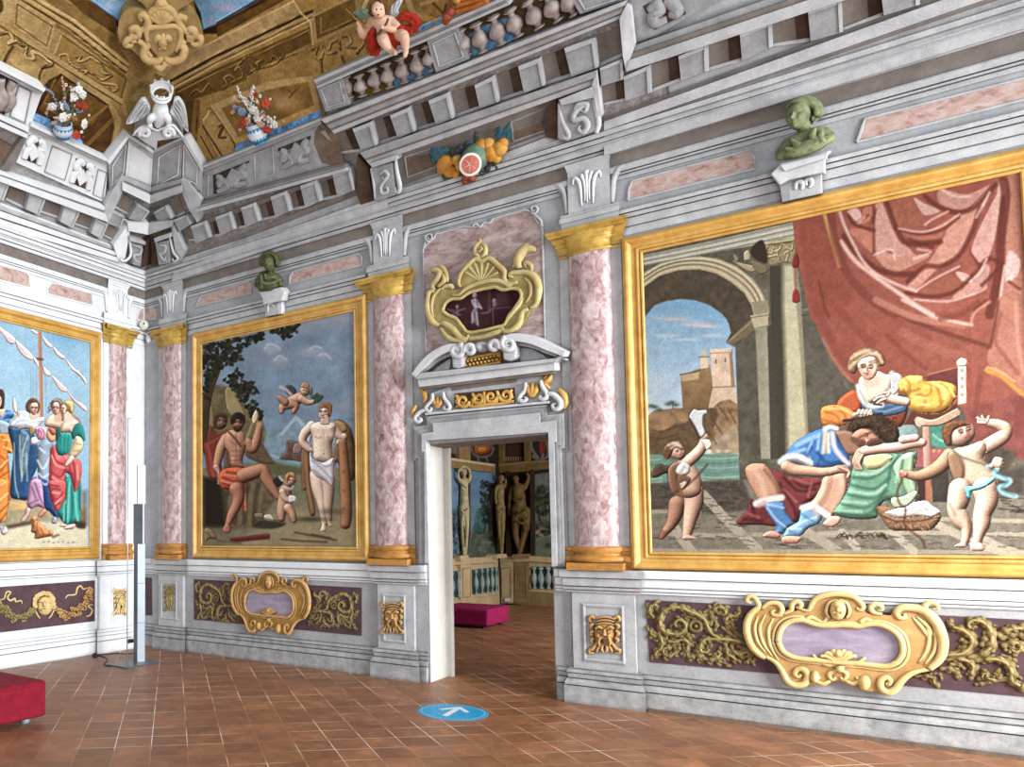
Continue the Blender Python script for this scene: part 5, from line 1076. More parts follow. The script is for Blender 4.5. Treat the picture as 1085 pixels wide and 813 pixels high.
def paint_vault_left():
 c=Canvas(WL,.0,4.2,5.05,WL.l[-1],.0125,0,(150,148,146));c.noise(14,.1,5)
 c.poly([(170,-400),(175,100),(165,176),(113,172),(33,130),(48,96),(0,66),(-60,30),(-60,-400)],(150,122,74),1,k=1,nz=.16,nsc=16);c.noise(5,.10,9)
 c.poly([(86,-60),(90,-6),(126,30),(134,14),(142,-10),(140,-60)],BRD,1,k=1);c.poly([(92,-60),(96,0),(125.4,21.5),(129,13),(136,0),(136,-60)],(112,148,178),1,k=1,nz=.15,nsc=9);c.blob(116,6,8,6,(160,176,196),.7)
 c.poly(Z12([(330,0),(420,-20),(830,200),(850,330),(930,450),(520,180)]),(132,104,58),1,k=1,nz=.15);c.poly(Z12([(480,-10),(640,0),(840,150),(830,250),(600,100)]),OCD,1,k=1,nz=.15)
 for d,col,w in ((0,OCL,1.5),(22,BRD,.7),(40,(170,140,90),1.5),(62,BRD,.9),(85,(120,92,48),1.5)):c.stroke(Z12([(190-d*.55,-60+d),(535-d*.5,150+d),(920-d*.3,460+d)]),w,col,.9,k=1)
 c.poly(Z12([(100,0),(130,-10),(400,165),(350,370),(100,190)]),(160,132,84),1,k=1,nz=.12);c.stroke(Z12([(125,30),(375,190),(335,330),(115,175),(125,30)]),.7,OCD,.8,k=1)
 c.poly(Z12([(60,-20),(95,0),(85,120),(40,170),(-20,120)]),(168,140,92),1,k=3);c.poly(Z12([(-20,-20),(20,10),(20,80),(-20,90)]),OCD,1,k=2)
 c.poly(Z12([(440,245),(912,565),(872,722),(388,392)]),(140,110,62),1,k=1,nz=.15);c.stroke(Z12([(440,250),(905,565),(870,700)]),.8,OCD,.8,k=1);c.stroke(Z12([(395,380),(440,250)]),.8,OCL,.7,k=1)
 r=Z12
 for p in ([(500,440),(470,470),(430,430),(430,395),(480,390),(500,440),(540,480),(600,490),(640,520)],[(540,410),(580,400),(560,440),(610,430),(650,410),(700,440),(740,480),(760,530)],[(640,520),(690,540),(720,590),(780,600),(830,610),(840,640),(800,655),(780,625)],[(720,450),(740,520),(790,530)],[(700,550),(740,570),(800,540)],[(560,500),(620,510),(600,530)]):foliage(c,r,p,(176,146,92),1.1)
 c.stroke(Z12([(0,160),(360,400),(880,730),(900,813)]),2.2,(164,134,84),.9,k=1);c.stroke(Z12([(0,185),(355,425),(870,750)]),.8,OCD,.9,k=1)
 for p in ([(0,240),(60,230),(90,280),(60,310),(120,290),(150,320)],[(150,320),(190,330),(180,400),(240,420),(230,370),(290,390),(340,430),(370,460),(300,480)]):foliage(c,r,p,(186,156,106),1.9)
 c.poly(Z12([(120,360),(280,470),(260,600),(60,430)]),(160,132,84),1,k=1,nz=.15);c.stroke(Z12([(90,340),(50,400),(30,450)]),1.8,BRD,.6);c.stroke(Z12([(330,470),(290,520),(275,610)]),1.2,BRD,.6)
 # dark recess behind the vase
 c.poly(Z7([(155,270),(185,165),(235,110),(265,96),(290,85),(516,230),(540,290),(548,340),(530,420),(510,500),(380,440),(200,330)]),(84,58,24),1,k=1,nz=.2);c.poly(Z7([(290,86),(516,232),(440,330),(300,330),(180,250)]),(104,74,34),1,k=1,nz=.2);c.stroke(Z7([(180,250),(290,86),(516,232)]),1.2,(70,46,18),.9,k=1);c.stroke(Z7([(265,110),(210,220),(260,250)]),1.0,(140,108,58),.7,k=1);c.stroke(Z7([(540,300),(400,440)]),2.2,(120,90,46),.7,k=1);c.stroke(Z7([(516,234),(400,330)]),1.5,(132,100,54),.7,k=1)
 c.poly(Z7([(520,220),(548,250),(560,300),(540,420),(515,500),(560,520),(580,300)]),(164,134,86),.8,k=1)
 c.poly(Z7([(148,330),(152,262),(240,300),(262,345),(380,385),(408,430),(380,440)]),(116,154,194),1,k=1,nz=.25,nsc=4)
 c.finish(.92,1.1,1.2,.06);return tag(c.build('ceiling.001','vault_fresco',None,1.0),kind='structure')
paint_vault_right();paint_vault_left()
def plain_cove(w,s0,s1,mat):
 V=[];l=w.l[1:]
 for s in (s0,s1):V+= [w.P(s,a,0) for a in l]
 n=len(l);return tag(obj('ceiling',V,[(i,n+i,n+i+1,i+1) for i in range(n-1)],mat),kind='structure')
plain_cove(WR,6.68,S1,'stone_light');plain_cove(WL,4.18,SL1,'stone_white')

# carved crest in the corner of the vault
Zc=Z11
class VPlane:
 """a free plane: origin o, direction ex across, up along, n towards the room"""
 kind='V'
 def __init__(self,o,ex,n,up=(0,0,1.)):self.o,self.ex,self.n,self.up=np.array(o,float),np.array(ex,float),np.array(n,float),np.array(up,float)
 def W(self,px,py,h=0.0):
  r=ray(px,py);o=self.o+h*self.n;t=((o-CAM_P)@self.n)/(r@self.n);p=CAM_P+t*r-o;return p@self.ex,p@self.up
 def P(self,s,l,h=0.0):
  s=np.asarray(s,float);l=np.asarray(l,float);h=np.asarray(h,float)
  return self.o+s[...,None]*self.ex+l[...,None]*self.up+h[...,None]*self.n
def corner_plane(y,fwd):
 z=float(np.interp(-y,-_gp[:,1],_gz));o=np.array([np.interp(z,WL.K[:,1],WL.K[:,0]),-np.interp(z,WR.K[:,1],WR.K[:,0]),z])
 ex=np.array([1,1,0])/math.sqrt(2);z2=z+.8;o2=np.array([np.interp(z2,WL.K[:,1],WL.K[:,0]),-np.interp(z2,WR.K[:,1],WR.K[:,0]),z2])
 up=o2-o;up -= ex*(up@ex);up /= np.linalg.norm(up);n=np.cross(ex,up);n=n if n[0] > 0 else -n;return VPlane(o+n*fwd,ex,n,up)
CP=corner_plane(60,.35)
root=thing('crest_cartouche','Ochre shield with a gilt lily between scrolls, in the vault corner above the eagle','crest',CP.P(*CP.W(172,70),0))
mottled('crest_stone',(136,108,62),(178,150,100),8,.8,.2,fine=.3);mottled('crest_light',(178,146,92),(214,184,132),8,.75,.2,fine=.3)
cs('backing','crest_stone',CP,Zc([(245,150),(280,90),(350,62),(440,70),(420,30),(370,-10),(400,-60),(700,-60),(780,0),(660,80),(740,90),(800,140),(845,240),(840,320),(760,380),(640,470),(570,545),(480,500),(330,350),(260,310),(238,240)]),.02,root,-.25,0,3)
cs('shield','crest_stone',CP,Zc([(450,210),(500,190),(560,195),(640,190),(680,220),(680,300),(640,380),(560,430),(490,380),(448,300)]),.09,root,0,.02,3)
mb=MB();S=lambda p,r,h=.07:strand(mb,CP,Zc(p),r,h,.9)
S([(448,300),(442,230),(470,200),(540,195),(640,188),(685,220),(682,300),(650,370)],[.018,.03,.03,.026,.026,.03,.03,.018],.09)
S([(350,240),(330,215),(370,205),(385,245),(350,265),(320,240)],[.02,.034,.04,.04,.034,.02]);S([(385,225),(440,200),(455,140),(420,105),(390,120),(410,150)],[.026,.04,.044,.036,.026,.014])
S([(380,290),(430,330),(420,390),(450,430),(520,440),(550,410),(520,400)],[.026,.04,.046,.046,.04,.03,.016]);S([(430,300),(460,320),(440,360),(480,410)],[.02,.03,.03,.02]);S([(340,265),(300,290),(290,320),(330,325),(340,300)],[.026,.036,.034,.026,.014]);S([(370,290),(330,300)],.026)
S([(760,240),(745,215),(780,215),(790,250),(755,270),(730,245)],[.02,.034,.04,.04,.034,.02]);S([(740,240),(690,190),(670,140),(690,120),(720,140),(710,155)],[.026,.04,.04,.034,.024,.014]);S([(720,290),(695,320),(715,360),(690,420),(620,440),(580,415),(600,400)],[.026,.04,.046,.046,.04,.03,.016]);S([(790,260),(830,270),(825,310),(780,320),(760,290)],[.026,.036,.034,.026,.016]);S([(730,280),(780,290)],.026)
S([(520,445),(510,470),(545,490),(575,460),(560,440)],[.026,.036,.036,.03,.02]);S([(570,455),(610,460),(600,440)],[.02,.026,.014])
for a in np.linspace(-1.15,1.15,7):S([(550,175),(550+60*math.sin(a),155-50*math.cos(a)),(550+90*math.sin(a),160-88*math.cos(a))],[.02,.036,.03],.08)
S([(470,150),(470,95),(520,60),(550,50),(600,60),(640,100),(635,150)],[.02,.036,.036,.036,.036,.036,.02]);S([(500,60),(540,20),(560,-10)],[.02,.05,.03]);S([(600,60),(560,20),(530,5)],[.02,.04,.02]);S([(650,130),(720,130),(700,110)],[.02,.03,.014])
mb.build('scrolls','crest_light',root,True)
mb=MB()
for p,r in (([(560,350),(558,300),(562,240)],[.02,.045,.012]),([(555,330),(530,270),(510,285),(515,305)],[.014,.034,.03,.012]),([(565,330),(590,270),(608,285),(600,305)],[.014,.034,.03,.012]),([(530,320),(590,318)],.018),([(540,340),(535,360)],.014),([(575,340),(580,358)],.014)):strand(mb,CP,Zc(p),r,.10,.8)
mb.build('lily','crest_light',root,True)
# ------------------------------------------------------------------ figures: busts, eagle, cherub, vases, fruit
def unit(v):v=np.array(v,float);return v/np.linalg.norm(v)
def head_geo(c,R,fwd,up,seg=44,rings=34,child=False,k=1.0):
 """a head of half height R with brow, eye sockets, nose, lips, chin and ears"""
 f=unit(fwd);u=unit(np.array(up)-f*(np.array(up)@f));r=np.cross(f,u);V=[]
 G=lambda x,y,cx,cy,sx,sy:math.exp(-((x-cx)/sx)**2-((y-cy)/sy)**2)
 for i in range(rings+1):
  t=math.pi*i/rings
  for j in range(seg):
   a=2*math.pi*j/seg;x,y,z=math.sin(t)*math.sin(a),math.cos(t),math.sin(t)*math.cos(a)       # x right, y up, z front
   w=.76-(.10 if child else .16)*max(0,-y)**1.2;d=.90 if z < 0 else .82
   px,py,pz=x*w,y,z*d+(.06*max(0,y) if z < 0 else 0)
   if z > 0:
    b=0
    b+= .26*G(x,y,0,-.06,.11,.13)+.14*G(x,y,0,.12,.09,.22)                             # nose
    b+= .07*G(x,y,.3,.30,.28,.09)+.07*G(x,y,-.3,.30,.28,.09)                            # brow
    b -= .13*G(x,y,.32,.14,.16,.10)+.13*G(x,y,-.32,.14,.16,.10)
    b+= .07*G(x,y,.32,.13,.09,.055)+.07*G(x,y,-.32,.13,.09,.055)                         # eyes
    b+= .10*G(x,y,0,-.33,.20,.05)+.09*G(x,y,0,-.44,.16,.05)-.05*G(x,y,0,-.385,.2,.018)   # lips
    b+= .12*G(x,y,0,-.72,.22,.14);b+= (.10 if child else .05)*(G(x,y,.42,-.16,.2,.2)+G(x,y,-.42,-.16,.2,.2))
    pz+= b*k
   V.append(np.array(c)+R*(px*r+py*u+pz*f))
 F=[(i*seg+j,(i+1)*seg+j,(i+1)*seg+(j+1) % seg,i*seg+(j+1) % seg) for i in range(rings) for j in range(seg)]
 return V,F
def ear_geo(c,R,fwd,up,s):
 f=unit(fwd);u=unit(np.array(up)-f*(np.array(up)@f));r=np.cross(f,u)
 return ball_geo(np.array(c)+R*(s*.74*r-.02*u-.02*f),(.07*R,.2*R,.13*R),10,8,np.stack([r,u,f],1))
def limb3(mb,pts):
 """tapering limb with rounded joints; pts=[(P, r)]"""
 P=np.array([p for p,r in pts]);r=[q for p,q in pts];k=5
 if len(P) > 2:
  q=catmull(np.concatenate([P,np.array(r)[:,None]],1),k)
 else:q=np.array([np.append(P[0]+(P[1]-P[0])*t,r[0]+(r[1]-r[0])*t) for t in np.linspace(0,1,6)])
 mb.add(*tube_geo(q[:,:3],list(q[:,3]),None,1,12))
 for e in (q[0],q[-1]):mb.add(*ball_geo(e[:3],e[3],12,8))
def sculpt(name,mb,mat,parent,voxel,it=4,label=None):
 """melts overlapping volumes into one continuous skin"""
 o=mb.build(name,mat,parent,True,label);fixn(o)
 m=o.modifiers.new('skin','REMESH');m.mode='VOXEL';m.voxel_size=voxel;m.use_smooth_shade=True
 s=o.modifiers.new('ease','SMOOTH');s.factor=.5;s.iterations=it;return o
Zb=lambda p:cv(800,95,6.78,p);Zs=lambda p:cv(250,255,9.03,p)
ex,ey,ez=np.array([1.,0,0]),np.array([0,-1.,0]),np.array([0,0,1.])
def vp_on(w,px,h):                                                    # upright plane through a traced point, h in front of the plaster
 q=w.W(*px,h);P=w.P(*q,h);n=wnorm(w,*q);x=ex if w is WR else -ey;u=np.cross(n,x);u=u if u[2] > 0 else -u;return VPlane(P,x,n,u)
 # big bust
br=thing('bust_bracket','Pale stone wall bracket under the large green bust','bracket',WR.P(*WR.W(852,205),0),'wall brackets under busts')
slab('body','stone_light',WR,Zb([(196,804),(178,680),(236,640),(480,600),(482,742)]),.10,br,0,1,.008);slab('side','stone_grey',WR,Zb([(178,680),(238,628),(246,795),(196,806)]),.106,br)
slab('cap','stone_pale',WR,Zb([(110,604),(190,528),(550,432),(505,470),(506,530),(505,588),(238,648),(172,682)]),.16,br,0,1,.01);slab('cap_edge','stone_pale',WR,Zb([(185,545),(520,455),(512,490),(215,585)]),.175,br)
mb=MB();strand(mb,WR,Zb([(290,720),(300,670),(335,665),(342,700),(330,720)]),[.012,.02,.022,.016,.01],.10);strand(mb,WR,Zb([(370,690),(365,655),(395,645),(408,680),(385,705)]),[.012,.02,.022,.016,.01],.10);mb.build('leaf_carving','stone_pale',br,True)
bp=vp_on(WR,Zb([(340,500)])[0],.10);B=lambda x,y,h=0:bp.P(*bp.W(*Zb([(x,y)])[0],h),h)
px_=np.linalg.norm(B(400,300)-B(300,300))/100                       # metres per crop pixel across
bu=thing('bust','Large green bronze woman bust on bracket above the curtain painting','bust',B(340,500))
mb=MB();f=unit(-.30*ex+.86*ey-.30*ez);V,F=head_geo(B(308,190,.05),112*px_,f,ez+.12*ex,k=1.7);mb.add(V,F)
limb3(mb,[(B(345,250,.0),50*px_),(B(360,320,.0),52*px_),(B(365,370,-.02),70*px_)])
limb3(mb,[(B(195,450,.0),52*px_),(B(260,390,.02),66*px_),(B(370,350,.02),70*px_),(B(470,318,.0),60*px_),(B(520,340,-.02),52*px_)])
limb3(mb,[(B(180,480,.02),36*px_),(B(300,440,.06),62*px_),(B(420,395,.06),66*px_),(B(530,350,.0),46*px_)])
limb3(mb,[(B(250,470,.03),34*px_),(B(350,445,.06),36*px_),(B(470,400,.03),34*px_)])
for s in (-1,1):mb.add(*ear_geo(B(308,190,.05),112*px_,f,ez,s))
body=sculpt('body',mb,'bronze_green',bu,.0065,1)
mb=MB();r_=np.random.default_rng(3)
for i in range(13):
 a=-2.7+i*.22;limb3(mb,[(B(308+100*math.cos(a)+30,170+95*math.sin(a),.02),24*px_),(B(330+112*math.cos(a+.15)+30,165+100*math.sin(a+.15),-.08),28*px_)])
limb3(mb,[(B(390,120,0),40*px_),(B(440,125,-.06),38*px_),(B(450,170,-.1),36*px_),(B(425,220,-.1),24*px_),(B(415,240,-.08),14*px_)])
limb3(mb,[(B(232,118,.04),12*px_),(B(290,88,.04),20*px_),(B(350,92,.03),24*px_),(B(398,150,.0),24*px_),(B(410,210,-.04),18*px_)])
sculpt('hair',mb,'bronze_green',bu,.008,1)
mb=MB()
for p in ([(430,275),(415,330),(440,360),(540,330)],[(250,350),(310,400),(380,400),(420,350)],[(210,420),(300,440),(400,420),(500,370)],[(480,290),(470,340),(500,380)]):mb.add(*tube_geo(catmull([B(x,y,.09) for x,y in p],5),[.012,.03,.03,.012],None,1,8))
mb.build('drapery_fold','bronze_green',bu,True)
# small bust
br=thing('bust_bracket','Small stone wall bracket under the dark bust','bracket',WR.P(*WR.W(289,330),0),'wall brackets under busts')
slab('body','stone_light',WR,Zs([(268,612),(392,580),(435,570),(432,700),(282,728)]),.09,br,0,1,.008);slab('side','stone_pale',WR,Zs([(392,580),(434,560),(433,700),(408,706)]),.095,br)
slab('cap','stone_pale',WR,Zs([(215,498),(425,445),(466,492),(440,575),(260,612),(250,545)]),.14,br,0,1,.01)
mb=MB();strand(mb,WR,Zs([(310,690),(310,620),(340,600),(365,640)]),[.01,.02,.02,.01],.09);mb.build('leaf_carving','stone_pale',br,True)
bp2=vp_on(WR,Zs([(325,470)])[0],.08);B=lambda x,y,h=0:bp2.P(*bp2.W(*Zs([(x,y)])[0],h),h);px_=np.linalg.norm(B(400,300)-B(300,300))/100*.8
bu=thing('bust','Small dark bronze bust on bracket above the landscape painting','bust',B(325,470))
mb=MB();f=unit(.25*ex+.9*ey-.1*ez);hc=B(320,215,.06);mb.add(*head_geo(hc,84*px_,f,ez,k=1.6))
limb3(mb,[(B(322,270),36*px_),(B(322,330),42*px_),(B(320,370),60*px_)]);limb3(mb,[(B(205,420),34*px_),(B(250,370),60*px_),(B(330,360,.03),66*px_),(B(400,380),50*px_),(B(425,420),32*px_)]);limb3(mb,[(B(240,450),34*px_),(B(330,430,.04),60*px_),(B(410,430),30*px_)])
sculpt('body',mb,'bronze_dark',bu,.007,1)
mb=MB()
for i in range(14):
 a=-3.5+i*.29;limb3(mb,[(B(322+66*math.cos(a),200+78*math.sin(a),.06),17*px_),(B(322+84*math.cos(a+.1),205+88*math.sin(a+.1),-.02),24*px_)])
sculpt('hair',mb,'bronze_dark',bu,.010,2)
mb=MB()
for p in ([(240,330),(260,400),(330,410),(430,370)],[(280,320),(300,360),(370,350)],[(230,380),(260,450)]):mb.add(*tube_geo(catmull([B(x,y,.10) for x,y in p],5),[.01,.024,.01],None,1,8))
mb.build('drapery_fold','bronze_green',bu,True)

# crowned eagle on the corner pier
EP=corner_plane(160,.42);E_=lambda x,y,h=0:EP.P(*EP.W(*Z10([(x,y)])[0],h),h);pe=np.linalg.norm(E_(600,200)-E_(500,200))/100
eg=thing('crowned_eagle','White stone eagle with spread wings under a crown on the corner pier','statue',E_(520,440))
mb=MB();limb3(mb,[(E_(548,185,0),34*pe),(E_(545,240,.04),58*pe),(E_(535,300,.03),52*pe),(E_(525,350,0),30*pe)])
for s,x in ((-1,470),(1,598)):limb3(mb,[(E_(545+s*30,285,.06),30*pe),(E_(x,312,.1),27*pe),(E_(x+s*6,350,.08),16*pe)])
for s,x in ((-1,470),(1,600)):
 for k in (-1,0,1):limb3(mb,[(E_(x,352,.09),9*pe),(E_(x+k*16,368,.13),6*pe)])
sculpt('body',mb,'stone_white',eg,.011,2)
for pts,ft in (([(440,178),(405,178),(370,220),(335,280),(295,345),(330,348),(395,318),(440,290),(470,250),(455,205)],[[(430,190),(380,260),(310,340)],[(445,210),(400,280),(350,330)],[(455,230),(425,285),(390,312)],[(420,180),(370,235),(310,335)]]),
([(640,178),(668,168),(695,190),(720,240),(735,320),(742,405),(715,385),(680,330),(640,295),(610,265),(632,220)],[[(650,185),(700,260),(735,390)],[(640,205),(690,280),(722,375)],[(632,230),(670,290),(700,345)],[(670,175),(712,250),(738,380)]])):
 wg=cs('wing','stone_white',EP,Z10(pts),.03,eg,-.04,.02,3);mb=MB()
 for q in ft:strand(mb,EP,Z10(q),[.012,.022,.008],.03)
 mb.build('feather','stone_light',wg,True)
mb=MB();cc=E_(550,140,.02);rad=66*pe;a=np.linspace(0,2*math.pi,29)[:-1];tilt=.42
ring=[cc+rad*math.cos(t)*EP.ex+rad*math.sin(t)*(EP.n*.9-ez*tilt) for t in a];mb.add(*tube_geo(ring+ring[:1],10*pe,ez,1,8,False));rg2=[p+ez*34*pe+(p-cc)*.16 for p in ring];mb.add(*tube_geo(rg2+rg2[:1],8*pe,ez,1,8,False))
for i in range(28):
 j=(i+1) % 28;mb.add([ring[i],ring[j],rg2[j],rg2[i]],[(0,1,2,3)])
for i in range(0,28,3):mb.add(*ball_geo(rg2[i]+ez*14*pe,11*pe,8,6));mb.add(*tube_geo([rg2[i],rg2[i]+ez*14*pe],6*pe,ex,1,6))
mb.build('crown','stone_white',eg,True)
sp=cs('scroll_plinth','stone_light',EP,Z10([(350,425),(385,380),(440,358),(520,392),(620,350),(660,380),(705,440),(520,470),(515,535),(500,525)]),.02,eg,-.3)
mb=MB();strand(mb,EP,Z10(spiral(432,412,40,8,2.6,1.5)),[.03,.026,.016],.03,1,1);strand(mb,EP,Z10(spiral(600,410,40,8,.5,-1.5)),[.03,.026,.016],.03,1,1);strand(mb,EP,Z10([(345,430),(385,385),(440,360),(520,395),(615,352),(660,385),(705,445)]),.014,.03,1,2);mb.build('scroll','stone_white',sp,True)

# cherub seated on the balcony rail
mottled('skin',(206,160,132),(232,196,170),9,.6,.3,fine=.1);mottled('curls',(70,44,28),(120,82,50),20,.7,.3);mottled('red_cloth',(140,32,22),(186,58,40),9,.8,.2,fine=.2);mottled('wing_green',(96,116,96),(150,164,140),14,.8,.2);mottled('wing_white',(176,186,196),(216,220,224),14,.8,.2);mottled('wood_brown',(120,84,50),(170,126,80),14,.6,.3)
Z14=lambda p:cv(360,0,10.04,p);KP=vp_on(WR,Z14([(540,500)])[0],.22);K=lambda x,y,h=0:KP.P(*KP.W(*Z14([(x,y)])[0],h),h);pk=np.linalg.norm(K(600,300)-K(500,300))/100
ch=thing('cherub','Winged child figure in red drapery seated on the balcony rail holding an arrow','cherub',K(520,480))
mb=MB();hf=unit(-.15*ex+.8*ey-.45*ez);hc=K(412,108,.08);mb.add(*head_geo(hc,82*pk,hf,ez-.18*ex,child=True,k=1.4))
limb3(mb,[(K(425,170,.02),36*pk),(K(440,215,.0),62*pk),(K(468,275,.02),84*pk),(K(500,350,.04),86*pk),(K(520,400,.02),76*pk)]);limb3(mb,[(K(345,235,0),56*pk),(K(440,235,.02),70*pk),(K(540,235,0),56*pk)])
limb3(mb,[(K(345,240,.0),52*pk),(K(290,320,.02),46*pk),(K(250,375,.05),42*pk),(K(215,310,.1),34*pk),(K(205,262,.12),22*pk)]);limb3(mb,[(K(545,235,.0),50*pk),(K(605,290,.04),46*pk),(K(610,320,.07),40*pk),(K(540,310,.13),32*pk),(K(480,295,.16),24*pk)])
limb3(mb,[(K(455,385,.04),62*pk),(K(465,425,.16),60*pk),(K(505,490,.17),46*pk),(K(545,535,.16),34*pk)]);limb3(mb,[(K(545,535,.16),34*pk),(K(575,560,.22),28*pk),(K(590,572,.27),18*pk)])
limb3(mb,[(K(600,375,.04),58*pk),(K(680,385,.16),54*pk),(K(696,470,.17),44*pk),(K(700,535,.16),32*pk)]);limb3(mb,[(K(700,535,.16),32*pk),(K(700,565,.22),28*pk),(K(694,590,.26),18*pk)])
for h_,d in ((K(205,255,.13),(-.35,.5)),(K(475,293,.17),(-1,0))):                # four fingers and a thumb closing on what each hand holds
 for i in range(4):o_=(i-1.5)*9*pk;b_=h_+ez*o_*.9+ex*d[0]*14*pk;limb3(mb,[(b_,6.5*pk),(b_+ey*.02+ex*d[0]*10*pk,6*pk),(b_+ey*.03-ex*d[0]*2*pk,4.5*pk)])
 limb3(mb,[(h_,9*pk),(h_+ez*24*pk+ey*.01,6*pk)])
for fx,fy,fh in ((590,572,.27),(694,592,.26)):
 for i in range(5):limb3(mb,[(K(fx+(i-2)*9,fy+4,fh),6*pk),(K(fx+(i-2)*10,fy+16-abs(i-1),fh+.03),(6.5-i*.6)*pk)])
for s in (-1,1):mb.add(*ear_geo(hc,82*pk,hf,ez,s))
sculpt('body',mb,'skin',ch,.0085,2)
mb=MB();r_=np.random.default_rng(8)
for i in range(46):
 a=r_.uniform(-2.9,.1);e=r_.uniform(.55,1.0);p=hc+82*pk*(.84*math.cos(a)*e*ex+.98*(-math.sin(a))*e*ez+(.55-1.0*e)*.5*ey-.1*ey);mb.add(*ball_geo(p,20*pk*r_.uniform(.8,1.25),8,6))
for i in range(26):a=.35+i*.095;mb.add(*ball_geo(hc+82*pk*(.66*math.cos(a)*ex+(.80+.1*(i % 3))*ez*(.55+.45*math.sin(a))+(.42-.14*(i % 3))*ey),19*pk,8,6))
for x,y in ((330,85),(325,120),(345,150),(500,90),(495,130)):mb.add(*ball_geo(K(x,y,.06),26*pk,8,6))
sculpt('hair',mb,'curls',ch,.009,1)
mb=MB()
for s,x,y in ((-1,388,100),(1,440,98)):mb.add(*ball_geo(K(x,y,.18),(9*pk,.012,3*pk),8,6))
mb.build('eyes','curls',ch,True);mb=MB();mb.add(*ball_geo(K(408,158,.185),(14*pk,.01,5*pk),8,6));mb.build('lips','red_cloth',ch,True)
for q,m in (([(340,195),(310,130),(230,108),(160,120),(140,135),(190,180),(250,205),(300,215)],'wing_green'),([(535,190),(530,110),(555,55),(610,10),(650,15),(630,70),(600,120),(610,150),(580,195)],'wing_white')):
 wg=cs('wing',m,KP,Z14(q),-.06,ch,-.12,.02,3);mb=MB();c=lerp(q[0],q[-1],.5)
 for t in q[2:6]:strand(mb,KP,Z14([c,lerp(c,t,.5),t]),[.012,.016,.006],-.06)
 mb.build('feather',m,wg,True)
mb=MB()
for p,r,h in (([(380,280),(340,350),(330,440),(370,530),(430,540)],[.04,.06,.06,.06,.04],.0),([(360,300),(320,400),(350,480),(340,545)],[.03,.05,.05,.02],.05),([(480,390),(540,350),(620,340),(640,400),(580,450),(500,460)],[.04,.06,.06,.06,.06,.04],.08),([(615,190),(680,165),(760,185),(825,240),(800,300),(730,320),(650,310),(600,350)],[.012,.035,.04,.045,.045,.045,.04,.03],-.02),([(520,400),(560,440),(600,400)],[.04,.06,.04],.1)):
 q=catmull(Z14(p),6);P=[KP.P(*KP.W(x,y,h),h) for x,y in q];mb.add(*tube_geo(P,leafy(r,len(p)+3),ey,.55,10))
 for o_ in (-.6,.5):mb.add(*tube_geo([v+KP.ex*o_*.03+KP.up*o_*.03+KP.n*.02 for v in P],[a*.4 for a in r],ey,.8,8))
sculpt('drapery',mb,'red_cloth',ch,.009,1)
mb=MB();mb.add(*tube_geo([K(62,92,.16),K(205,235,.17),K(285,300,.12)],.006,ez,1,8));mb.build('arrow','wood_brown',ch,True)
mb=MB();mb.add(*tube_geo(catmull([K(515,200,.13),(K(490,260,.16)),K(420,350,.15),K(395,385,.1)],6),.011,ez,1,8));mb.build('strap','curls',ch,True)

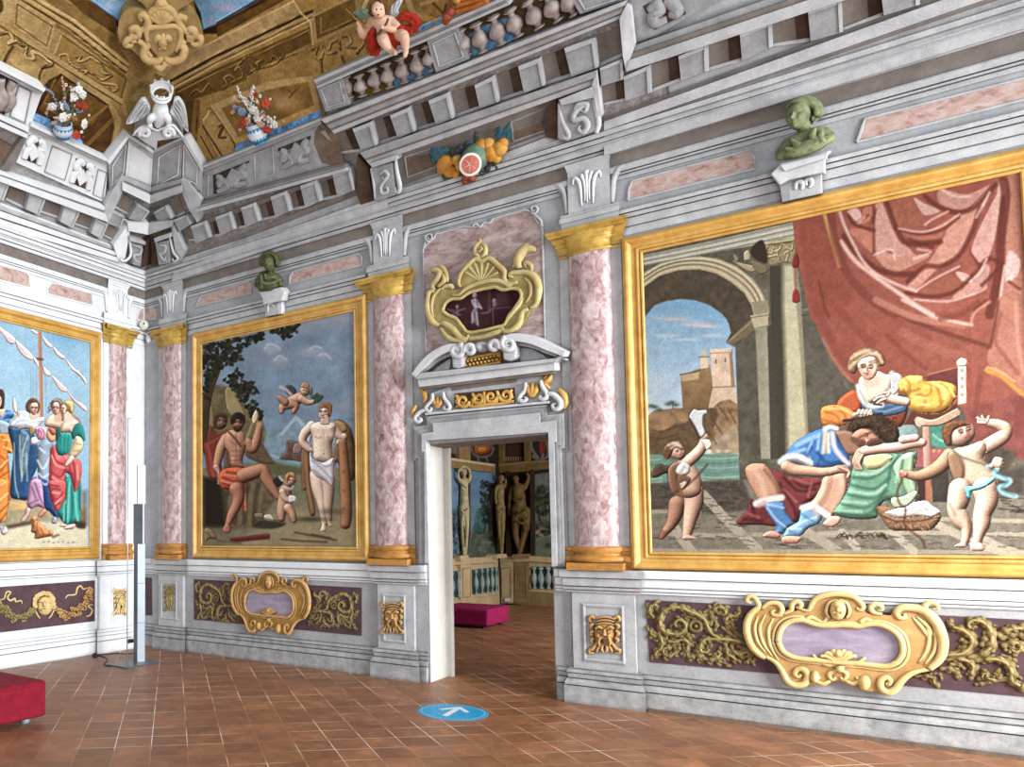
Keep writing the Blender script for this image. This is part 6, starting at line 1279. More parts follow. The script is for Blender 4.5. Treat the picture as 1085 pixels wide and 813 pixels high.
# flower vases on the parapets
mottled('china',(196,206,216),(226,232,236),6,.4,.5);mottled('china_blue',(30,104,150),(60,140,180),14,.4,.5);mottled('stalk',(70,80,56),(120,130,100),14,.8,.2)
for n_,a,b in (('petal_white',(206,204,196),(238,236,228)),('petal_red',(150,50,34),(190,84,60)),('petal_yellow',(176,128,48),(216,172,92)),('petal_blue',(90,110,136),(140,158,180)),('petal_pink',(190,140,120),(220,180,160))):mottled(n_,a,b,18,.8,.2)
def vase(w,h,base,top,rpx,label,flowers,sprigs,blabel,group):
 vp=vp_on(w,base,h);A=vp.P(*vp.W(*base),0);Bt=vp.P(*vp.W(*top),0);L=np.linalg.norm(Bt-A);ax=unit(Bt-A);pm=np.linalg.norm(vp.P(*vp.W(base[0]+10,base[1]),0)-A)/10;R=rpx*pm*.9
 root=thing('flower_vase',label,'vase',A,group)
 pr=[(.0,0),(.62,0),(.66,.04),(.58,.08),(.74,.2),(.95,.4),(1.0,.58),(.93,.76),(.80,.86),(.82,.90),(.90,.95),(.92,1.0),(.84,1.0),(.76,.9)]
 V,F=lathe_geo([(r*R,t*L) for r,t in pr],A,0,2*math.pi,24,ax,np.cross(ax,[.3,.8,.1])/np.linalg.norm(np.cross(ax,[.3,.8,.1])));obj('body',V,F,'china',root,True)
 mb=MB();e1=unit(np.cross(ax,[.3,.8,.1]));e2=np.cross(ax,e1)
 for t,r,n,ln in ((.10,.66,16,.22),(.80,.90,16,-.16)):
  for i in range(n):
   a=2*math.pi*i/n;d=math.cos(a)*e1+math.sin(a)*e2;rr=lambda tt:np.interp(tt,[p[1] for p in pr[1:9]],[p[0] for p in pr[1:9]])*R
   mb.add(*tube_geo([A+ax*t*L+d*(rr(t)+.002),A+ax*(t+ln/2)*L+d*(rr(t+ln/2)+.004),A+ax*(t+ln)*L+d*(rr(t+ln)+.002)],[.02,.014,.002],d,.4,6))
 V,F=lathe_geo([(r*R*1.02,t*L) for r,t in ((.63,-.002),(.67,.04),(.59,.08),(.70,.16))],A,0,2*math.pi,24,ax,e1);mb.add(V,F);mb.build('painted_border','china_blue',root,True)
 bq=thing('flower_bouquet',blabel,'flowers',Bt);rr_=np.random.default_rng(int(base[0]))
 mb=MB()
 for p in sprigs:mb.add(*tube_geo(catmull([Bt]+[vp.P(*vp.W(x,y,.02),.02) for x,y in p],4),[.008,.006,.003],None,1,6))
 for x,y,s,m in flowers:mb.add(*tube_geo([Bt-ax*.06,Bt+ax*.03,vp.P(*vp.W(x,y,-.02),-.02)],.006,None,1,5))
 mb.build('stalks','stalk',bq,True)
 for x,y,s,m in flowers:
  mb=MB();hh=rr_.uniform(-.04,.10);c=vp.P(*vp.W(x,y,hh),hh);r=s*pm;nn=unit(vp.n+.5*rr_.normal(size=3));u1=unit(np.cross(nn,[.1,.2,1]));u2=np.cross(nn,u1);n=6
  for i in range(n):
   a=2*math.pi*i/n;d=math.cos(a)*u1+math.sin(a)*u2;mb.add(*ball_geo(c+d*r*.58+nn*.1*r,(r*.46,r*.46,r*.2),8,6,np.stack([d,np.cross(nn,d),nn],1)))
  mb.add(*ball_geo(c+nn*r*.2,r*.34,8,6));mb.build('flower',m,bq,True)
 for i in range(34):
  x,y,s,m=flowers[i % len(flowers)];x+= rr_.normal()*5;y+= rr_.normal()*4.5;q=rr_.uniform(-.02,.08);c=vp.P(*vp.W(x,y,q),q);r=pm*rr_.uniform(1.1,2.0);mb=MB()
  for a in range(5):mb.add(*ball_geo(c+r*.6*(math.cos(a*1.257)*vp.ex+math.sin(a*1.257)*vp.up),(r*.5,r*.5,r*.5),6,4))
  mb.build('flower',rr_.choice([m,'petal_white','petal_pink','stalk']),bq,True)
 for p in sprigs:
  mb=MB()
  for q in catmull(p,5):
   for k in range(2):c=vp.P(*vp.W(q[0]+rr_.normal()*.8,q[1]+rr_.normal()*.8,.03),.03);mb.add(*ball_geo(c,.011,6,4))
  mb.build('sprig',rr_.choice(['petal_white','petal_blue','petal_pink']),bq,True)
W_,R_,Y_,B_,K_='petal_white','petal_red','petal_yellow','petal_blue','petal_pink'
f7=lambda L:[Z7([(x,y)])[0]+(s,m) for x,y,s,m in L]
vase(WL,.16,Z7([(302,388)])[0],Z7([(300,318)])[0],11,'White and blue china vase on the left wall parapet',f7([(250,238,4.4,W_),(235,245,3.4,K_),(300,290,5,W_),(325,285,4,W_),(350,300,4.4,Y_),(402,322,5,W_),(400,235,4.4,R_),(380,262,4,B_),(355,190,4.4,W_),(378,158,4,W_),(395,180,4,W_),(350,155,3.4,W_),(305,205,3.6,B_),(318,240,4,B_),(300,240,3.4,W_),(365,375,4.4,R_),(385,230,3.2,R_),(270,290,3.4,K_),(340,330,4,R_),(320,300,3.6,K_)]),
[Z7([(310,230),(308,160),(295,105)]),Z7([(280,250),(250,180),(215,150)]),Z7([(370,220),(372,150),(368,125)]),Z7([(395,260),(402,200)]),Z7([(310,200),(330,150)])],'Loose bouquet of white and red flowers in the left wall vase','china flower vases on the parapets')
f5=lambda L:[Z5([(x,y)])[0]+(s,m) for x,y,s,m in L]
vase(WR,.16,Z5([(520,372)])[0],Z5([(478,248)])[0],10.5,'White and blue china vase on the door wall parapet',f5([(410,240,4.6,R_),(412,260,3.6,R_),(475,160,5,W_),(500,210,4.4,W_),(575,232,5.4,W_),(605,250,4,W_),(500,110,4.6,Y_),(550,115,4.4,R_),(400,170,4,B_),(370,150,3.6,B_),(430,185,4,B_),(530,190,3.6,K_),(560,285,4.4,R_),(520,250,4,K_),(440,215,3.8,K_),(430,110,3.4,W_),(405,80,3.2,W_),(480,60,3.4,R_),(455,130,3.4,W_)]),
[Z5([(440,150),(400,90),(370,20)]),Z5([(470,120),(465,60),(475,10)]),Z5([(400,180),(350,170),(335,180)]),Z5([(540,170),(560,150)]),Z5([(420,110),(350,90),(340,100)])],'Bouquet of white and orange flowers in the door wall vase','china flower vases on the parapets')

# fruit swag under the balcony
for n_,a,b in (('melon_rind',(66,96,76),(120,150,124)),('melon_flesh',(168,74,62),(206,120,104)),('orange_fruit',(180,110,34),(222,160,74)),('dark_grape',(36,34,48),(74,70,90)),('leaf_blue',(30,70,84),(70,112,124)),('leaf_green',(40,56,40),(84,100,70)),('red_fruit',(120,44,30),(168,84,60)),('wicker',(140,76,24),(196,120,50))):mottled(n_,a,b,14,.6,.3)
sw=thing('fruit_swag','Hanging bunch of fruit with cut pink melon above the doorway cartouche','fruit swag',WR.P(*WR.W(500,185),0))
def fruit(name,x,y,r,m,h=.10,sq=1.0):
 c=Z3([(x,y)])[0];P=WR.P(*WR.W(*c,h),h);R=r/4.517*.0128;mb=MB();mb.add(*ball_geo(P,(R,R,R*sq),16,10));return mb.build(name,m,sw,True)
fruit('melon',288,258,46,'melon_rind',.12);o_=None
cP=Z3([(264,291)])[0];P=WR.P(*WR.W(*cP,.26),.26);nn=unit(CAM_P-P);u1=unit(np.cross(nn,ez));u2=np.cross(nn,u1);mb=MB();Rm_=38/4.517*.0128
V,F=lathe_geo([(Rm_*math.sin(t),-Rm_*math.cos(t)) for t in np.linspace(0,math.pi/2,9)],P,0,2*math.pi,24,nn,u1);o_=obj('cut_melon',V,F,'melon_rind',sw,True)
V,F=lathe_geo([(0,.004),(Rm_*.82,.004),(Rm_*.95,.002),(Rm_,-.002)],P,0,2*math.pi,24,nn,u1);mb.add(V,F);mb.build('melon_cut_face','petal_white',o_,True)
mb=MB();V,F=lathe_geo([(0,.008),(Rm_*.78,.007)],P,0,2*math.pi,24,nn,u1);mb.add(V,F);mb.build('melon_flesh','melon_flesh',o_,True)
mb=MB()
for i in range(6):d=math.cos(i*1.047+.3)*u1+math.sin(i*1.047+.3)*u2;mb.add(*tube_geo([P+nn*.009,P+nn*.009+d*Rm_*.7],[.007,.003],nn,.4,6))
mb.build('melon_seams','petal_pink',o_,True)
for x,y,r,m in ((145,292,32,'orange_fruit'),(165,320,24,'orange_fruit'),(130,310,20,'petal_yellow'),(365,236,30,'orange_fruit'),(320,205,26,'orange_fruit'),(405,215,26,'petal_yellow'),(350,195,22,'petal_yellow'),(200,270,20,'petal_yellow'),(215,300,18,'petal_yellow'),(420,190,18,'orange_fruit'),(245,345,18,'red_fruit'),(270,352,16,'red_fruit'),(240,370,12,'red_fruit'),(190,335,16,'orange_fruit'),(170,300,16,'dark_grape'),(205,225,13,'dark_grape'),(195,245,12,'dark_grape'),(218,210,12,'dark_grape'),(335,290,13,'dark_grape'),(350,275,12,'dark_grape'),(345,310,12,'dark_grape'),(250,190,9,'dark_grape'),(290,150,8,'dark_grape'),(390,262,16,'petal_yellow')):fruit('fruit',x,y,r,m,.09)
for pts,m in ([([(150,260),(110,230),(75,210)],'leaf_blue'),([(120,270),(95,260),(85,290)],'leaf_blue'),([(140,250),(140,225),(165,225)],'leaf_blue'),([(110,250),(85,240),(90,260)],'leaf_blue'),([(400,190),(430,140),(455,85)],'leaf_blue'),([(410,170),(400,130),(380,130)],'leaf_blue'),([(420,165),(450,150),(460,165)],'leaf_blue'),([(400,160),(430,160),(445,185)],'leaf_blue'),([(180,250),(190,225),(215,230)],'leaf_green'),([(330,280),(360,300),(350,330)],'leaf_green'),([(300,320),(325,325),(320,345)],'leaf_green'),([(260,220),(250,195),(260,175)],'leaf_green'),([(290,190),(300,160),(285,130)],'leaf_green'),([(370,280),(385,300),(375,320)],'leaf_green'),([(150,330),(150,350),(165,360)],'leaf_green'),([(230,240),(210,260),(190,270)],'leaf_green')]):
 mb=MB();strand(mb,WR,Z3(pts),[.012,.05,.03,.006],.08,.25,5);mb.build('leaf',m,sw,True)
 # fruit basket on the balcony rail
fb=thing('fruit_basket','Orange wicker basket of fruit on the balcony rail at the top edge','basket',WR.P(*WR.W(*Z9([(560,70)])[0],.2),.2))
KB=vp_on(WR,Z9([(560,70)])[0],.2);cs('basket','wicker',KB,Z9([(505,62),(495,20),(505,-20),(700,-60),(680,-10),(640,12)]),.06,fb,-.12,.02,2);mb=MB()
for q in ([(500,30),(580,8),(690,-30)],[(498,5),(580,-15),(700,-50)],[(505,55),(590,30),(660,0)]):strand(mb,KB,Z9(q),.022,.06,1,4)
mb.build('woven_band','wicker',fb,True)
for x,y,r,m in ((475,75,16,'red_fruit'),(490,50,14,'red_fruit'),(470,92,12,'red_fruit'),(515,15,10,'leaf_green'),(520,-2,12,'orange_fruit')):
 mb=MB();P=KB.P(*KB.W(*Z9([(x,y)])[0],.06),.06);mb.add(*ball_geo(P,r/4.173*.0125,10,8));mb.build('fruit',m,fb,True)
 # ------------------------------------------------------------------ the three framed wall paintings
SK,SKD,SKL=(206,158,128),(158,106,78),(230,196,172)
A3=lambda p:cv(675,170,4.986,p);B3=lambda p:cv(868,170,4.986,p);C3=lambda p:cv(675,320,4.986,p);D3=lambda p:cv(868,320,4.986,p);E3=lambda p:cv(675,440,4.986,p);F3=lambda p:cv(868,440,4.986,p);G3=lambda p:cv(780,440,4.986,p)
lm=lambda tr,p:[(*tr([q[:2]])[0],q[2]/4.986) for q in p]
def painting_curtain():
 root=thing('framed_painting','Largest framed wall painting, red curtain over seated figures, right of the doorway','painting',WR.P(7.6,1.2,0));z=(6.428,8.80,1.375,4.022);picture_frame(WR,*z,root)
 c=Canvas(WR,*z,.0058,.012,(92,86,70));c.noise(14,.28,2);c.noise(3,.14,5)
 # sky, castle, rock, water
 c.poly(A3([(42,810),(90,768),(150,745),(230,733),(310,740),(380,765),(440,805)])+C3([(470,90),(492,130),(497,165),(470,215),(520,240),(540,815),(60,815),(40,60)]),(104,152,186),.8,k=1,grad=((196,200,204),(0,1)),nz=.06,nsc=9)
 for x,y,rx,ry,col in ((180,90,90,14,(196,176,170)),(310,120,80,14,(206,178,166)),(150,180,60,10,(190,184,180)),(400,180,60,10,(206,186,178)),(260,200,60,8,(186,196,200)),(130,240,60,9,(150,172,190)),(250,60,50,8,(120,160,186)),(90,430,60,60,(170,180,192)),(380,130,50,8,(214,190,176))):q=C3([(x,y)])[0];c.blob(q[0],q[1],rx/5,ry/5,col,.65)
 c.poly(C3([(230,390),(385,330),(405,450),(375,580),(245,620)]),(150,116,74),.6,k=1,nz=.15,grad=((112,84,52),(0,1)));c.poly(C3([(232,385),(330,365),(325,410),(240,420)]),(182,150,108),.5,k=1);c.stroke(C3([(228,385),(330,365)]),.7,(104,78,52),.9,k=1)
 c.poly(C3([(333,290),(375,285),(378,345),(335,355)]),(212,186,150),.5,k=1);c.stroke(C3([(330,292),(378,290)]),.8,(130,100,70),.9,k=1);c.blob(*C3([(352,268)])[0],3,3,(206,180,150),.9)
 c.poly(C3([(386,250),(500,245),(516,450),(400,452)]),(208,176,146),.5,k=1,nz=.12);c.poly(C3([(486,250),(502,248),(518,450),(498,450)]),(150,116,86),.5,k=1);c.poly(C3([(400,450),(516,446),(535,560),(375,570)]),(196,166,138),.5,k=1,nz=.12);c.stroke(C3([(398,452),(516,446)]),.5,(120,90,66),.9,k=1);c.stroke(C3([(386,272),(500,265)]),.5,(130,100,76),.8,k=1)
 for i in range(7):c.stroke(C3([(390+i*17,262),(390+i*17,250)]),.9,(214,186,158),.9,k=1)
 for x,y in ((417,315),(466,308)):c.stroke(C3([(x,y-8),(x,y+8)]),.7,(84,62,44),.9,k=1)
 c.poly(C3([(60,600),(140,570),(240,560),(300,590),(400,560),(440,525),(530,540),(535,800),(300,760),(62,815)]),(136,104,68),.7,k=2,nz=.3,nsc=5);c.poly(C3([(250,640),(380,560),(430,600),(330,790),(150,815),(62,815),(70,680)]),(100,76,50),1,k=2,nz=.25,nsc=5);c.poly(C3([(60,605),(140,572),(235,590),(150,680),(70,660)]),(146,112,76),1,k=2,nz=.2)
 c.poly(C3([(420,700),(520,650),(532,800),(390,800)]),(158,134,104),1,k=2,nz=.25)
 for p in ([(440,560),(480,620)],[(400,620),(450,700)],[(370,680),(420,750)],[(480,560),(520,640)],[(120,690),(200,660)],[(100,730),(220,700)]):c.stroke(C3(p),.9,(80,58,38),.6)
 for q in ((95,555),(120,570),(75,550),(185,530),(205,545),(165,540)):c.blob(*C3([q])[0],4,2,(60,70,48),.8)
 c.stroke(C3([(190,535),(190,565)]),.5,(70,60,44),.8,k=1)
 c.poly(E3([(62,205),(200,215),(330,205),(535,205),(542,340),(300,355),(66,362)]),(100,138,122),.7,k=1,nz=.12,nsc=4);
 for y,col in ((225,(150,172,156)),(250,(70,110,98)),(275,(140,168,150)),(300,(84,122,108)),(325,(150,176,158)),(345,(170,186,170))):c.stroke(E3([(330,y),(430,y+6),(535,y-2)]),.9,col,.6);c.stroke(E3([(68,y+14),(130,y+8)]),.9,col,.6)
 for x,r in ((430,12),(475,18),(370,14)):c.blob(*E3([(x,190)])[0],r/5,1.8,(206,184,156),.9)
 # arch
 c.poly(A3([(40,830),(95,762),(150,742),(230,730),(310,737),(385,762),(450,810)])+C3([(480,90),(497,165),(470,215),(600,100),(620,60)])+A3([(615,815),(600,760),(560,690),(500,640),(420,597),(330,575),(220,578),(120,608),(38,668)]),(78,66,50),.8,k=1,nz=.22,nsc=6)
 c.poly(A3([(38,592),(120,545),(220,515),(330,506),(430,520),(530,562),(610,625),(660,695),(692,780),(696,830),(620,830),(605,765),(565,700),(500,645),(420,598),(330,576),(220,580),(120,610),(38,668)]),(168,152,116),.6,k=1,nz=.06)
 for t,col in ((.18,(210,196,160)),(.34,(96,84,60)),(.5,(196,180,142)),(.64,(104,90,64)),(.84,(200,184,146))):
  o_=np.array([(38,592),(120,545),(220,515),(330,506),(430,520),(530,562),(610,625),(660,695),(696,800)]);i_=np.array([(38,668),(120,610),(220,580),(330,576),(420,598),(500,645),(565,700),(605,765),(620,815)]);c.stroke(A3(list(map(tuple,o_+(i_-o_)*t))),.7,col,.8)
 c.poly(A3([(34,502),(400,425),(832,325),(832,415),(480,472),(40,556)]),(164,160,140),.6,k=1,nz=.06)
 for d,col in ((12,(110,106,92)),(30,(200,196,178)),(42,(110,106,92)),(58,(196,192,172)),(72,(104,100,86))):c.stroke(A3([(34,500+d*.8),(400,424+d*.85),(832,322+d)]),.6,col,.85,k=1)
 c.poly(C3([(470,215),(600,90),(640,130),(500,230)]),(112,96,66),.6,k=1);c.stroke(C3([(480,212),(610,100)]),.8,(150,132,94),.8,k=1)
 c.poly(C3([(520,240),(630,140),(660,815),(540,815)]),(84,78,64),.8,k=1,nz=.2,nsc=8)
 c.poly(C3([(605,0),(690,-10),(700,60),(618,70)]),(140,128,98),.6,k=1);c.poly(C3([(598,72),(692,58),(692,130),(622,148)]),(172,160,126),.6,k=1);c.stroke(C3([(600,84),(690,70)]),.6,(100,90,66),.8,k=1);c.stroke(C3([(622,140),(690,126)]),.6,(100,90,66),.8,k=1)
 c.poly(C3([(625,148),(686,132),(702,480),(706,830),(655,830)]),(136,130,106),.8,k=1,grad=((150,146,124),(1,0)),nz=.08);c.poly(C3([(690,130),(745,100),(750,830),(706,830)]),(70,64,52),1,k=1)
 # column
 c.poly(A3([(700,560),(830,545)])+C3([(858,0),(906,700),(800,830),(745,830),(715,300),(705,0)]),(64,60,48),.8,k=1)
 c.poly(A3([(770,552),(834,543)])+C3([(860,0),(908,700),(870,830),(795,830),(785,400),(770,0)]),(178,170,134),3.2,k=1,nz=.05);c.poly(A3([(820,546),(836,543)])+C3([(864,0),(912,700),(885,815),(890,690),(850,100)]),(140,132,104),1.2,k=1)
 c.poly(A3([(668,440),(760,415),(834,415),(834,535),(770,535),(700,552),(690,500)]),(140,124,88),.6,k=1,nz=.2,nsc=3)
 for p in ([(690,450),(680,480),(710,490),(720,460)],[(720,440),(760,440),(750,470),(725,480)],[(770,430),(820,430),(815,470),(785,460)],[(690,510),(740,500),(760,520)],[(780,490),(800,480),(790,525)],[(740,480),(750,520)],[(680,440),(830,418)]):c.stroke(A3(p),.9,(196,178,128),.9);c.stroke([(x+.8,y+1.2) for x,y in A3(p)],.6,(66,54,34),.8)
 for p,col in (([(500,530),(560,545),(640,560),(680,555),(640,580),(590,590)],(158,144,110)),([(565,490),(590,475),(600,520),(570,530)],(176,160,124)),([(510,495),(540,520),(520,540)],(140,126,94)),([(600,530),(680,560),(690,590),(640,600)],(120,104,76))):c.poly(A3(p),col,.6,2)
 c.poly(A3([(600,470),(660,420),(690,500),(680,545),(620,520)]),(58,44,30),1)
 c.poly(C3([(870,30),(960,50),(1080,380),(1080,560),(960,700),(905,690)]),(90,84,70),1,k=1,nz=.2);c.stroke(C3([(870,45),(930,38)]),1.2,(120,110,84),.8);c.stroke(C3([(870,70),(925,65)]),.6,(60,54,40),.8)
 # floor
 c.poly(E3([(66,362),(300,352),(560,340),(1082,420),(2060,330),(2060,735),(70,735)]),(120,112,96),.8,k=1,nz=.12,nsc=4);c.poly(E3([(66,362),(300,352),(560,340),(620,500),(400,520),(70,510)]),(78,70,58),2,k=1,nz=.2,nsc=3)
 for q in ([(350,420),(480,560),(640,710)],[(190,580),(240,660),(290,720)],[(880,610),(1000,680),(1060,720)]):c.stroke(E3(q),5,(168,156,134),.9)
 for q in ([(70,512),(200,505),(330,510)],[(150,625),(400,635),(600,630)],[(80,715),(400,720),(1000,720),(2060,725)],[(620,632),(1082,636)]):c.stroke(E3(q),2.2,(160,148,126),.85)
 for q in ([(600,565),(750,640),(860,690),(1000,730)],[(390,620),(500,720)],[(120,620),(200,700)],[(860,650),(960,700),(1082,740)]):c.stroke(F3(q),4.2,(176,164,140),.9)
 for q in ([(0,625),(400,620),(1082,630)],[(560,545),(800,555),(1082,560)]):c.stroke(F3(q),2.2,(170,158,134),.85)
 c.scatter(E3([(75,370),(560,350),(600,700),(80,700)]),110,.5,[(44,38,30),(96,86,70)],9,.05,.15,.6,3);c.scatter(E3([(640,640),(860,640),(980,705),(700,705)]),40,.5,[(60,52,42),(150,140,118)],8,.05,.15,.6,4);c.scatter(F3([(20,560),(380,640),(1050,600),(1050,720),(60,710)]),90,.5,[(70,60,48),(150,138,116)],9,.05,.15,.6,5);c.scatter(F3([(900,340),(1080,330),(1080,520),(920,500)]),60,.6,[(50,44,36),(104,94,78)],9,.05,.15,.7,6)
 # curtain
 CU,CD,CL,CP_=(146,74,58),(98,40,30),(178,104,80),(196,150,138)
 c.poly(A3([(822,315),(830,420),(855,560),(885,700),(915,830)])+C3([(940,110),(990,220),(1040,310),(1082,378)])+D3([(60,300),(110,370),(190,440),(400,480),(760,560),(800,700),(860,815),(1100,815),(1100,-800)]),CU,.7,k=1,nz=.10,nsc=8);c.noise(4,.04,12)
 c.poly(D3([(760,560),(1100,480),(1100,830),(850,830),(800,640)]),(128,64,56),3,k=1,nz=.12)
 c.poly(F3([(1000,290),(1082,270),(1082,420),(900,420),(880,180),(940,160),(1040,200)]),(72,64,54),3,k=1,nz=.2)
 c.poly(B3([(-78,560),(-110,420),(-90,300),(30,290),(110,560),(190,740),(60,830),(-30,830)]),(140,66,50),3,k=1,nz=.1);c.stroke(B3([(0,640),(20,740),(50,830)]),1.6,(112,50,38),.6)
 S=lambda tr,p,w,col,a=.85:c.stroke(tr(p),w,col,a,soft=1.4)
 # upper swag: lit planes then deep folds
 for p,col in (([(150,270),(205,255),(230,320),(205,330)],CP_),([(235,255),(280,250),(270,310),(225,330)],CL),([(160,365),(240,365),(290,400),(290,490),(200,420)],CL),([(290,250),(355,235),(415,380),(470,460),(515,520),(400,520),(292,495)],(184,128,112)),([(300,510),(400,510),(590,500),(420,590),(380,590)],(180,118,98)),([(390,210),(500,190),(560,260),(640,265),(560,345),(420,350)],(150,80,60)),
 ([(500,195),(560,230),(640,265),(560,290),(520,240)],(186,140,126)),([(440,370),(560,375),(700,300),(745,275),(680,370),(600,430),(470,400)],(164,92,70)),([(640,150),(780,180),(900,130),(830,210),(760,260),(640,230)],(176,120,104)),([(700,330),(800,250),(910,145),(860,270),(800,400),(740,500),(640,560),(510,680),(470,650),(560,560),(640,440)],(188,126,106)),([(860,330),(935,185),(960,180),(930,400),(890,520),(850,540),(805,490),(820,420)],(190,138,124)),([(510,690),(720,600),(830,560),(800,630),(720,690),(560,740),(460,710)],(150,78,60)),([(700,730),(800,640),(890,670),(820,710)],(186,128,112)),([(830,570),(900,555),(880,665),(820,630)],(176,124,114)),([(990,100),(1060,70),(1090,300),(1080,820),(955,820),(970,560),(985,300)],(172,108,86)),([(1000,480),(1060,520),(1050,600),(985,640)],(196,160,152)),([(720,590),(760,640),(810,640),(780,600)],CP_),([(940,190),(985,180),(985,110),(950,120)],(190,140,124)),([(820,780),(920,720),(950,740),(860,815),(800,815)],(150,78,58)),([(520,740),(700,735),(640,800),(580,790)],(158,84,66))):c.poly(B3(p),col,1.0,0,nz=.10,nsc=4)
 for p,w in (([(155,290),(190,340),(290,370)],1.6),([(130,400),(200,490),(300,570),(400,600),(500,600)],3.0),([(115,280),(140,370),(190,450)],1.4),([(290,250),(288,380),(290,495)],1.4),([(355,230),(410,370),(470,440),(640,430)],3.0),([(400,360),(520,390),(640,370),(740,300)],1.6),([(560,190),(640,250),(740,275),(830,240),(930,130)],2.6),([(470,640),(560,560),(640,560),(740,500),(810,370),(850,250)],2.6),([(460,700),(600,720),(720,690),(820,600),(890,520),(960,545)],2.2),([(975,110),(985,200),(960,420),(955,560),(930,700),(900,815)],5.0),([(800,490),(850,560)],1.2),([(300,260),(280,330)],1.0),([(860,660),(960,560)],2.0),([(1000,640),(1060,680)],1.4),([(880,740),(820,790)],1.4),([(200,330),(260,290)],1.2),([(360,480),(390,490)],1.0),([(480,420),(600,460)],1.6)):S(B3,p,w,CD,.8)
 for p,w in (([(110,275),(135,350),(175,430),(230,530),(300,600),(420,660),(510,690)],1.6),([(115,430),(190,530),(290,610),(420,700),(520,770),(600,815)],2.2),([(510,690),(620,620),(740,560)],.9),([(560,340),(600,310),(680,270)],.9),([(420,360),(540,378),(640,350),(740,285)],.8),([(500,520),(590,485),(520,470)],.9),([(800,640),(850,590),(885,520)],1.0),([(290,500),(380,470),(400,520)],.9),([(500,735),(680,745),(820,705)],.9),([(640,150),(720,190),(800,190)],.9),([(830,300),(900,170)],1.0),([(980,560),(960,700),(955,815)],1.2),([(205,330),(240,300)],.8)):S(B3,p,w,(216,178,166),.8)
 S(B3,[(28,285),(62,400),(108,555)],2.0,(190,140,76),.9);S(B3,[(60,250),(80,400),(150,600),(280,740),(400,815)],4.5,(112,48,36),.6)
 # lower swag
 S(D3,[(330,0),(450,80),(560,125),(700,175),(830,215),(900,240)],2.4,(108,50,38),.8);S(D3,[(300,-10),(400,40),(500,80),(600,100),(760,125)],3.6,(178,112,92),.8);S(D3,[(440,-10),(520,30),(600,78),(700,100),(805,122)],1.6,(212,176,166),.8);S(D3,[(640,90),(760,60),(840,0)],3,(124,56,40),.7);S(D3,[(800,120),(820,60),(900,0)],1.4,(196,140,120),.7)
 S(D3,[(120,60),(200,150),(280,220)],5,(128,60,46),.6);S(D3,[(360,180),(480,290),(560,350)],3,(124,56,42),.6);S(D3,[(440,160),(600,240),(760,290)],5,(166,96,76),.5);S(D3,[(20,200),(80,310),(170,420)],1.6,(176,110,90),.6);S(D3,[(0,60),(60,200),(140,330)],4,(130,60,46),.5)
 c.poly(D3([(945,-20),(1100,-20),(1100,490),(1020,400),(925,365),(886,300),(905,230),(930,120)]),(168,104,84),1.4,k=2,nz=.1);S(D3,[(905,240),(930,120),(945,0)],1.6,CD,.7);S(D3,[(960,60),(930,200),(960,260),(1050,380)],2,(140,70,56),.7);S(D3,[(1040,0),(1050,200),(1080,380)],2.4,(190,132,112),.7);S(D3,[(885,362),(960,390),(1020,440),(1090,500)],2.6,(192,128,56),.95);S(D3,[(890,345),(960,370),(1030,420)],.9,(228,176,100),.8)
 S(D3,[(850,400),(820,600)],3,(116,54,46),.5);S(D3,[(960,450),(940,620)],5,(140,72,62),.6);S(D3,[(1060,520),(1050,700)],5,(116,56,48),.6)
 # tassel
 S(A3,[(838,560),(838,690)],.5,(150,50,36),.9);c.poly(A3([(830,500),(850,495),(855,560),(820,562)]),(130,40,32),.6,2);c.poly(A3([(826,690),(850,684),(860,745),(822,748)]),(150,48,36),.6,2,nz=.2)
 # armchair and its back
 c.poly(D3([(556,400),(600,385),(732,345),(736,470),(600,440)]),(112,52,48),.6,k=1,nz=.1);c.stroke(D3([(575,382),(735,345)]),.6,(168,120,88),.8,k=1);c.poly(D3([(733,338),(776,336),(777,535),(735,542)]),(212,198,186),.5,k=1,grad=((190,172,158),(1,0)))
 for y in (362,405,448,490):c.blob(*D3([(754,y)])[0],1.6,1.8,(150,90,76),.8)
 c.poly(D3([(725,318),(750,296),(782,310),(776,338),(735,340)]),(206,190,176),.5,2);c.poly(D3([(500,560),(730,540),(740,610),(560,640),(440,660)]),(96,48,34),1,k=1)
 c.poly(D3([(590,660),(650,640),(690,690),(700,765),(600,760)]),(66,128,108),.7,0,nz=.2);c.stroke(D3([(600,700),(640,730),(690,750)]),1,(130,180,160),.8);c.poly(F3([(420,60),(500,55),(515,110),(430,110)]),(124,148,146),.7,nz=.15)
 c.poly(F3([(505,180),(690,175),(640,270),(505,275)]),(156,82,82),.7,k=1,nz=.12);
 for x in (605,635,665):c.blob(*F3([(x,190)])[0],1.5,1.3,(214,170,80),.9)
 c.poly(F3([(590,270),(680,270),(690,460),(600,460)]),(62,56,46),1,k=1,nz=.2);c.poly(F3([(510,340),(565,340),(560,460),(500,450)]),(70,40,38),1,k=1)
 c.poly(F3([(546,40),(580,40),(586,275),(552,275)]),(206,160,142),.5,k=1,grad=((160,110,92),(1,0)));c.poly(F3([(560,340),(588,338),(594,460),(566,462)]),(166,96,68),.5,k=1);c.stroke(D3([(520,625),(590,640),(660,625),(728,585)]),3.4,(176,138,112),1);c.stroke(D3([(520,612),(600,628),(728,566)]),.8,(220,188,160),.9);c.stroke(D3(spiral(530,635,22,4,0,1.3)),1.2,(206,170,142),.95);c.stroke(D3([(540,655),(640,650),(735,605)]),.7,(70,42,30),.9)
 # seated woman
 L=lambda tr,p,col=SK,**k:c.limb(lm(tr,p),col,**k)
 c.poly(D3([(100,520),(180,470),(225,540),(440,520),(470,560),(430,660),(300,640),(200,620),(90,570)]),(124,54,34),1,5,nz=.15)
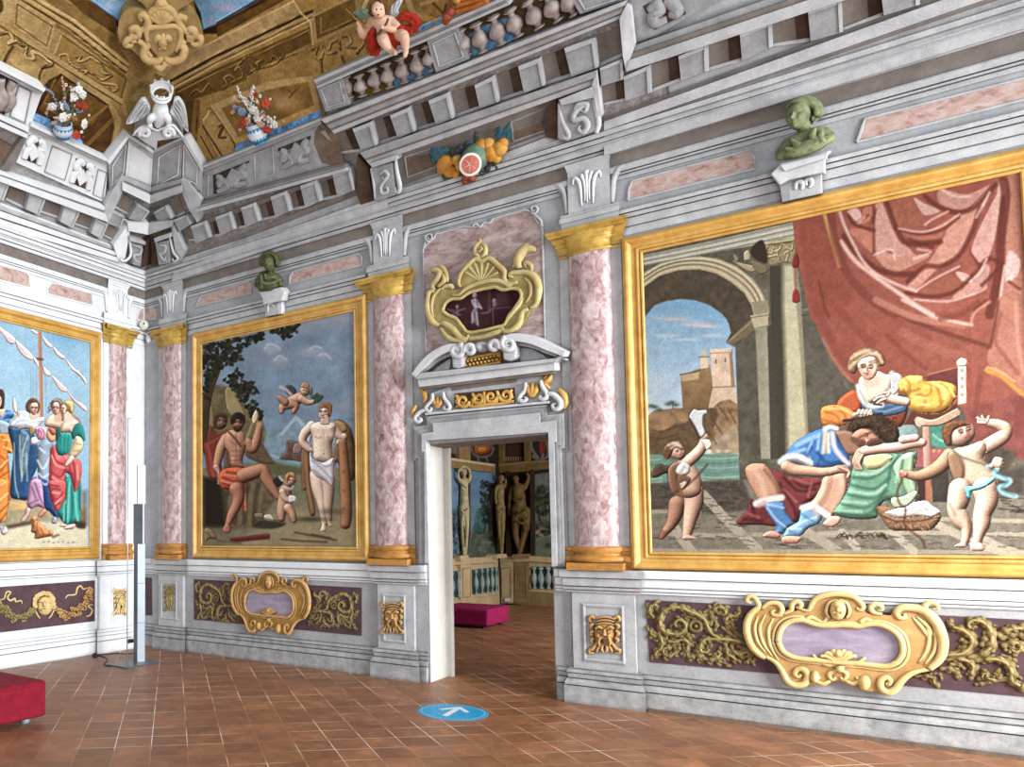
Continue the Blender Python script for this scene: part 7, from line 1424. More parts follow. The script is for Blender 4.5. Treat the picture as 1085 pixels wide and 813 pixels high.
 c.poly(D3([(215,540),(330,545),(460,520),(455,580),(330,606),(240,575)]),(62,88,122),.7,3,nz=.12);S(D3,[(250,560),(340,580),(440,550)],.8,(130,156,186),.8)
 c.poly(D3([(92,560),(110,510),(180,465),(215,500),(225,560),(190,590),(120,590)]),(192,86,44),.7,5);c.poly(D3([(8,600),(20,555),(100,545),(180,575),(196,620),(130,655),(30,655)]),(228,138,56),.7,6,nz=.08)
 for p in ([(30,580),(90,600),(120,650)],[(80,555),(130,590),(150,640)],[(20,620),(80,640)]):S(D3,p,.8,(160,78,26),.8)
 S(D3,[(50,565),(120,565),(170,590)],1.0,(250,196,120),.8)
 c.poly(D3([(216,400),(300,365),(350,382),(392,390),(378,460),(310,515),(250,535),(212,480)]),SKL,.6,5);c.poly(D3([(240,395),(300,375),(318,440),(240,450)]),(212,176,150),1.5,0)
 S(D3,[(385,380),(405,440),(375,475),(400,490)],3.2,(196,196,190),.95);S(D3,[(205,445),(222,510),(270,550),(330,545)],2.6,(206,206,198),.95);S(D3,[(395,390),(412,450)],.7,(120,124,120),.8);S(D3,[(215,470),(250,540)],.6,(120,124,120),.8);c.poly(D3([(380,380),(430,385),(440,430),(400,490),(380,470)]),(184,188,184),.6,2)
 c.poly(D3([(150,330),(172,278),(235,244),(300,252),(340,285),(350,330),(315,340),(290,300),(230,310),(205,350),(190,380),(158,370)]),(136,98,62),.6,4,nz=.2,nsc=3)
 c.poly(D3([(203,335),(225,302),(275,288),(303,305),(312,355),(288,402),(258,412),(228,394)]),(226,196,172),.5,4);S(D3,[(225,360),(232,395),(255,410)],1.6,(176,136,112),.6)
 for p in ([(170,300),(240,262),(320,285)],[(180,330),(240,282),(300,272)],[(190,280),(260,255)],[(300,265),(335,320)],[(160,350),(185,320)]):S(D3,p,1.2,(206,182,144),.85)
 for p,w in (([(212,350),(240,342)],.5),([(268,330),(300,320)],.5),([(214,336),(240,330)],.4),([(264,318),(298,308)],.4),([(248,340),(256,368),(266,366)],.45)):S(D3,p,w,(110,72,52),.85)
 S(D3,[(252,386),(266,388),(276,380)],.6,(176,76,66),.9)
 c.poly(D3([(425,420),(470,390),(545,392),(560,420),(640,418),(715,440),(730,490),(690,560),(620,590),(510,582),(465,545),(470,500),(425,470)]),(228,176,66),.7,9,nz=.06)
 for p,w in (([(560,430),(620,450),(640,540),(600,585)],1.1),([(480,510),(540,490),(560,540),(520,570)],1.1),([(640,430),(700,480),(690,550)],1.0),([(440,430),(480,470),(530,460)],1.2),([(590,440),(590,480),(560,500)],.9),([(470,540),(530,575),(600,570)],.9),([(660,500),(640,560)],.8),([(450,400),(480,440),(470,500)],.8)):S(D3,p,w,(158,102,30),.85)
 for p,w in (([(600,430),(660,460),(660,510)],1.3),([(490,500),(560,510)],1.1),([(480,400),(540,410)],1.2),([(690,460),(715,500)],1.0),([(520,540),(580,545)],1.0),([(440,420),(460,460)],.9)):S(D3,p,w,(252,216,130),.85)
 L(D3,[(462,528,22),(410,520,24),(360,506,22),(330,495,16)],(224,188,160));
 for p in ([(345,490),(318,488),(300,500)],[(345,500),(315,505),(292,520)],[(350,512),(325,522),(308,535)],[(360,495),(370,480),(340,480)]):L(D3,[(*q,7) for q in p],(226,190,164),edge=.5)
 L(D3,[(190,600,16),(235,595,17)],(214,174,148));
 for i in range(4):L(D3,[(205+i*20,590,9),(212+i*20,575,9),(222+i*18,592,8),(224+i*17,612,6)],(220,182,156),edge=.5)
 c.stroke(D3([(130,628),(180,622),(280,604),(330,590)]),1.6,(36,40,52),.95);c.stroke(D3([(290,540),(330,545)]),1.2,(40,44,56),.9)
 # sleeping man
 c.poly(G3([(590,60),(660,20),(760,0),(850,60),(860,130),(830,165),(780,140),(700,70),(640,90),(600,120)]),(62,42,28),.8,6,nz=.3,nsc=3)
 r_=np.random.default_rng(2)
 for i in range(40):a,b=r_.uniform(600,850),r_.uniform(15,120);c.stroke(G3(spiral(a,b,16,5,r_.uniform(0,6),.8,8)),.6,[(100,72,46),(40,26,18)][i % 2],.7)
 c.poly(G3([(520,90),(600,85),(650,130),(660,200),(600,215),(545,200),(515,150)]),(150,108,80),.7,5);c.poly(G3([(612,110),(650,75),(700,78),(740,110),(760,140),(690,165),(635,160)]),(186,124,100),.6,6)
 S(G3,[(620,130),(690,150),(740,140)],3,(88,58,40),.8);S(G3,[(650,118),(672,108)],.6,(70,40,30),.9);S(G3,[(690,100),(712,92)],.6,(70,40,30),.9);c.blob(*G3([(690,130)])[0],3,1.6,(210,130,110),.8);S(G3,[(672,130),(690,118),(700,126)],.9,(206,146,120),.9)
 c.poly(G3([(228,262),(262,205),(310,145),(390,95),(470,68),(525,92),(560,160),(600,225),(570,262),(500,285),(420,285),(380,240),(290,232)]),(58,112,184),.7,8,nz=.06)
 for p,w in (([(320,160),(380,130),(430,110)],2.4),([(400,140),(380,200),(400,260)],1.4),([(440,100),(430,180)],1.6),([(300,200),(360,180)],2.0)):S(G3,p,w,(150,192,224),.75)
 for p,w in (([(430,200),(480,250),(560,250)],1.6),([(370,230),(400,170)],1.2),([(420,280),(450,220)],1.0),([(540,200),(560,250)],1.4)):S(G3,p,w,(26,62,118),.7)
 S(G3,[(236,246),(270,222),(330,218),(388,250)],3.4,(206,212,222),.95);S(G3,[(240,258),(300,236),(385,262)],.7,(110,124,150),.8);S(G3,[(470,80),(466,140),(460,195)],2.2,(206,192,160),.95);S(G3,[(486,100),(488,195)],2.0,(214,200,168),.95);S(G3,[(470,70),(500,62),(530,70)],2.4,(220,218,212),.95);S(G3,[(508,95),(520,170),(555,220),(592,256)],2.6,(196,190,204),.95)
 c.poly(G3([(0,575),(60,500),(75,440),(130,480),(220,530),(210,585),(120,580)]),(112,44,44),.8,4,nz=.12);c.poly(G3([(195,285),(300,330),(460,335),(450,420),(360,480),(330,560),(285,560),(240,470),(215,400)]),(124,50,50),.8,6,nz=.12)
 for p in ([(250,330),(330,400),(420,390)],[(230,360),(300,480),(320,550)],[(300,340),(360,380),(440,360)],[(80,460),(100,540)],[(40,550),(140,560)]):S(G3,p,1.3,(66,22,26),.8)
 for p in ([(280,330),(380,360)],[(250,390),(320,460)],[(60,520),(120,540)],[(400,350),(380,430)]):S(G3,p,1.2,(176,92,84),.7)
 c.poly(G3([(48,285),(78,258),(130,255),(165,270),(215,345),(240,430),(200,450),(130,460),(90,400),(60,340)]),(196,142,110),.7,8);S(G3,[(150,290),(210,370),(225,420)],1.4,(130,84,60),.7);S(G3,[(80,275),(130,340),(150,420)],3,(218,172,142),.6)
 c.poly(G3([(150,480),(245,462),(270,520),(305,575),(270,600),(250,630),(195,622),(215,590)]),(70,122,180),.7,5);S(G3,[(165,490),(210,550),(260,590)],.7,(200,216,230),.8);S(G3,[(160,470),(250,490)],.8,(190,206,222),.8)
 S(G3,[(105,468),(150,450),(200,440),(240,436)],3.4,(216,208,204),.95);S(G3,[(120,480),(150,462)],2.2,(196,150,130),.8);c.poly(G3([(138,640),(165,615),(205,612),(235,632),(225,652),(170,650)]),(204,142,120),.6,4)
 c.poly(G3([(462,330),(520,300),(570,300),(592,350),(580,410),(545,480),(505,540),(450,515),(380,490),(420,430),(445,380)]),(206,156,126),.7,8);S(G3,[(500,330),(480,420),(430,490)],3,(160,110,84),.5);S(G3,[(550,320),(560,400),(510,500)],3,(228,184,156),.6)
 c.poly(G3([(345,500),(400,480),(455,520),(440,570),(380,600),(338,640),(250,645),(275,595),(330,560)]),(112,164,202),.7,5);S(G3,[(300,600),(360,560),(420,540)],.8,(220,232,240),.8);S(G3,[(340,520),(420,570)],.8,(60,110,160),.8);S(G3,[(280,610),(330,635)],.8,(60,110,160),.8);S(G3,[(270,600),(340,600)],.7,(220,232,240),.8)
 S(G3,[(350,490),(400,478),(440,500),(485,530)],3.4,(222,216,212),.95);S(G3,[(412,495),(425,530)],1.6,(214,160,130),.9);c.poly(G3([(238,655),(262,638),(338,642),(342,662),(320,680),(255,678)]),(214,156,134),.6,4)
 for i in range(4):S(G3,[(265+i*20,664),(266+i*20,678)],.4,(140,84,70),.8)
 L(G3,[(265,270,30),(310,290,30),(380,296,27),(450,302,24),(505,296,22)],(206,156,128));L(G3,[(505,296,20),(550,285,22),(580,290,18)],(206,156,130))
 for i in range(4):L(G3,[(545+i*8,275+i*3,8),(580+i*6,275+i*9,8),(596-i*2,300+i*9,7)],(210,160,134),edge=.5)
 # green skirt, forearm
 c.poly(G3([(640,240),(690,200),(760,190),(860,205),(955,195),(945,300),(965,420),(920,455),(800,450),(750,500),(740,545),(600,548),(515,515),(560,450),(600,370),(610,300)]),(104,154,122),.8,8,nz=.06)
 c.poly(G3([(665,225),(720,200),(800,205),(830,230),(770,280),(690,285)]),(204,204,138),2.5,6);c.poly(G3([(870,215),(940,200),(940,300),(955,400),(900,430),(850,340),(830,270)]),(150,180,138),1.5,6)
 for p,w in (([(620,330),(720,330),(820,260),(860,215)],1.8),([(610,370),(730,390),(810,330)],1.6),([(590,420),(720,440),(800,400)],1.6),([(560,470),(680,490),(760,440)],1.4),([(560,520),(680,530),(740,490)],1.4),([(820,260),(800,360),(760,450)],1.8),([(880,240),(870,330),(900,420)],1.4),([(780,440),(830,470)],1.2)):S(G3,p,w,(48,98,78),.7)
 for p,w in (([(640,310),(740,305),(810,250)],1.8),([(600,400),(720,415),(790,370)],1.6),([(560,455),(690,465)],1.4),([(540,505),(660,510)],1.4),([(860,250),(845,350)],1.4),([(920,220),(915,320),(940,400)],1.4)):S(G3,p,w,(164,204,168),.7)
 c.poly(G3([(458,575),(500,535),(550,540),(548,572),(500,596)]),(216,168,144),.6,4);L(G3,[(640,250,26),(655,205,28),(690,185,26)],(196,146,118));L(G3,[(680,190,26),(760,178,26),(850,170,26),(930,150,26),(985,145,22)],(220,172,150));L(G3,[(880,130,22),(950,120,20)],(222,176,156))
 for i in range(4):L(G3,[(640+i*9,200+i*4,9),(622+i*9,240+i*4,8),(632+i*10,285,7)],(206,158,132),edge=.5)
 # basket, bow, hair on the floor
 c.poly(F3([(305,500),(330,480),(460,500),(640,520),(605,598),(540,612),(440,612),(370,600)]),(146,106,72),.6,7,nz=.1);c.scatter(F3([(320,520),(620,540),(590,600),(400,605)]),70,.5,[(92,60,38),(184,142,100)],5,.3,.7,.7,8);c.stroke(F3([(310,520),(400,560),(520,560),(625,540)]),.9,(86,56,36),.8)
 c.poly(F3([(345,515),(420,490),(480,468),(560,452),(600,480),(642,512),(600,542),(520,535),(440,545),(380,535)]),(224,222,216),.6,5,nz=.06)
 for p in ([(400,510),(470,500),(520,480)],[(480,530),(540,500),(600,505)],[(540,470),(570,500)],[(360,520),(400,535)]):S(F3,p,.6,(140,138,134),.8)
 c.poly(F3([(380,440),(440,430),(500,400),(520,420),(470,480),(400,490)]),(170,186,156),.7,3)
 S(F3,[(436,318),(438,345),(418,385),(412,430),(430,475),(455,490),(452,540),(446,570),(480,610),(540,655),(560,700)],.9,(92,50,32),.95)
 for i in range(26):a=r_.uniform(70,330);c.stroke(F3([(a,640-.05*(a-200)+r_.normal()*7),(a+22,632+r_.normal()*8),(a+36,650+r_.normal()*5)]),.5,(62,44,32),.8)
 # right child
 c.poly(F3([(655,60),(690,35),(760,28),(800,50),(790,75),(720,100),(705,160),(670,160),(650,110)]),(118,74,46),.7,5,nz=.3,nsc=3)
 L(F3,[(690,215,40),(640,270,38),(580,305,34),(520,322,27),(460,312,20)],(176,132,98));L(F3,[(455,312,13),(435,300,10),(440,322,9)],(204,150,124));c.stroke(F3([(430,308),(440,325)]),.9,(206,60,50),.9)
 L(F3,[(868,175,38),(930,140,40),(975,110,36),(985,75,34),(950,52,28),(890,38,20),(845,26,12)],(204,168,142));
 for p in ([(860,28),(835,14)],[(870,24),(860,6)],[(890,30),(895,8)],[(880,40),(840,38)]):L(F3,[(*q,6) for q in p],(222,186,166),edge=.5,k=1)
 c.poly(F3([(680,200),(720,175),(790,160),(865,135),(885,180),(870,230),(900,280),(935,330),(930,370),(860,395),(760,385),(715,340),(690,270)]),(206,172,142),.7,11);c.poly(F3([(683,205),(730,200),(770,270),(760,350),(720,345),(690,280)]),(146,110,80),2,5)
 L(F3,[(745,395,62),(735,450,58),(720,500,44),(745,545,48),(775,590,34),(775,640,24),(765,680,20)],(208,172,146));L(F3,[(875,390,66),(885,450,60),(862,520,48),(858,570,46),(842,630,30),(828,680,28)],(214,180,156));c.poly(F3([(795,690),(820,668),(860,680),(875,710),(850,720),(805,716)]),(222,184,166),.6,4);c.poly(F3([(715,688),(760,672),(780,690),(770,700),(725,698)]),(206,164,146),.6,3)
 S(F3,[(790,560),(810,640)],1.6,(110,76,54),.5);S(F3,[(690,470),(720,530)],1.2,(120,84,60),.5)
 c.blob(*F3([(745,95)])[0],6,8,(90,56,36),.5);L(F3,[(748,100,68),(762,92,62)],(216,178,152));c.poly(F3([(655,65),(690,36),(770,30),(800,52),(740,66),(706,95),(700,150),(672,160),(652,110)]),(118,74,46),.7,4,nz=.3,nsc=3)
 for p,w in (([(725,76),(755,68)],.5),([(775,62),(800,58)],.5),([(776,84),(800,92),(788,102)],.5),([(735,84),(750,80)],.5)):S(F3,p,w,(92,58,42),.85)
 S(F3,[(770,116),(790,114)],.6,(176,80,70),.9);c.blob(*F3([(738,112)])[0],2.5,2.2,(226,160,138),.6)
 S(F3,[(700,175),(740,215),(820,245),(890,270),(930,310)],1.0,(96,96,78),.95);c.poly(F3([(772,380),(820,372),(890,345),(930,318),(922,352),(860,392),(806,405),(802,438),(780,430)]),(92,182,204),.6,4);S(F3,[(790,390),(880,365)],.6,(180,226,236),.8)
 S(F3,[(890,270),(940,280),(920,310),(960,330),(1010,345),(990,370),(950,380),(970,410),(1040,430)],2.2,(132,186,192),.95);S(F3,[(900,275),(940,300),(1000,350),(960,390),(1030,425)],.6,(60,110,120),.8);L(F3,[(910,270,14),(940,250,16),(955,235,10)],(190,150,128));c.poly(F3([(915,240),(930,222),(968,230),(965,270),(940,280),(915,262)]),(206,170,150),.6,3)
 # left child
 c.poly(E3([(76,325),(85,285),(115,258),(150,265),(185,270),(178,300),(140,312),(105,330)]),(84,64,46),.7,4,nz=.2)
 L(E3,[(212,470,44),(200,530,38),(178,580,26),(150,615,20),(132,640,14)],(166,116,88));L(E3,[(295,400,54),(300,460,50),(285,530,38),(272,590,30),(262,640,22)],(208,164,136));c.poly(E3([(238,645),(262,632),(300,640),(318,650),(290,660),(245,660)]),(204,156,132),.6,3);c.poly(E3([(118,650),(130,610),(158,622),(150,645),(135,658)]),(150,90,64),.6,3)
 c.poly(E3([(165,290),(195,250),(250,240),(300,265),(335,320),(342,370),(330,420),(270,440),(200,420),(170,370)]),(208,166,136),.7,10);c.poly(E3([(165,290),(195,255),(230,260),(215,330),(225,410),(190,400),(170,360)]),(132,88,62),2,4)
 L(E3,[(265,250,30),(305,215,30),(340,175,27),(355,130,20)],(216,174,150));c.poly(E3([(340,130),(335,105),(365,96),(378,115),(362,135)]),(214,160,134),.6,3)
 c.poly(E3([(205,300),(215,270),(245,246),(282,270),(275,310),(235,325),(222,320)]),(212,210,198),.6,4,nz=.1);S(E3,[(225,310),(250,275)],.6,(130,126,116),.8);c.poly(E3([(215,320),(255,320),(285,340),(250,390),(225,380)]),(120,84,58),.8,3)
 c.blob(*E3([(190,190)])[0],10,10,(100,66,44),.9,2);L(E3,[(210,195,36),(225,205,30)],(200,156,130));c.poly(E3([(140,180),(160,150),(205,138),(242,155),(240,180),(200,175),(180,215),(160,235),(142,215)]),(122,80,52),.7,3,nz=.3,nsc=3)
 for p in ([(165,160),(195,150),(225,160)],[(180,175),(210,160),(236,172)],[(190,148),(215,145)]):S(E3,p,1.1,(216,200,182),.85)
 S(E3,[(370,262),(320,320),(270,368),(235,392),(170,422)],.8,(86,54,36),.95);L(E3,[(240,380,10),(255,360,10),(232,368,7)],(204,160,136));S(E3,[(232,400),(235,430)],2,(126,88,60),.8)
 c.poly(C3([(275,605),(300,565),(322,572),(350,570),(368,572),(372,590),(352,602),(350,650),(362,692),(332,716),(310,670),(290,640)]),(200,204,200),.6,2,edge=.8);S(C3,[(280,620),(318,690),(330,716)],.8,(40,38,34),.9);c.poly(E3([(330,130),(380,130),(396,160),(370,185),(355,160)]),(216,210,196),.6,2)
 fc=lambda tr,x,y,r,*a,**k:c.face(tr([(x,y)])[0],r/4.986,*a,**k)
 fc(D3,257,352,58,-.25,.12,eyes=0);fc(F3,768,92,62,.3,-.35);fc(G3,690,122,52,-.2,-1.15,eyes=0);fc(E3,222,192,34,.5,-.4)
 c.poly(G3([(700,140),(745,120),(775,150),(700,168)]),(84,56,40),.8,3,alpha=.8)
 c.finish(.78,1.05,.45)
 c.build('canvas','fresco',root,.97)

def painting_landscape():
 root=thing('framed_painting','Framed wall painting of two standing and seated figures under a blue sky, left of the doorway','painting',WR.P(2.3,1.24,0));root['label']='Framed wall painting with nude figures, rocks and blue sky, left of the doorway'
 z=(1.12,3.45,1.395,4.058);picture_frame(WR,*z,root)
 H,I=(lambda p:cv(190,310,4.986,p)),(lambda p:cv(190,430,4.986,p))
 c=Canvas(WR,*z,.0075,.012,(112,136,158));c.noise(22,.14,2);c.noise(5,.07,3)
 L=lambda tr,p,col=SK,**k:c.limb(lm(tr,p),col,**k);S=lambda tr,p,w,col,a=.85:c.stroke(tr(p),w,col,a,soft=1)
 c.poly(H([(600,100),(930,60),(930,200),(780,170),(640,220)]),(146,148,160),6,k=2,alpha=.6)
 for x,y,rx,ry,col in ((490,300,50,30,(176,172,176)),(530,360,50,24,(160,160,168)),(420,350,70,24,(130,134,148)),(700,310,60,24,(168,168,174)),(760,340,40,20,(158,160,170)),(640,330,60,16,(136,148,160)),(520,390,90,14,(134,134,148)),(860,140,60,14,(156,148,160)),(700,200,80,16,(134,140,156)),(880,600,60,40,(150,146,150)),(620,470,90,30,(104,132,156))):q=H([(x,y)])[0];c.blob(q[0],q[1],rx/5,ry/5,col,.6)
 for q in ([(450,300),(470,275),(510,280),(530,300)],[(500,360),(530,335),(565,355)],[(690,300),(715,285),(750,295)],[(740,330),(770,325),(800,350)]):S(H,q,.9,(206,200,198),.6)
 # mountains, sea, rocks, ground
 c.poly(I([(430,150),(500,130),(560,110),(620,60),(680,110),(760,130),(930,150),(930,260),(430,260)]),(118,146,160),2,k=1,nz=.15,nsc=5);S(I,[(540,150),(600,80),(620,65),(660,110)],1.6,(172,190,196),.7);S(I,[(480,160),(540,130)],1.6,(90,122,136),.6)
 c.poly(I([(440,235),(560,250),(660,290),(660,330),(520,330),(440,280)]),(110,146,156),1,k=1,nz=.1);S(I,[(450,250),(560,285),(650,300)],1,(160,184,188),.7)
 c.poly(I([(530,280),(565,235),(570,185),(620,190),(660,200),(665,290),(600,290)]),(104,76,68),1,2,nz=.3,nsc=4);c.poly(I([(610,200),(650,205),(640,250),(600,250)]),(150,118,104),1,2,nz=.2)
 c.poly(I([(125,330),(500,290),(560,330),(930,330),(945,745),(128,745)]),(120,110,82),1,k=1,nz=.15,nsc=6);c.poly(I([(500,300),(640,325),(660,360),(520,370),(440,330)]),(92,92,56),2,k=1,nz=.2);c.poly(I([(600,420),(680,440),(930,390),(940,480),(800,500),(640,470)]),(104,116,88),3,k=1,nz=.15);c.poly(I([(500,560),(940,520),(940,745),(300,745)]),(146,130,92),4,k=1,nz=.12)
 c.poly(I([(128,380),(450,360),(520,480),(440,580),(360,640),(260,660),(130,640)]),(98,82,54),2,k=1,nz=.3,nsc=4);c.poly(I([(130,380),(220,390),(250,640),(130,640)]),(40,30,20),3,k=1)
 for x in range(260,460,26):S(I,[(x,420),(x-14,500),(x-20,620)],2.2,[(60,48,30),(136,116,76)][(x//26) % 2],.5)
 # cliff and tree
 c.poly(H([(125,560),(190,490),(250,500),(300,560),(360,600),(430,650),(440,830),(125,830)]),(110,96,62),1.5,k=2,nz=.3,nsc=5);c.poly(H([(240,520),(280,510),(350,640),(330,680),(260,640)]),(152,134,86),1.5,3,nz=.15);c.poly(H([(150,640),(175,600),(190,700),(150,760)]),(140,124,80),1.5,3)
 c.poly(I([(350,190),(430,200),(480,270),(500,310),(420,300),(350,260)]),(112,88,62),1.5,3,nz=.25)
 c.poly(H([(122,830),(124,600),(150,500),(200,400),(235,330),(215,420),(180,520),(160,640),(150,830)]),(70,54,30),1,2,nz=.2)
 for p,w in (([(190,420),(230,330),(270,270),(340,240),(420,225)],[2.2,1.6,1,.5]),([(150,500),(150,380),(135,280)],[2,1.2,.6]),([(210,380),(200,300),(230,260)],[1.4,1,.5]),([(240,330),(290,320),(330,340)],[1,.8,.4]),([(230,340),(250,380)],[1,.5])):S(H,p,w,(52,40,24),.95)
 LEAF=[(26,30,18),(40,42,24),(58,54,30),(34,26,16)]
 for q,n in (([(122,300),(200,255),(330,235),(430,215),(440,245),(360,280),(330,350),(240,395),(140,420),(122,400)],190),([(450,205),(560,185),(640,170),(600,230),(545,250),(520,215)],46),([(230,470),(300,400),(340,420),(320,480),(420,600),(340,600),(290,520)],80),([(330,480),(400,470),(415,530),(360,540)],30),([(380,600),(440,630),(430,670),(360,640)],30),([(125,420),(190,420),(150,560),(125,560)],40),([(420,210),(450,215),(440,240)],8)):c.scatter(H(q),n,1.5,LEAF,2.5,0,2,.9,n)
 # man in shade, bearded man
 c.limb(lm(H,[(215,690,34),(222,675,32)]),(132,90,66));c.poly(H([(180,670),(200,640),(245,645),(250,670),(210,660),(190,720)]),(74,52,34),1,2);c.poly(H([(160,705),(200,740),(260,730),(240,813),(150,813)]),(120,52,40),1,3);c.poly(I([(130,200),(160,190),(250,150),(220,300),(230,380),(160,380),(135,260)]),(134,52,38),1,4,nz=.12)
 S(I,[(150,210),(170,300),(180,370)],1.6,(176,84,60),.7);S(I,[(200,190),(190,300)],1.4,(90,32,26),.7)
 L(I,[(250,175,30),(222,220,26),(205,280,22),(195,325,17)],(190,132,100));L(I,[(360,200,30),(385,225,28),(405,190,24),(418,140,20),(422,105,15)],(184,124,92));c.blob(*I([(422,100)])[0],3.4,4,(196,138,106),.9,2)
 c.poly(I([(240,160),(265,130),(320,130),(350,160),(352,220),(335,290),(340,330),(250,325),(258,260),(240,210)]),(192,134,104),.7,8);c.poly(I([(240,240),(262,250),(270,325),(245,325)]),(104,70,50),2,2)
 for p in ([(270,190),(300,205),(330,190)],[(300,150),(300,300)],[(275,240),(325,240)],[(275,265),(322,265)],[(268,290),(325,290)]):S(I,p,.6,(120,74,52),.6)
 S(I,[(262,140),(300,180),(325,215)],.9,(70,40,28),.9);c.limb(lm(I,[(308,95,32),(310,80,34)]),(156,106,78));c.poly(I([(272,90),(280,50),(315,34),(345,55),(346,95),(330,80),(300,72),(285,100)]),(50,32,22),.8,2,nz=.3);c.poly(I([(288,110),(325,105),(330,125),(308,142),(290,130)]),(60,38,26),.8,2);S(I,[(292,88),(305,86)],.5,(50,30,24),.9);S(I,[(316,86),(330,88)],.5,(50,30,24),.9)
 S(I,[(412,40),(380,110),(345,200)],1.0,(176,150,90),.95);c.poly(H([(385,660),(405,620),(418,650),(405,690),(388,690)]),(214,190,150),.6,2);L(I,[(195,325,16),(205,345,11)],(200,146,116));S(I,[(206,350),(208,410)],1.0,(206,190,190),.95)
 c.poly(I([(210,360),(250,330),(340,330),(355,380),(345,420),(350,550),(345,565),(325,500),(320,430),(280,445),(230,440),(208,400)]),(204,88,50),.8,7,nz=.08)
 for p in ([(230,380),(290,400),(340,390)],[(230,410),(290,425)],[(330,430),(340,540)],[(250,350),(320,360)]):S(I,p,1.2,(140,48,26),.8)
 for p in ([(240,365),(310,375)],[(220,395),(280,412)],[(345,470),(350,550)]):S(I,p,1.0,(236,140,96),.8)
 L(I,[(340,370,38),(400,350,36),(440,340,30),(460,380,32),(490,430,28),(520,480,16)],(176,118,86));L(I,[(300,440,36),(312,480,32),(300,530,26),(275,580,22),(255,630,14)],(178,112,84));c.poly(I([(230,650),(250,622),(270,640),(268,672),(240,672)]),(176,110,84),.6,3)
 # small child kneeling
 c.poly(I([(495,400),(510,378),(545,380),(545,410),(520,430)]),(44,40,38),.8,2);S(I,[(530,378),(545,395)],1.2,(220,214,206),.9);L(I,[(560,450,32),(555,500,34),(540,560,26),(540,595,18)],(186,138,108));L(I,[(575,540,24),(595,570,20),(605,605,15)],(200,152,122));L(I,[(545,455,18),(560,490,17),(590,505,14)],(208,164,138));c.limb(lm(I,[(582,400,28),(590,392,26)]),(212,166,138));c.poly(I([(555,385),(575,352),(610,358),(612,385),(585,380),(570,410)]),(176,126,76),.7,3,nz=.3,nsc=3);c.poly(I([(580,475),(615,480),(615,505),(580,510)]),(214,206,206),.7,2);S(I,[(560,430),(590,440),(600,425)],1,(190,186,200),.8)
 # standing woman
 c.poly(I([(645,240),(690,240),(690,400),(720,560),(690,575),(670,450),(650,440)]),(128,84,54),.8,4,nz=.15);S(I,[(668,260),(680,420),(705,560)],1.6,(176,124,84),.6)
 c.poly(I([(820,85),(860,80),(910,130),(932,250),(925,390),(880,380),(830,300),(800,420),(815,250),(850,170)]),(112,78,46),1,6,nz=.2);c.poly(I([(818,85),(870,90),(890,130),(850,160),(830,190)]),(170,128,72),1,4)
 c.poly(I([(640,130),(690,95),(710,110),(690,200),(660,160)]),(200,188,200),.8,3)
 L(I,[(700,105,26),(660,150,24),(650,190,20),(680,225,18),(700,235,12)],(214,180,156));L(I,[(810,110,24),(850,160,20),(870,165,18),(842,195,14)],(206,170,146))
 c.poly(I([(690,110),(730,85),(790,85),(828,105),(822,160),(806,210),(812,270),(805,310),(720,290),(706,240),(704,170)]),(222,192,168),.7,9)
 L(I,[(735,370,46),(738,430,40),(755,500,32),(762,560,24),(766,620,17)],(218,186,160));L(I,[(785,390,36),(788,460,30),(785,530,24),(790,600,16)],(196,162,136));c.poly(I([(745,655),(762,615),(778,640),(776,665),(752,668)]),(214,178,152),.6,3);c.poly(I([(778,600),(800,610),(810,636),(790,640)]),(200,160,134),.6,2)
 for x in (735,798):c.blob(*I([(x,150)])[0],4.6,4,(232,204,182),.7);S(I,[(x-14,166),(x,172),(x+14,166)],.6,(166,122,98),.7)
 S(I,[(762,130),(764,250)],.7,(176,136,112),.5);c.blob(*I([(764,255)])[0],.8,1,(130,92,72),.8);c.blob(*I([(815,240)])[0],3,14,(150,112,88),.4)
 c.poly(I([(690,240),(710,280),(760,300),(812,275),(820,310),(815,425),(770,400),(720,370),(690,320)]),(206,200,204),.7,5,nz=.05)
 for p in ([(700,290),(760,340),(810,400)],[(715,290),(770,320),(815,310)],[(710,340),(760,380)]):S(I,p,.8,(140,132,142),.8)
 c.poly(H([(738,610),(748,590),(790,585),(808,605),(805,640),(790,660),(745,650)]),(140,92,54),.7,3,nz=.2);L(H,[(765,640,28),(762,650,24)],(220,186,160));c.poly(H([(752,652),(786,652),(792,696),(748,696)]),(206,170,146),.8,2);c.poly(H([(758,585),(790,582),(808,605),(798,660),(790,620),(768,602)]),(150,98,56),.7,2)
 for p in ([(742,630),(756,626)],[(772,626),(784,624)],[(752,634),(748,648),(756,650)],[(752,662),(764,662)]):S(H,p,.45,(120,76,58),.85)
 L(I,[(862,195,22),(870,300,25),(878,430,29),(882,560,30),(878,625,27)],(160,106,66))
 for y in (250,350,450,540):c.blob(*I([(870,y)])[0],1.5,1.6,(104,64,40),.7)
 # flying child
 c.poly(H([(555,500),(590,490),(620,520),(600,545),(570,540)]),(66,70,66),.7,2);S(H,[(535,500),(560,510),(590,540)],1.6,(206,170,190),.8);c.poly(H([(680,520),(700,500),(705,530),(690,545)]),(90,100,96),.7,2)
 L(H,[(640,555,28),(600,575,30),(575,590,26),(545,605,20),(540,630,12)],(190,138,108));L(H,[(590,590,24),(615,600,18),(605,630,12)],(176,122,92));L(H,[(560,580,20),(535,560,16),(524,552,9)],(176,122,94));L(H,[(645,560,20),(680,580,16),(715,578,10)],(204,152,124));c.limb(lm(H,[(662,515,24),(664,522,24)]),(206,160,130));c.poly(H([(640,500),(655,475),(685,485),(682,508),(655,505)]),(180,132,84),.7,2);c.scatter(H([(690,550),(750,540),(755,580),(720,580)]),18,1.2,[(44,60,44),(70,90,66)],2,0,2,.9,5)
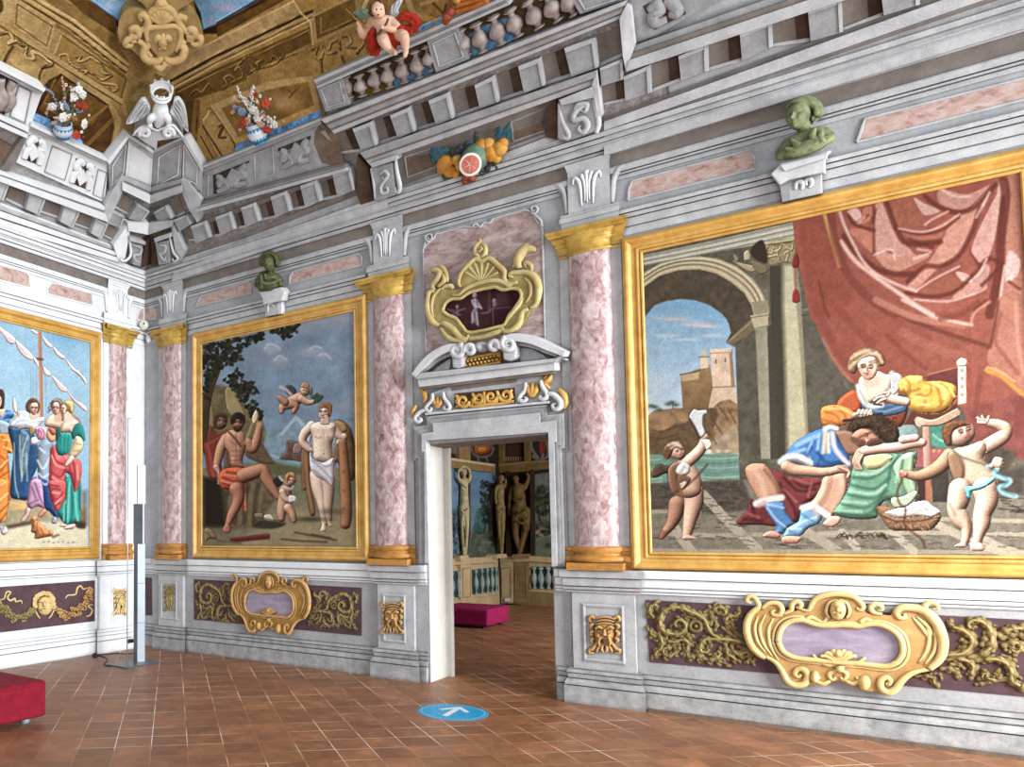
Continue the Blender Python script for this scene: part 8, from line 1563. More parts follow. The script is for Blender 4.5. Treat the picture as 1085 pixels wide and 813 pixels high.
 # ground things
 c.poly(I([(265,700),(455,676),(480,680),(478,705),(300,722),(268,716)]),(96,34,32),.7,k=1);S(I,[(270,702),(470,682)],.6,(150,70,60),.8);c.poly(I([(135,650),(170,655),(200,700),(160,705),(135,720)]),(140,116,82),.8,3);S(I,[(140,670),(200,710),(330,730)],.6,(90,70,46),.8)
 for p in ([(540,705),(640,715),(780,720)],[(610,670),(720,690),(830,712)],[(700,680),(800,700)]):S(I,p,.9,(70,54,36),.85)
 c.poly(I([(445,585),(480,575),(505,610),(470,620)]),(196,184,168),.7,2,nz=.3);c.poly(I([(400,570),(440,570),(440,595),(400,590)]),(130,116,88),1,2);c.poly(I([(390,640),(430,600),(560,620),(500,650)]),(60,54,34),2,2);c.blob(*I([(700,600)])[0],22,3,(50,46,30),.7);c.blob(*I([(800,560)])[0],16,4,(60,54,36),.6)
 for x,y in ((650,640),(670,630),(620,650)):S(I,[(x,y),(x+4,y-14)],.6,(150,140,70),.8)
 fc=lambda tr,x,y,r,*a,**k:c.face(tr([(x,y)])[0],r/4.986,*a,**k)
 fc(I,308,92,38,.1,.1,(40,24,18));fc(I,222,84,34,.2,.1,(50,30,22));fc(I,588,398,28,.5,.2);fc(H,764,634,34,-.4,0);fc(H,664,522,24,.2,.3)
 c.finish(.78,1.05,.45)
 c.build('canvas','fresco',root,1.02)

def painting_ship():
 root=thing('framed_painting','Framed wall painting of women in bright gowns before a ship mast, left wall','painting',WL.P(1.8,1.24,0));z=(.985,3.3,1.39,4.07);picture_frame(WL,*z,root)
 J,K,Lx,Nn=(lambda p:cv(0,390,10.04,p)),(lambda p:cv(0,450,10.04,p)),(lambda p:cv(0,510,10.04,p)),(lambda p:cv(0,320,10.04,p))
 c=Canvas(WL,*z,.0075,.012,(146,184,206),(.4,-.65));c.noise(12,.07,3);c.noise(3,.04,4);l10=lambda tr,p:[(*tr([q[:2]])[0],q[2]/10.04) for q in p]
 S=lambda tr,p,w,col,a=.85:c.stroke(tr(p),w,col,a,soft=.8);L=lambda tr,p,col=SK,**k:c.limb(l10(tr,p),col,**k)
 c.blob(70,355,26,14,(92,152,190),.6);c.blob(20,430,40,30,(160,196,212),.6);c.blob(80,420,30,26,(150,188,208),.5)
 c.poly(Lx([(-400,200),(920,250),(930,700),(-400,720)]),(206,196,164),1,k=1,nz=.08,nsc=5);c.poly(Lx([(-400,120),(300,180),(920,300),(920,460),(640,430),(300,440),(50,480),(-400,480)]),(158,144,112),2,k=1,nz=.15,nsc=4);c.poly(Lx([(60,470),(330,420),(340,460),(90,510)]),(84,70,54),1.5,k=1);c.poly(Lx([(540,585),(620,560),(640,575),(560,610)]),(120,104,78),1,k=1)
 c.poly(Lx([(105,215),(290,210),(290,300),(105,310)]),(206,168,112),1.5,k=1,nz=.15)
 # rigging, mast, furled sails
 for p in ([(330,0),(330,810)],[(355,0),(350,810)],[(385,0),(395,810)],[(480,0),(490,500)]):S(J,p,.35,(120,140,156),.7)
 S(Nn,[(90,560),(110,820)],.4,(170,190,202),.6);S(J,[(110,40),(270,330)],.35,(150,172,186),.7)
 c.poly(Nn([(400,315),(440,315),(452,830),(412,830)]),(196,138,112),.5,k=1,grad=((150,98,78),(1,0)));c.poly(J([(410,-20),(450,-20),(460,530),(424,530)]),(200,148,110),.5,k=1,grad=((156,104,74),(1,0)));S(Nn,[(395,605),(450,612)],1.3,(96,64,50),.9)
 for tr,q in ((Nn,[(-60,200),(0,262),(80,320),(165,395),(150,450),(80,430),(20,340),(-60,280)]),(Nn,[(160,400),(260,480),(350,570),(345,625),(260,590),(185,500)]),(Nn,[(350,580),(410,640),(405,700),(360,640)]),(Nn,[(320,285),(400,320),(395,352),(350,335)]),(Nn,[(445,350),(500,410),(560,470),(535,495),(470,440)]),(Nn,[(560,470),(650,550),(700,590),(665,615),(590,560)]),(Nn,[(690,590),(790,700),(850,740),(890,830),(830,780),(740,700)]),(J,[(460,-20),(540,60),(520,95),(465,60)]),(J,[(545,75),(640,150),(720,235),(680,262),(610,210)]),(J,[(715,235),(800,330),(915,410),(915,470),(800,380),(740,300)]),(J,[(740,-10),(800,10),(850,50),(915,120),(912,180),(840,80),(780,40)])):
  c.poly(tr(q),(226,216,212),.6,2.2,k=3,nz=.05);
 for tr,q in ((Nn,[(0,300),(60,370),(140,420)]),(Nn,[(200,470),(280,560)]),(J,[(560,100),(640,190),(700,240)]),(J,[(740,280),(860,400)])):S(tr,q,.9,(206,160,158),.7)
 # figures, back to front
 c.poly(J([(130,380),(150,300),(175,380),(185,470),(150,470)]),(206,210,196),.7,2)
 # far left lady in blue and orange
 c.poly(J([(-260,500),(0,450),(110,460),(150,510),(100,570),(90,700),(120,815),(-260,815)]),(38,92,150),.7,6,nz=.15);c.poly(J([(-100,420),(10,430),(60,450),(20,530),(-100,520)]),(220,184,158),.7,4);c.poly(J([(-90,260),(0,225),(40,250),(50,330),(40,420),(10,440),(-60,430),(-30,340)]),(66,44,32),.7,3,nz=.2);c.poly(J([(-80,290),(-10,290),(20,350),(0,420),(-60,430)]),(222,186,160),.7,4)
 for q in ([(10,540),(70,480),(130,480)],[(20,560),(110,550)]):S(J,q,1.1,(126,176,216),.8)
 c.poly(J([(-40,560),(100,590),(90,700),(0,720)]),(150,164,172),.7,4);c.poly(K([(-260,140),(60,100),(110,130),(135,240),(130,310),(80,320),(105,560),(100,815),(-260,815)]),(226,130,52),.7,6,nz=.1);c.poly(Lx([(-260,0),(105,0),(95,180),(75,340),(55,440),(-20,440),(-260,430)]),(222,140,62),.7,6,nz=.1)
 for tr,q in ((K,[(20,130),(70,180),(50,260)]),(K,[(0,330),(70,400),(0,500)]),(K,[(0,560),(90,500)]),(Lx,[(0,60),(80,0)]),(Lx,[(0,330),(90,240)]),(Lx,[(0,420),(70,340)]),(K,[(80,340),(95,560),(90,800)])):S(tr,q,1.0,(164,78,26),.8)
 for tr,q in ((K,[(40,160),(100,170)]),(K,[(10,450),(80,380)]),(K,[(10,650),(80,600)]),(Lx,[(0,200),(80,130)]),(K,[(40,240),(110,270)])):S(tr,q,1.0,(250,200,130),.8)
 c.poly(Lx([(0,490),(50,480),(82,520),(70,560),(20,570)]),(206,200,200),.6,3);S(Lx,[(30,430),(35,500)],1.6,(150,140,136),.8)
 # lady in white and dark blue
 c.poly(K([(85,30),(200,20),(330,40),(400,240),(395,450),(330,600),(310,790),(200,800),(110,760),(115,560),(140,300)]),(32,74,116),.7,6,nz=.2,nsc=4);c.poly(K([(205,60),(300,90),(320,200),(300,420),(250,560),(210,540),(200,300)]),(86,116,138),1,4,nz=.3,nsc=3)
 for q in ([(210,120),(215,400),(235,560)],[(300,120),(240,300),(230,600)],[(280,300),(290,600)],[(150,200),(160,600),(200,780)]):S(K,q,.8,(196,206,190),.6)
 c.poly(J([(105,600),(150,540),(210,460),(300,470),(330,550),(450,520),(470,560),(420,620),(380,700),(310,660),(200,650),(120,640)]),(224,230,236),.7,7,nz=.06);
 for q in ([(150,600),(220,560),(300,560)],[(200,640),(290,600)],[(350,580),(420,560)],[(230,480),(280,530)]):S(J,q,.8,(150,166,184),.8)
 c.poly(J([(310,650),(350,640),(365,690),(320,715)]),(150,130,66),.7,2);c.poly(J([(330,750),(390,730),(410,780),(380,815),(330,810)]),(226,220,218),.7,3);c.poly(J([(175,470),(200,440),(215,480),(195,520)]),(216,180,160),.7,2)
 c.poly(J([(325,470),(395,470),(420,540),(330,550)]),(222,186,160),1.2,0);c.poly(J([(272,420),(290,360),(340,322),(395,340),(425,400),(410,470),(385,480),(300,475)]),(104,66,44),.7,3,nz=.2);c.poly(J([(315,410),(335,375),(385,370),(405,400),(398,460),(372,502),(340,492),(318,450)]),(228,188,162),.6,4)
 for q in ([(340,420),(360,416)],[(380,418),(398,420)],[(372,425),(378,455),(368,458)]):S(J,q,.4,(110,70,54),.85)
 S(J,[(360,476),(384,476)],.5,(176,80,72),.9)
 # pair on the right
 c.poly(K([(400,250),(420,200),(480,160),(560,180),(540,300),(530,480),(520,620),(560,800),(440,815),(410,600),(390,380)]),(142,158,178),.7,7,nz=.1);c.poly(K([(430,600),(520,620),(570,815),(440,815)]),(26,66,128),.7,4,nz=.1);c.poly(Lx([(440,20),(520,20),(560,180),(620,340),(600,400),(520,320),(470,290)]),(28,66,124),.7,5,nz=.1)
 for q in ([(400,380),(460,470),(530,350)],[(410,520),(460,560),(530,520)],[(420,250),(480,300)],[(420,590),(480,640),(530,600)]):S(K,q,1.0,(214,222,232),.75)
 c.poly(K([(330,600),(380,560),(440,640),(440,815),(320,815)]),(150,90,120),.7,4,nz=.1);c.poly(Lx([(325,0),(440,0),(470,260),(480,300),(400,270),(330,300),(285,250),(290,200)]),(186,150,182),.7,5,nz=.1)
 for q in ([(370,20),(420,160),(470,280)],[(340,60),(380,180)],[(300,250),(400,200)]):S(Lx,q,1.0,(128,60,92),.7)
 L(Lx,[(300,310,26),(285,360,22),(250,410,24),(235,425,14)],(206,170,160));L(Lx,[(470,320,24),(440,350,24),(420,370,14)],(210,140,112));c.poly(Lx([(545,430),(570,380),(605,390),(605,430),(590,455),(550,450)]),(150,160,176),.6,3)
 c.poly(J([(480,560),(540,500),(600,500),(690,540),(640,640),(560,640),(480,620)]),(230,206,178),.7,6);c.poly(J([(370,650),(420,620),(490,640),(500,700),(470,760),(400,760)]),(216,184,200),.7,5)
 for q in ([(400,660),(440,690),(430,750)],[(440,640),(470,690),(460,750)],[(415,640),(410,720)]):S(J,q,.8,(166,64,108),.8)
 c.poly(J([(490,690),(540,640),(590,660),(620,700),(580,780),(530,790),(500,750)]),(222,176,132),.7,4);c.poly(J([(590,650),(640,640),(645,700),(600,790),(590,720)]),(30,90,84),.7,3);c.poly(J([(510,650),(545,630),(600,680),(560,720)]),(184,100,66),.7,3)
 c.poly(J([(540,380),(570,335),(620,325),(660,350),(670,440),(690,540),(640,560),(560,470)]),(96,66,46),.7,3,nz=.2);c.poly(J([(575,480),(640,470),(660,560),(585,570)]),(208,168,142),1.2,0);c.poly(J([(555,400),(575,365),(620,370),(635,420),(625,480),(590,500),(562,470)]),(226,186,166),.6,4);S(J,[(575,340),(620,340),(655,370)],.8,(206,186,160),.8)
 for q in ([(562,415),(578,412)],[(594,412),(615,410)],[(578,420),(574,448),(584,450)]):S(J,q,.4,(110,70,54),.85)
 S(J,[(572,474),(592,474)],.55,(190,80,74),.9);c.blob(*J([(612,450)])[0],1.6,1.6,(226,150,138),.6)
 for q in ([(545,400),(515,425),(530,450)],[(540,440),(510,470)],[(555,380),(530,380)]):S(J,q,.7,(90,62,44),.8)
 c.poly(K([(630,120),(660,90),(740,90),(770,150),(735,300),(700,330),(620,320),(590,230)]),(44,152,140),.7,6,nz=.1);c.poly(J([(650,620),(700,570),(780,540),(850,590),(790,660),(770,740),(740,690),(650,690)]),(232,204,178),.7,6);c.poly(J([(760,690),(800,610),(850,585),(890,660),(905,760),(890,775),(830,735),(775,760)]),(28,130,118),.7,5,nz=.1)
 c.poly(K([(690,560),(740,560),(790,700),(850,640),(840,815),(690,815)]),(48,160,146),.7,6,nz=.08);c.poly(Lx([(690,-20),(850,-20),(855,200),(860,440),(790,450),(700,460),(640,400),(610,320),(680,200)]),(44,156,142),.7,7,nz=.08)
 for q in ([(740,20),(730,200),(720,440)],[(690,210),(680,420)],[(800,100),(810,300),(830,430)]):S(Lx,q,1.1,(128,206,190),.75)
 for q in ([(760,60),(770,260),(760,440)],[(700,250),(700,440)],[(840,60),(850,300)]):S(Lx,q,1.0,(16,96,88),.75)
 for q in ([(640,160),(650,300)],[(690,110),(680,300)],[(730,120),(715,290)]):S(K,q,.9,(20,104,96),.6)
 c.poly(K([(530,310),(545,240),(585,220),(600,290),(640,340),(720,310),(730,330),(780,350),(850,380),(870,480),(850,620),(800,720),(770,640),(740,540),(690,540),(690,815),(540,815),(520,640)]),(206,88,84),.7,6,nz=.1);c.poly(Lx([(520,0),(690,0),(690,150),(670,220),(620,320),(570,290),(550,200),(525,120)]),(206,90,88),.7,6,nz=.1)
 for tr,q in ((K,[(560,250),(590,380),(690,430)]),(K,[(540,500),(640,560),(690,480)]),(K,[(540,640),(620,660)]),(K,[(780,400),(800,560),(790,700)]),(K,[(740,450),(760,560)]),(Lx,[(550,180),(620,190),(670,120)]),(Lx,[(570,270),(640,230)]),(Lx,[(560,80),(640,90)])):S(tr,q,1.0,(140,40,48),.8)
 for tr,q in ((K,[(550,330),(600,430),(680,460)]),(K,[(560,560),(620,600)]),(K,[(820,430),(830,580)]),(Lx,[(560,120),(630,130)]),(Lx,[(590,240),(650,180)]),(K,[(690,330),(710,360)])):S(tr,q,1.0,(240,150,140),.8)
 c.poly(K([(800,130),(850,130),(880,170),(880,260),(830,330),(770,360),(730,330),(760,240)]),(226,208,164),.7,6);L(K,[(760,360,30),(730,400,26),(705,430,15)],(230,202,182));S(K,[(790,200),(860,210)],.9,(170,144,96),.8);S(K,[(780,280),(850,280)],.9,(170,144,96),.8)
 c.poly(J([(690,460),(760,460),(790,550),(690,570)]),(230,198,174),1.2,0);c.poly(J([(660,400),(680,355),(740,345),(785,380),(785,440),(760,490),(720,460),(690,470)]),(196,158,98),.7,4,nz=.2);c.poly(J([(648,420),(665,390),(695,400),(705,440),(690,485),(668,490),(655,460)]),(232,200,178),.6,3);S(J,[(690,375),(730,420),(760,480)],.8,(120,86,44),.8);S(J,[(720,360),(760,400),(770,450)],.8,(236,212,160),.8);S(J,[(770,500),(820,540),(850,575)],1.2,(176,120,80),.85)
 # dog, feet, pebbles
 c.poly(Lx([(680,500),(720,470),(790,455),(808,480),(770,510),(700,518)]),(226,190,176),.6,3);c.poly(Lx([(630,480),(660,455),(700,462),(700,485),(650,490)]),(222,186,172),.6,3);c.poly(Lx([(810,440),(900,430),(905,500),(820,495)]),(56,44,36),1.5,2)
 c.poly(Lx([(325,420),(335,385),(365,370),(400,395),(405,440),(460,470),(505,520),(540,525),(565,545),(555,580),(500,595),(430,610),(415,615),(385,615),(365,605),(370,560),(330,540),(335,490)]),(200,130,72),.7,6,nz=.2,nsc=3)
 for q in ([(390,450),(400,530),(395,600)],[(430,500),(470,570)],[(340,430),(345,470)],[(520,540),(540,570)]):S(Lx,q,.8,(140,80,40),.8)
 for q in ((352,410),(385,408),(362,432)):c.blob(*Lx([q])[0],.9,.8,(60,36,24),.9)
 c.blob(*Lx([(365,385)])[0],3,2,(230,180,124),.7)
 for i,x in enumerate(range(440,800,26)):c.blob(*Lx([(x,645+(i % 3)*5)])[0],1.6,.8,(120,112,108) if i % 2 else (214,204,190),.9)
 c.poly(Lx([(870,100),(930,100),(930,460),(860,440)]),(84,60,44),3,k=1,alpha=.6)
 fc=lambda x,y,r,*a,**k:c.face(J([(x,y)])[0],r/10.04,*a,**k)
 fc(-32,350,60,.2,.1);fc(362,432,58,.2,0);fc(596,432,58,-.1,.1);fc(668,436,46,-.6,0)
 c.finish(.9,1.0,.35)
 c.build('canvas','fresco',root,1.0)
painting_curtain();painting_landscape();painting_ship()
def painting_scene():                                                   # dark scene inside the picture cartouche over the door
 q=[WR.W(x,y,.02) for x,y in Vc(I2)];a=np.array(q);c=Canvas(WR,a[:,0].min()-.06,a[:,0].max()+.06,a[:,1].min()-.05,a[:,1].max()+.05,.007,.02,(58,28,32));c.noise(6,.2,3)
 S=lambda p,w,col,al=.85:c.stroke(Vc(p),w,col,al,soft=.7);GR=(178,166,176);GD=(120,104,116)
 c.poly(Vc([(480,410),(500,410),(500,570),(480,575)]),(88,60,66),1,k=1,alpha=.8);c.poly(Vc([(540,440),(620,440),(620,530),(540,530)]),(78,50,56),1.5,k=1,alpha=.8);S([(510,545),(640,535)],.5,GD);S([(514,545),(516,665)],.5,GD);S([(440,575),(480,570),(500,550)],.8,GD)
 c.limb([(*p,r) for p,r in zip(Vc([(395,455),(396,462)]),(2.6,2.6))],GR,edge=0);c.poly(Vc([(370,490),(395,478),(420,490),(435,540),(420,560),(425,640),(428,662),(380,640),(370,570),(385,545)]),GD,.7,3,nz=.3,nsc=3)
 for p in ([(375,490),(390,520),(435,540)],[(380,580),(376,640)],[(405,570),(415,655)],[(395,480),(400,540)],[(420,510),(440,545)]):S(p,.7,(206,196,206),.8)
 for p in ([(215,550),(250,560),(275,570)],[(280,560),(330,545)],[(275,530),(280,580),(265,610)],[(240,585),(275,575),(300,590)]):S(p,.8,GD,.85)
 c.blob(*Vc([(278,530)])[0],1.4,1.5,GR,.9);c.poly(Vc([(512,490),(530,480),(545,520),(535,535),(515,535)]),GD,.7,2);c.blob(*Vc([(522,488)])[0],1.5,1.6,GR,.9);c.build('painted_scene','fresco',cart,1.0,None,[lerp(p,Vc([(445,540)])[0],-.06) for p in Vc(I2)])
painting_scene()
# ------------------------------------------------------------------ things standing in the room
def zat(P,py):
 zs=np.linspace(0,6,3001);q=proj(np.stack([np.full_like(zs,P[0]),np.full_like(zs,P[1]),zs],-1));return float(zs[np.argmin(abs(q[:,1]-py))])
 # floor lamp: steel plate, stacked slim boxes, thin side rod
bL=floor_pt(147,702.8);rL=floor_pt(134.7,706.6)
lamp=thing('floor_lamp','Tall slim grey floor lamp of stacked boxes on a square steel plate in the corner','floor lamp',(bL[0],bL[1],0))
pc=[floor_pt(*p) for p in ((113.0,705.4),(134.8,709.2),(169.3,702.6),(146.5,699.4))]
V=[(p[0],p[1],0.0) for p in pc]+[(p[0],p[1],.016) for p in pc]
bevel(fixn(obj('base_plate',V,[(0,1,2,3),(4,5,6,7),(0,1,5,4),(1,2,6,5),(2,3,7,6),(3,0,4,7)],'steel_grey',lamp)),.003)
dv=unit((CAM_P-bL)*np.array([1,1,0]));rt=np.cross((0,0,1.),dv)
def lamp_box(name,x0,x1,y0,y1,split,mats,dep=.07,ang=.45):
 """slim upright box turned so that two faces show; x0..x1 pixel width at its foot, split = where the edge falls"""
 mpx=np.linalg.norm(CAM_P[:2]-bL[:2])/FPX*1.0;a0,a1,am=[(x-147)*mpx for x in (x0,x1,split)]
 z0,z1=zat(bL,y0) if y0 < 702 else .016,zat(bL,y1);c=np.array([bL[0],bL[1],0])
 pts=[c+rt*a0-dv*.02,c+rt*am+dv*.035,c+rt*a1-dv*.01,c+rt*(a1-.01)-dv*dep,c+rt*(a0+.012)-dv*dep];n=5
 V=[(p[0],p[1],z) for z in (z0,z1) for p in pts];F=[(i,(i+1) % n,n+(i+1) % n,n+i) for i in range(n)]+[tuple(range(n)),tuple(range(n,2*n))]
 o=fixn(obj(name,V,F,mats,lamp))
 if len(mats) > 1:
  for p in o.data.polygons:
   m=sum((o.data.vertices[i].co+o.location+lamp.location for i in p.vertices),Vector())/len(p.vertices)
   if (np.array(m)-c)@rt < (am-.001) and (np.array(m)-c)@rt < (a0+am)/2+.004:p.material_index=1
 return o
lb=lamp_box('lower_box',141.6,153.2,702.8,576.7,145.6,['aluminium','steel_grey'])
for y in (618.4,660.4):
 z=zat(bL,y);mb=MB();V=np.array([v.co for v in lb.data.vertices])[:5]+np.array(lamp.location);ctr=V.mean(0);V=ctr+(V-ctr)*1.02;V[:,2]=z;W2=V.copy();W2[:,2]=z+.006;mb.add(np.concatenate([V,W2]),[(i,(i+1) % 5,5+(i+1) % 5,5+i) for i in range(5)]);mb.build('joint','steel_grey',lb)
lamp_box('middle_box',141.0,152.4,576.7,534.2,150.6,['lamp_white','steel_grey'])
lamp_box('upper_box',144.4,153.4,534.2,493,145.3,['lamp_white','steel_grey'])
zt=zat(rL,372);mb=MB();mb.add(*tube_geo([(rL[0],rL[1],.016),(rL[0],rL[1],zat(rL,443))],.006,ex,1,8));mb.build('rod','aluminium',lamp,True)
mb=MB();mb.add(*tube_geo([(rL[0],rL[1],zat(rL,426)),(rL[0],rL[1],zt)],.008,ex,1,8));mb.build('rod_tip','white_plastic',lamp,True)
c=np.array([rL[0],rL[1],0]);z0,z1=zat(rL,443.5),zat(rL,425.5);w_=.036
hd=[c+rt*a-dv*b for a,b in ((-.026,-.02),(.036,-.02),(.036,.03),(-.026,.03))];V=[(p[0],p[1],z) for z in (z0,z1) for p in hd]
bevel(fixn(obj('control_box',V,[(0,1,2,3),(4,5,6,7),(0,1,5,4),(1,2,6,5),(2,3,7,6),(3,0,4,7)],'white_plastic',lamp)),.006)
# cable and plugs
fp=lambda x,y,z=.008:floor_pt(x,y,z)
mb=MB();mb.add(*tube_geo(catmull([fp(101,694),fp(107,695.5),fp(112,697),fp(113.5,700),fp(110,704),fp(112.5,705.8),fp(118,706)],6),.007,ez,1,8));mb.add(*tube_geo(catmull([fp(101,694),fp(112,693.5),fp(122,692.6),fp(138,692.8),fp(146,690)],6),.006,ez,1,8));tag(mb.build('power_cable','black_plastic',None,True),'Black cable trailing over the floor left of the lamp base','cable')
P=fp(101,694.6,.025);mb=MB();mb.add(*ball_geo(P,(.05,.035,.03),12,8));tag(mb.build('power_plug','black_plastic',None,True),'Black plug lump lying on the floor by the left wall pedestal','plug')
P=WL.P(*WL.W(138.5,679.5,.12),.11);tag(bevel(obj('wall_socket',*box_geo(P-np.array([.06,.05,.025]),P+np.array([.03,.05,.025])),'black_plastic'),.012),'Small black plug on the plinth just behind the lamp rod','plug')

# cameras in the corner
sc_=thing('security_camera','Round cream surveillance camera high in the corner between the two columns','camera',WL.P(*WL.W(151.8,344.4,.0),.0))
P=WL.P(*WL.W(151.8,344.4,.08),.09);dn=unit(CAM_P-P);u1=unit(np.cross(dn,ez));mb=MB();V,F=lathe_geo([(0,.05),(.03,.048),(.056,.036),(.068,.01),(.068,-.03),(.05,-.05),(0,-.05)],P,0,2*math.pi,24,dn,u1);mb.add(V,F);mb.add(*tube_geo([WL.P(*WL.W(151.8,344.4),0),P],.03,ez,1,12));mb.build('housing','cream_plastic',sc_,True)
mb=MB();V,F=lathe_geo([(0,.062),(.012,.06),(.016,.04)],P+ez*.02+u1*-.002,0,2*math.pi,16,dn,u1);mb.add(V,F);mb.build('lens','black_plastic',sc_,True)
mb=MB();V,F=lathe_geo([(.05,.044),(.054,.048),(.058,.042)],P,0,2*math.pi,24,dn,u1);mb.add(V,F);mb.build('ring','white_plastic',sc_,True)
s2=thing('motion_sensor','White wedge shaped sensor on a bracket below the round corner camera','sensor',WL.P(*WL.W(154,357),.0));P=WL.P(.03,WL.W(153,358)[1],.11);mb=MB()
mb.add(*ball_geo(P,(.042,.042,.07),14,10));o=mb.build('housing','white_plastic',s2,True);mb=MB();mb.add(*tube_geo([WL.P(.05,WL.W(150,352)[1],0),P+ez*.04],.014,ex,1,8));mb.build('bracket','cream_plastic',s2,True);mb=MB();mb.add(*ball_geo(P+dn*.032+ez*.055,.012,8,6));mb.build('eye','black_plastic',s2,True)

# upholstered benches
def bench(label,x0,x1,y0,y1,h,mat,foot):
 root=thing('ottoman',label,'ottoman',((x0+x1)/2,(y0+y1)/2,0));o=obj('seat',*box_geo((x0,y0,.05),(x1,y1,h)),mat,root)
 bm=bmesh.new();bm.from_mesh(o.data);bmesh.ops.subdivide_edges(bm,edges=bm.edges,cuts=10,use_grid_fill=True)
 ox,oy=root.location.x,root.location.y;rr_=np.random.default_rng(3)
 for v in bm.verts:
  u,t=(v.co.x)/((x1-x0)/2),(v.co.y)/((y1-y0)/2)
  if v.co.z > h-.001:v.co.z+= .012*(1-u*u)*(1-t*t)
 bm.to_mesh(o.data);bm.free();bevel(o,.035,4,50);o.data.shade_smooth()
 mb=MB();a=[(x0+.02,y0+.02),(x1-.02,y0+.02),(x1-.02,y1-.02),(x0+.02,y1-.02)];mb.add(*tube_geo([(x,y,h-.012) for x,y in a]+[(a[0][0],a[0][1],h-.012)],.008,ez,1,6));
 for x in (x0+.12,x1-.12):
  for y in (y0+.12,y1-.12):ob=MB();ob.add(*lathe_geo([(0,0),(.032,0),(.036,.008),(.036,.05),(0,.052)],(x,y,0),seg=16));ob.build('foot',foot,root,True)
 return root
bench('Crimson upholstered ottoman cut by the left edge of the picture',1.55,2.53,-4.75,-3.44,.345,'velvet_red','blue_foot')
bench('Magenta upholstered ottoman in the next room seen through the doorway',2.25,3.14,4.47,5.42,.315,'velvet_magenta','black_plastic')

# round floor sticker with its arrow
ctr=floor_pt(479.6,754.8);RS=.297
st=thing('floor_sticker','Round blue direction sticker with white arrow on the tiles before the doorway','sticker',(ctr[0],ctr[1],0))
obj('disc',*lathe_geo([(0,.0026),(RS*.98,.0026),(RS,.0015),(RS,0)],(ctr[0],ctr[1],0),seg=64),'sticker_blue',st)
mb=MB();n_=44
for i in range(n_):
 a0,a1=2*math.pi*i/n_,2*math.pi*(i+.6)/n_;q=[]
 for r,a in ((RS*.885,a0),(RS*.905,a0),(RS*.905,a1),(RS*.885,a1)):q.append((ctr[0]+r*math.cos(a),ctr[1]+r*math.sin(a),.0036))
 mb.add(q,[(0,1,2,3)])
mb.build('dashed_ring','sticker_white',st)
A_=lambda p:[floor_pt(x,y,.004) for x,y in cv(400,700,5.425,p)]
tip=A_([(470,271)])[0];tail=A_([(386,319)])[0];d=unit(tip-tail);pr=np.array([-d[1],d[0],0]);L_=np.linalg.norm(tip-tail);w_=.026
mb=MB();mb.add([tail+pr*w_,tail-pr*w_,tip-pr*w_-d*.03,tip+pr*w_-d*.03],[(0,1,2,3)])
for q,up_ in (((362,282),.0007),((518,300),.0014)):
 b=A_([q])[0]+ez*up_;e=unit(b-tip);f_=np.array([-e[1],e[0],0]);t0=tip-e*.02+ez*up_;mb.add([t0+f_*w_*.85,t0-f_*w_*.85,b-f_*w_*.85,b+f_*w_*.85],[(0,1,2,3)])
fixn(mb.build('arrow','sticker_white',st))
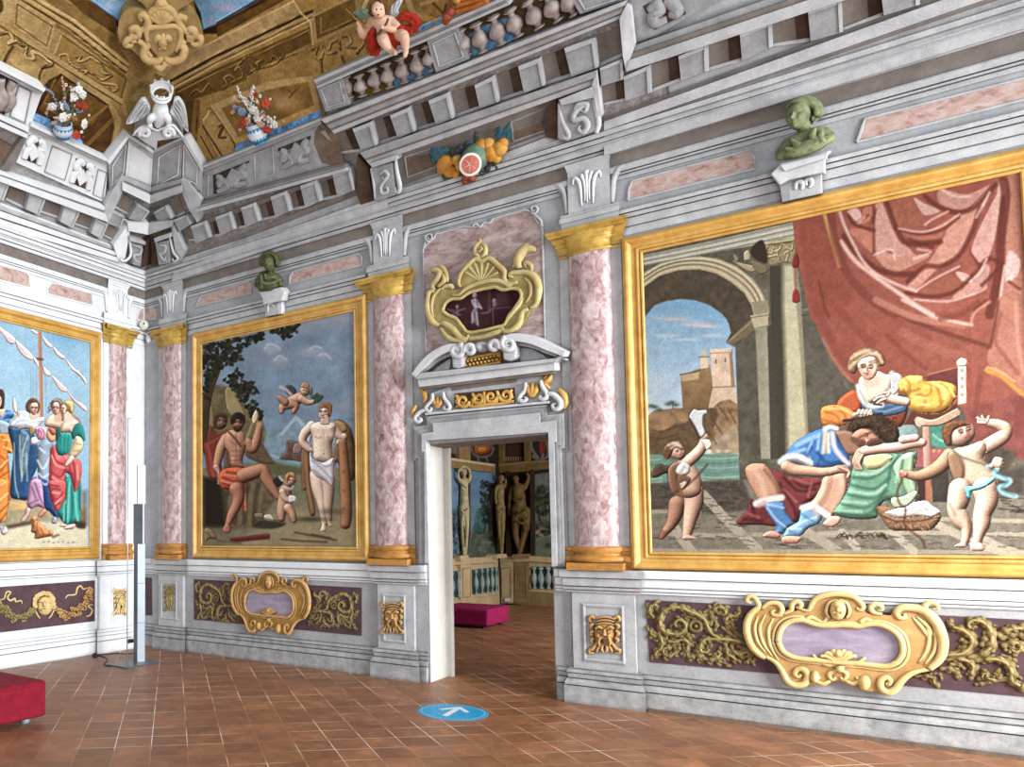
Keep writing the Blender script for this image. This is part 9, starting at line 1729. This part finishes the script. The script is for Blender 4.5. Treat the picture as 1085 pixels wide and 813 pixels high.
# ------------------------------------------------------------------ the painted room beyond the doorway
X=lambda p:cv(465,455,5.607,p);Y=lambda p:cv(465,570,5.607,p)
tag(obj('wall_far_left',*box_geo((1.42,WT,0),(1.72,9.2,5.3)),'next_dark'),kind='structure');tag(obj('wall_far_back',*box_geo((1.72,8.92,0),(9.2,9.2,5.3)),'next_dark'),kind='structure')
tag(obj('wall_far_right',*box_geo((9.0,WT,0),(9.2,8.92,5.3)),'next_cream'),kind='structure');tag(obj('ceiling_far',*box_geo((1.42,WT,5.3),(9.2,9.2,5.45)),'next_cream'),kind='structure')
def far_paint(w,s0,s1,name,label,fn):
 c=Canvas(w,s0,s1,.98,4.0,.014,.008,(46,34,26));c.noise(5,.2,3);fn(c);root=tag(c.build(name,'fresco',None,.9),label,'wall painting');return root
def fl_(c):
 c.poly(X([(55,225),(335,258),(335,770),(60,790)]),(104,140,172),1,k=1,grad=((126,158,178),(0,1)),nz=.12,nsc=6);c.poly(X([(120,225),(188,235),(186,790),(124,790)]),(62,44,30),1,k=1)
 c.poly(X([(60,470),(100,480),(125,520),(125,790),(60,790)]),(98,124,142),2,k=1,nz=.3,nsc=3);c.scatter(X([(60,480),(122,520),(122,760),(60,760)]),70,.8,[(44,54,58),(150,170,180),(74,96,100)],2.5,0,2,.8,3)
 for x,y,rx,ry,col in ((250,330,40,30,(140,168,190)),(220,440,40,30,(130,158,178)),(90,350,30,30,(150,172,190)),(215,380,30,40,(92,124,156))):q=X([(x,y)])[0];c.blob(q[0],q[1],rx/5.6,ry/5.6,col,.6)
 c.poly(X([(185,640),(230,560),(280,590),(335,560),(335,770),(185,780)]),(86,100,84),1.5,2,nz=.3,nsc=3);c.poly(X([(215,600),(225,490),(255,480),(280,540),(270,620)]),(70,108,104),1,3,nz=.3,nsc=3)
 c.scatter(X([(250,300),(320,320),(330,560),(270,560),(248,450)]),130,1.0,[(30,40,32),(50,60,42),(24,28,24)],2.2,0,2,.85,4);c.poly(X([(300,400),(325,380),(332,660),(300,660)]),(48,42,34),1.5,2);c.scatter(X([(190,620),(330,600),(330,740),(190,760)]),60,.8,[(120,130,112),(60,70,56),(150,120,100)],2.5,0,1,.7,6)
 c.poly(X([(55,90),(335,100),(335,210),(55,170)]),(48,34,28),1,k=1);c.poly(X([(215,100),(300,95),(306,140),(225,152)]),(168,84,44),1,3);c.poly(X([(235,110),(285,108),(282,135),(240,138)]),(206,140,62),.8,2)
 for q in ([(195,110),(210,150),(260,165),(310,150),(325,110)],[(200,90),(215,100)],[(310,95),(322,120)],[(230,170),(240,190)],[(280,165),(290,190)]):c.stroke(X(q),1.0,(120,130,134),.8)
 for x in (65,80,95,108):c.stroke(X([(x,95),(x+6,140)]),1.3,[(104,124,142),(150,150,140)][x % 2],.8)
 c.poly(X([(128,95),(185,95),(180,160),(130,150)]),(170,146,92),1,2,nz=.3,nsc=2)
def fr_(c):
 c.poly(X([(560,270),(655,255),(665,760),(565,755)]),(124,128,126),1,k=1,grad=((104,122,110),(0,1)),nz=.15,nsc=5);c.scatter(X([(570,380),(600,330),(650,360),(655,520),(600,520),(565,480)]),120,1.0,[(34,40,28),(56,60,40),(84,84,56)],2.2,0,2,.85,5);c.stroke(X([(590,480),(600,560),(590,640)]),1,(50,42,30),.9)
 c.poly(X([(565,560),(620,540),(660,560),(662,620),(570,630)]),(86,82,70),1.2,2,nz=.35,nsc=3);c.scatter(X([(570,580),(660,570),(660,640),(575,650)]),24,1.2,[(190,184,164),(130,120,96),(40,38,34)],2.5,0,1,.8,6);c.poly(X([(565,660),(665,640),(668,760),(565,760)]),(120,130,108),1.5,2,nz=.2);c.blob(*X([(650,690)])[0],4,3,(40,50,38),.8)
 c.poly(X([(395,255),(560,240),(560,790),(395,790)]),(40,28,22),1,k=1,nz=.2)
 c.poly(X([(345,100),(650,50),(655,200),(345,220)]),(56,40,30),1,k=1);c.poly(X([(400,100),(500,85),(505,150),(410,160)]),(74,52,36),1,k=1)
 for x in range(355,510,15):c.limb([(*X([(x,170)])[0],1.2),(*X([(x,190)])[0],1.0)],(150,126,84),k=1)
 c.poly(X([(600,60),(640,70),(635,140),(600,150)]),(150,60,46),1.2,3,nz=.2)
 for q in ([(545,90),(560,130),(590,170)],[(560,160),(600,190),(620,150)],[(640,60),(650,150),(620,180)],[(540,110),(550,80)]):c.stroke(X(q),1.4,(140,146,142),.85)
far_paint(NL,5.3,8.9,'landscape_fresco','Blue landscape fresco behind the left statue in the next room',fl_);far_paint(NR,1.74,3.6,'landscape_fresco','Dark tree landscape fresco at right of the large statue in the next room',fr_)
# cornice of that room
tag(cs('trim_18','next_tan',NL,X([(50,172),(335,214),(335,258),(50,224)]),.10,None),kind='structure');cs('fillet','next_cream',NL,X([(50,166),(335,208),(335,222),(50,182)]),.14,bpy.data.objects['trim_18'])
tag(cs('trim_19','next_ochre',NR,X([(338,214),(520,200),(700,190),(700,230),(520,250),(340,262)]),.08,None),kind='structure');cs('fillet','next_tan',NR,X([(338,206),(520,190),(700,180),(700,192),(520,204),(338,222)]),.12,bpy.data.objects['trim_19'])
for q,m in (([(350,90),(385,85),(385,205),(350,212)],'next_ochre'),([(505,70),(540,66),(540,190),(508,196)],'next_ochre')):cs('attic_pier',m,NR,X(q),.10,bpy.data.objects['trim_19'])
cs('attic_pier','next_tan',NL,X([(120,95),(190,100),(188,190),(122,180)]),.08,bpy.data.objects['trim_18'])
# dado with turned balusters
def far_dado(name,label,w,face,rail,base,openings,bals,piers):
 root=thing(name,label,'balustrade',w.P(*w.W(*face[-1]),0));cs('face','next_cream',w,face,.05,root)
 cs('rail','next_cream',w,rail,.14,root,0,.015);cs('base_moulding','next_tan' if w is NR else 'next_cream',w,base,.10,root,0,.01)
 for q in openings:cs('opening','next_teal',w,q,.056,root)
 for x,y0,y1,r in bals:
  A=w.P(*w.W(*Y([(x,y0)])[0],.08),.08);B=w.P(*w.W(*Y([(x,y1)])[0],.08),.08);L=B[2]-A[2];R=r/5.607*np.linalg.norm(A[:2]-CAM_P[:2])/FPX
  V,F=lathe_geo([(a*R,t*L) for a,t in BPR[::1]],A,0,2*math.pi,12);obj('baluster',V,F,'next_green',root,True)
 for q,m in piers:
  p=cs('pier',m,w,q,.12,root,0,.01);a,b,c,d=q[:4];k=[lerp(v,lerp(a,c,.5),.3) for v in q[:4]];mb=MB();strand(mb,w,k+[k[0]],.012,.12,1,1,6);mb.build('panel_border','next_tan',p)
far_dado('balustrade','Cream painted balustrade along the left wall of the next room',NL,Y([(40,150),(352,140),(362,395),(40,420)]),Y([(40,128),(352,110),(352,146),(40,168)]),Y([(40,375),(360,342),(362,396),(40,420)]),[Y([(66,200),(130,194),(131,350),(70,358)]),Y([(195,190),(352,174),(352,318),(200,338)])],
[(82,354,202,15),(118,350,198,15),(222,336,190,15),(258,331,186,15),(290,327,182,14),(318,324,179,13),(342,321,176,12)],[(Y([(130,150),(196,140),(196,385),(132,395)]),'next_cream')])
far_dado('balustrade','Shaded tan balustrade on the back wall of the next room',NR,Y([(350,130),(700,130),(710,420),(362,390)]),Y([(352,108),(540,108),(700,118),(700,152),(540,142),(352,146)]),Y([(362,335),(540,318),(700,330),(705,420),(362,390)]),[Y([(545,172),(690,172),(690,305),(550,300)])],
[(568,302,174,18),(608,303,174,20),(652,304,174,20),(690,305,174,18)],[(Y([(358,145),(440,138),(440,388),(364,390)]),'next_cream'),(Y([(440,138),(530,138),(536,392),(440,390)]),'next_tan')])
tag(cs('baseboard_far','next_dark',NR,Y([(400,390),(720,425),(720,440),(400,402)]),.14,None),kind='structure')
tag(slab('electrical_box','white_plastic',NR,Y([(390,362),(415,362),(415,378),(390,378)]),.16),'Tiny pale box at the foot of the far corner pier in the next room','socket')
# painted statues standing on the dado
mottled('statue_light',(150,136,94),(206,196,156),12,.7,.3,fine=.3);mottled('statue_olive',(104,86,48),(152,132,84),12,.7,.3,fine=.3);mottled('statue_dark',(82,62,30),(124,100,56),12,.7,.3,fine=.3)
def statue(label,w,mat,h,head,hr,fwd,limbs,folds,block):
 root=thing('statue',label,'statue',w.P(*w.W(*X([block[-1]])[0]),0));S=lambda x,y,d=0:w.P(*w.W(*X([(x,y)])[0],h+d),h+d);pm=np.linalg.norm(S(head[0],head[1])-CAM_P)/FPX/5.607;mb=MB()
 mb.add(*head_geo(S(head[0],head[1],.06),hr*pm,fwd,ez))
 for L in limbs:limb3(mb,[(S(p[0],p[1],p[3] if len(p) > 3 else 0),p[2]*pm) for p in L])
 sculpt('body',mb,mat,root,.018,3)
 mb=MB()
 for p in folds:mb.add(*tube_geo(catmull([S(x,y,d) for x,y,d in p],5),[.008,.026,.026,.008],None,1,8))
 mb.build('drapery_fold',mat,root,True);cs('block','next_cream' if w is NL else 'next_tan',w,X(block),.24,root)
nf=unit((1,-.35,-.1));nb=unit((.3,-1,-.15))
statue('Pale caryatid statue with raised arms at the left of the next room',NL,'statue_light',.10,(149,256),22,nf,[[(150,275,10),(150,300,12)],[(128,312,12),(150,308,20),(172,312,12)],[(150,310,24),(150,370,23),(150,430,26),(150,480,28)],[(128,312,12),(114,280,10),(120,240,9),(148,220,8)],[(172,312,12),(186,285,10),(178,240,9),(152,220,8)],[(142,470,24),(145,560,20),(146,650,16),(148,735,9),(144,752,9,.06)],[(160,470,22),(162,560,18),(160,650,15),(160,735,9),(162,752,9,.06)]],
[[(130,470,.1),(150,500,.14),(172,470,.1)],[(140,500,.1),(138,600,.1),(146,700,.06)],[(158,500,.12),(166,600,.1),(160,700,.06)],[(134,340,.1),(150,360,.12),(168,340,.1)]],[(128,752),(176,748),(182,775),(126,780)])
statue('Slender olive statue beside the dark corner column in the next room',NL,'statue_olive',.16,(370,292),22,nf,[[(368,310,10),(366,335,12)],[(344,345,12),(366,340,20),(388,340,12)],[(366,345,24),(364,410,22),(364,470,25)],[(344,345,12),(336,390,9),(340,440,8)],[(388,340,11),(394,320,9),(396,300,8)],[(358,465,22),(360,560,18),(366,660,13),(372,738,8)],[(372,465,22),(376,560,17),(374,660,13),(376,738,8)]],
[[(345,470,.1),(365,490,.14),(385,470,.1)],[(356,500,.1),(358,600,.1),(368,700,.06)],[(374,500,.1),(378,600,.1),(374,700,.06)]],[(345,745),(402,740),(405,762),(342,768)])
statue('Large shadowed ochre statue with one arm raised on the far wall',NR,'statue_dark',.12,(456,298),24,nb,[[(460,315,13),(468,340,16)],[(436,352,15),(470,346,26),(508,346,16)],[(470,352,32),(476,400,34),(482,460,34),(486,505,36)],[(436,352,15),(424,400,13),(418,450,11),(420,510,9)],[(508,346,15),(524,318,12),(532,285,10),(524,262,9)],[(462,470,30),(458,540,28),(454,600,20),(462,660,16),(478,725,10),(474,742,9,.06)],[(508,490,34),(516,560,24),(506,630,17),(492,690,13),(486,730,9),(482,744,9,.06)]],
[[(430,410,.14),(470,430,.2),(516,400,.14)],[(440,470,.16),(490,500,.22),(534,470,.14)],[(446,540,.2),(500,560,.22),(536,520,.14)],[(470,500,.2),(450,580,.18),(446,600,.12)],[(500,520,.22),(530,580,.18),(520,620,.12)]],[(435,745),(528,740),(532,765),(432,770)])
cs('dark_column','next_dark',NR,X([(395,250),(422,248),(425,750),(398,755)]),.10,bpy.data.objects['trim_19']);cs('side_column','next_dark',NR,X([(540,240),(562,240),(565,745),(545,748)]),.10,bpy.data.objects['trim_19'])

tag(slab('trim_20','next_tan',NR,None,.05,None,0,1,0,None,rect(2.95,9.0,0,.92)),kind='structure');tag(slab('trim_21','next_tan',NR,None,.14,None,0,1,.015,None,rect(2.95,9.0,.90,1.0)),kind='structure')
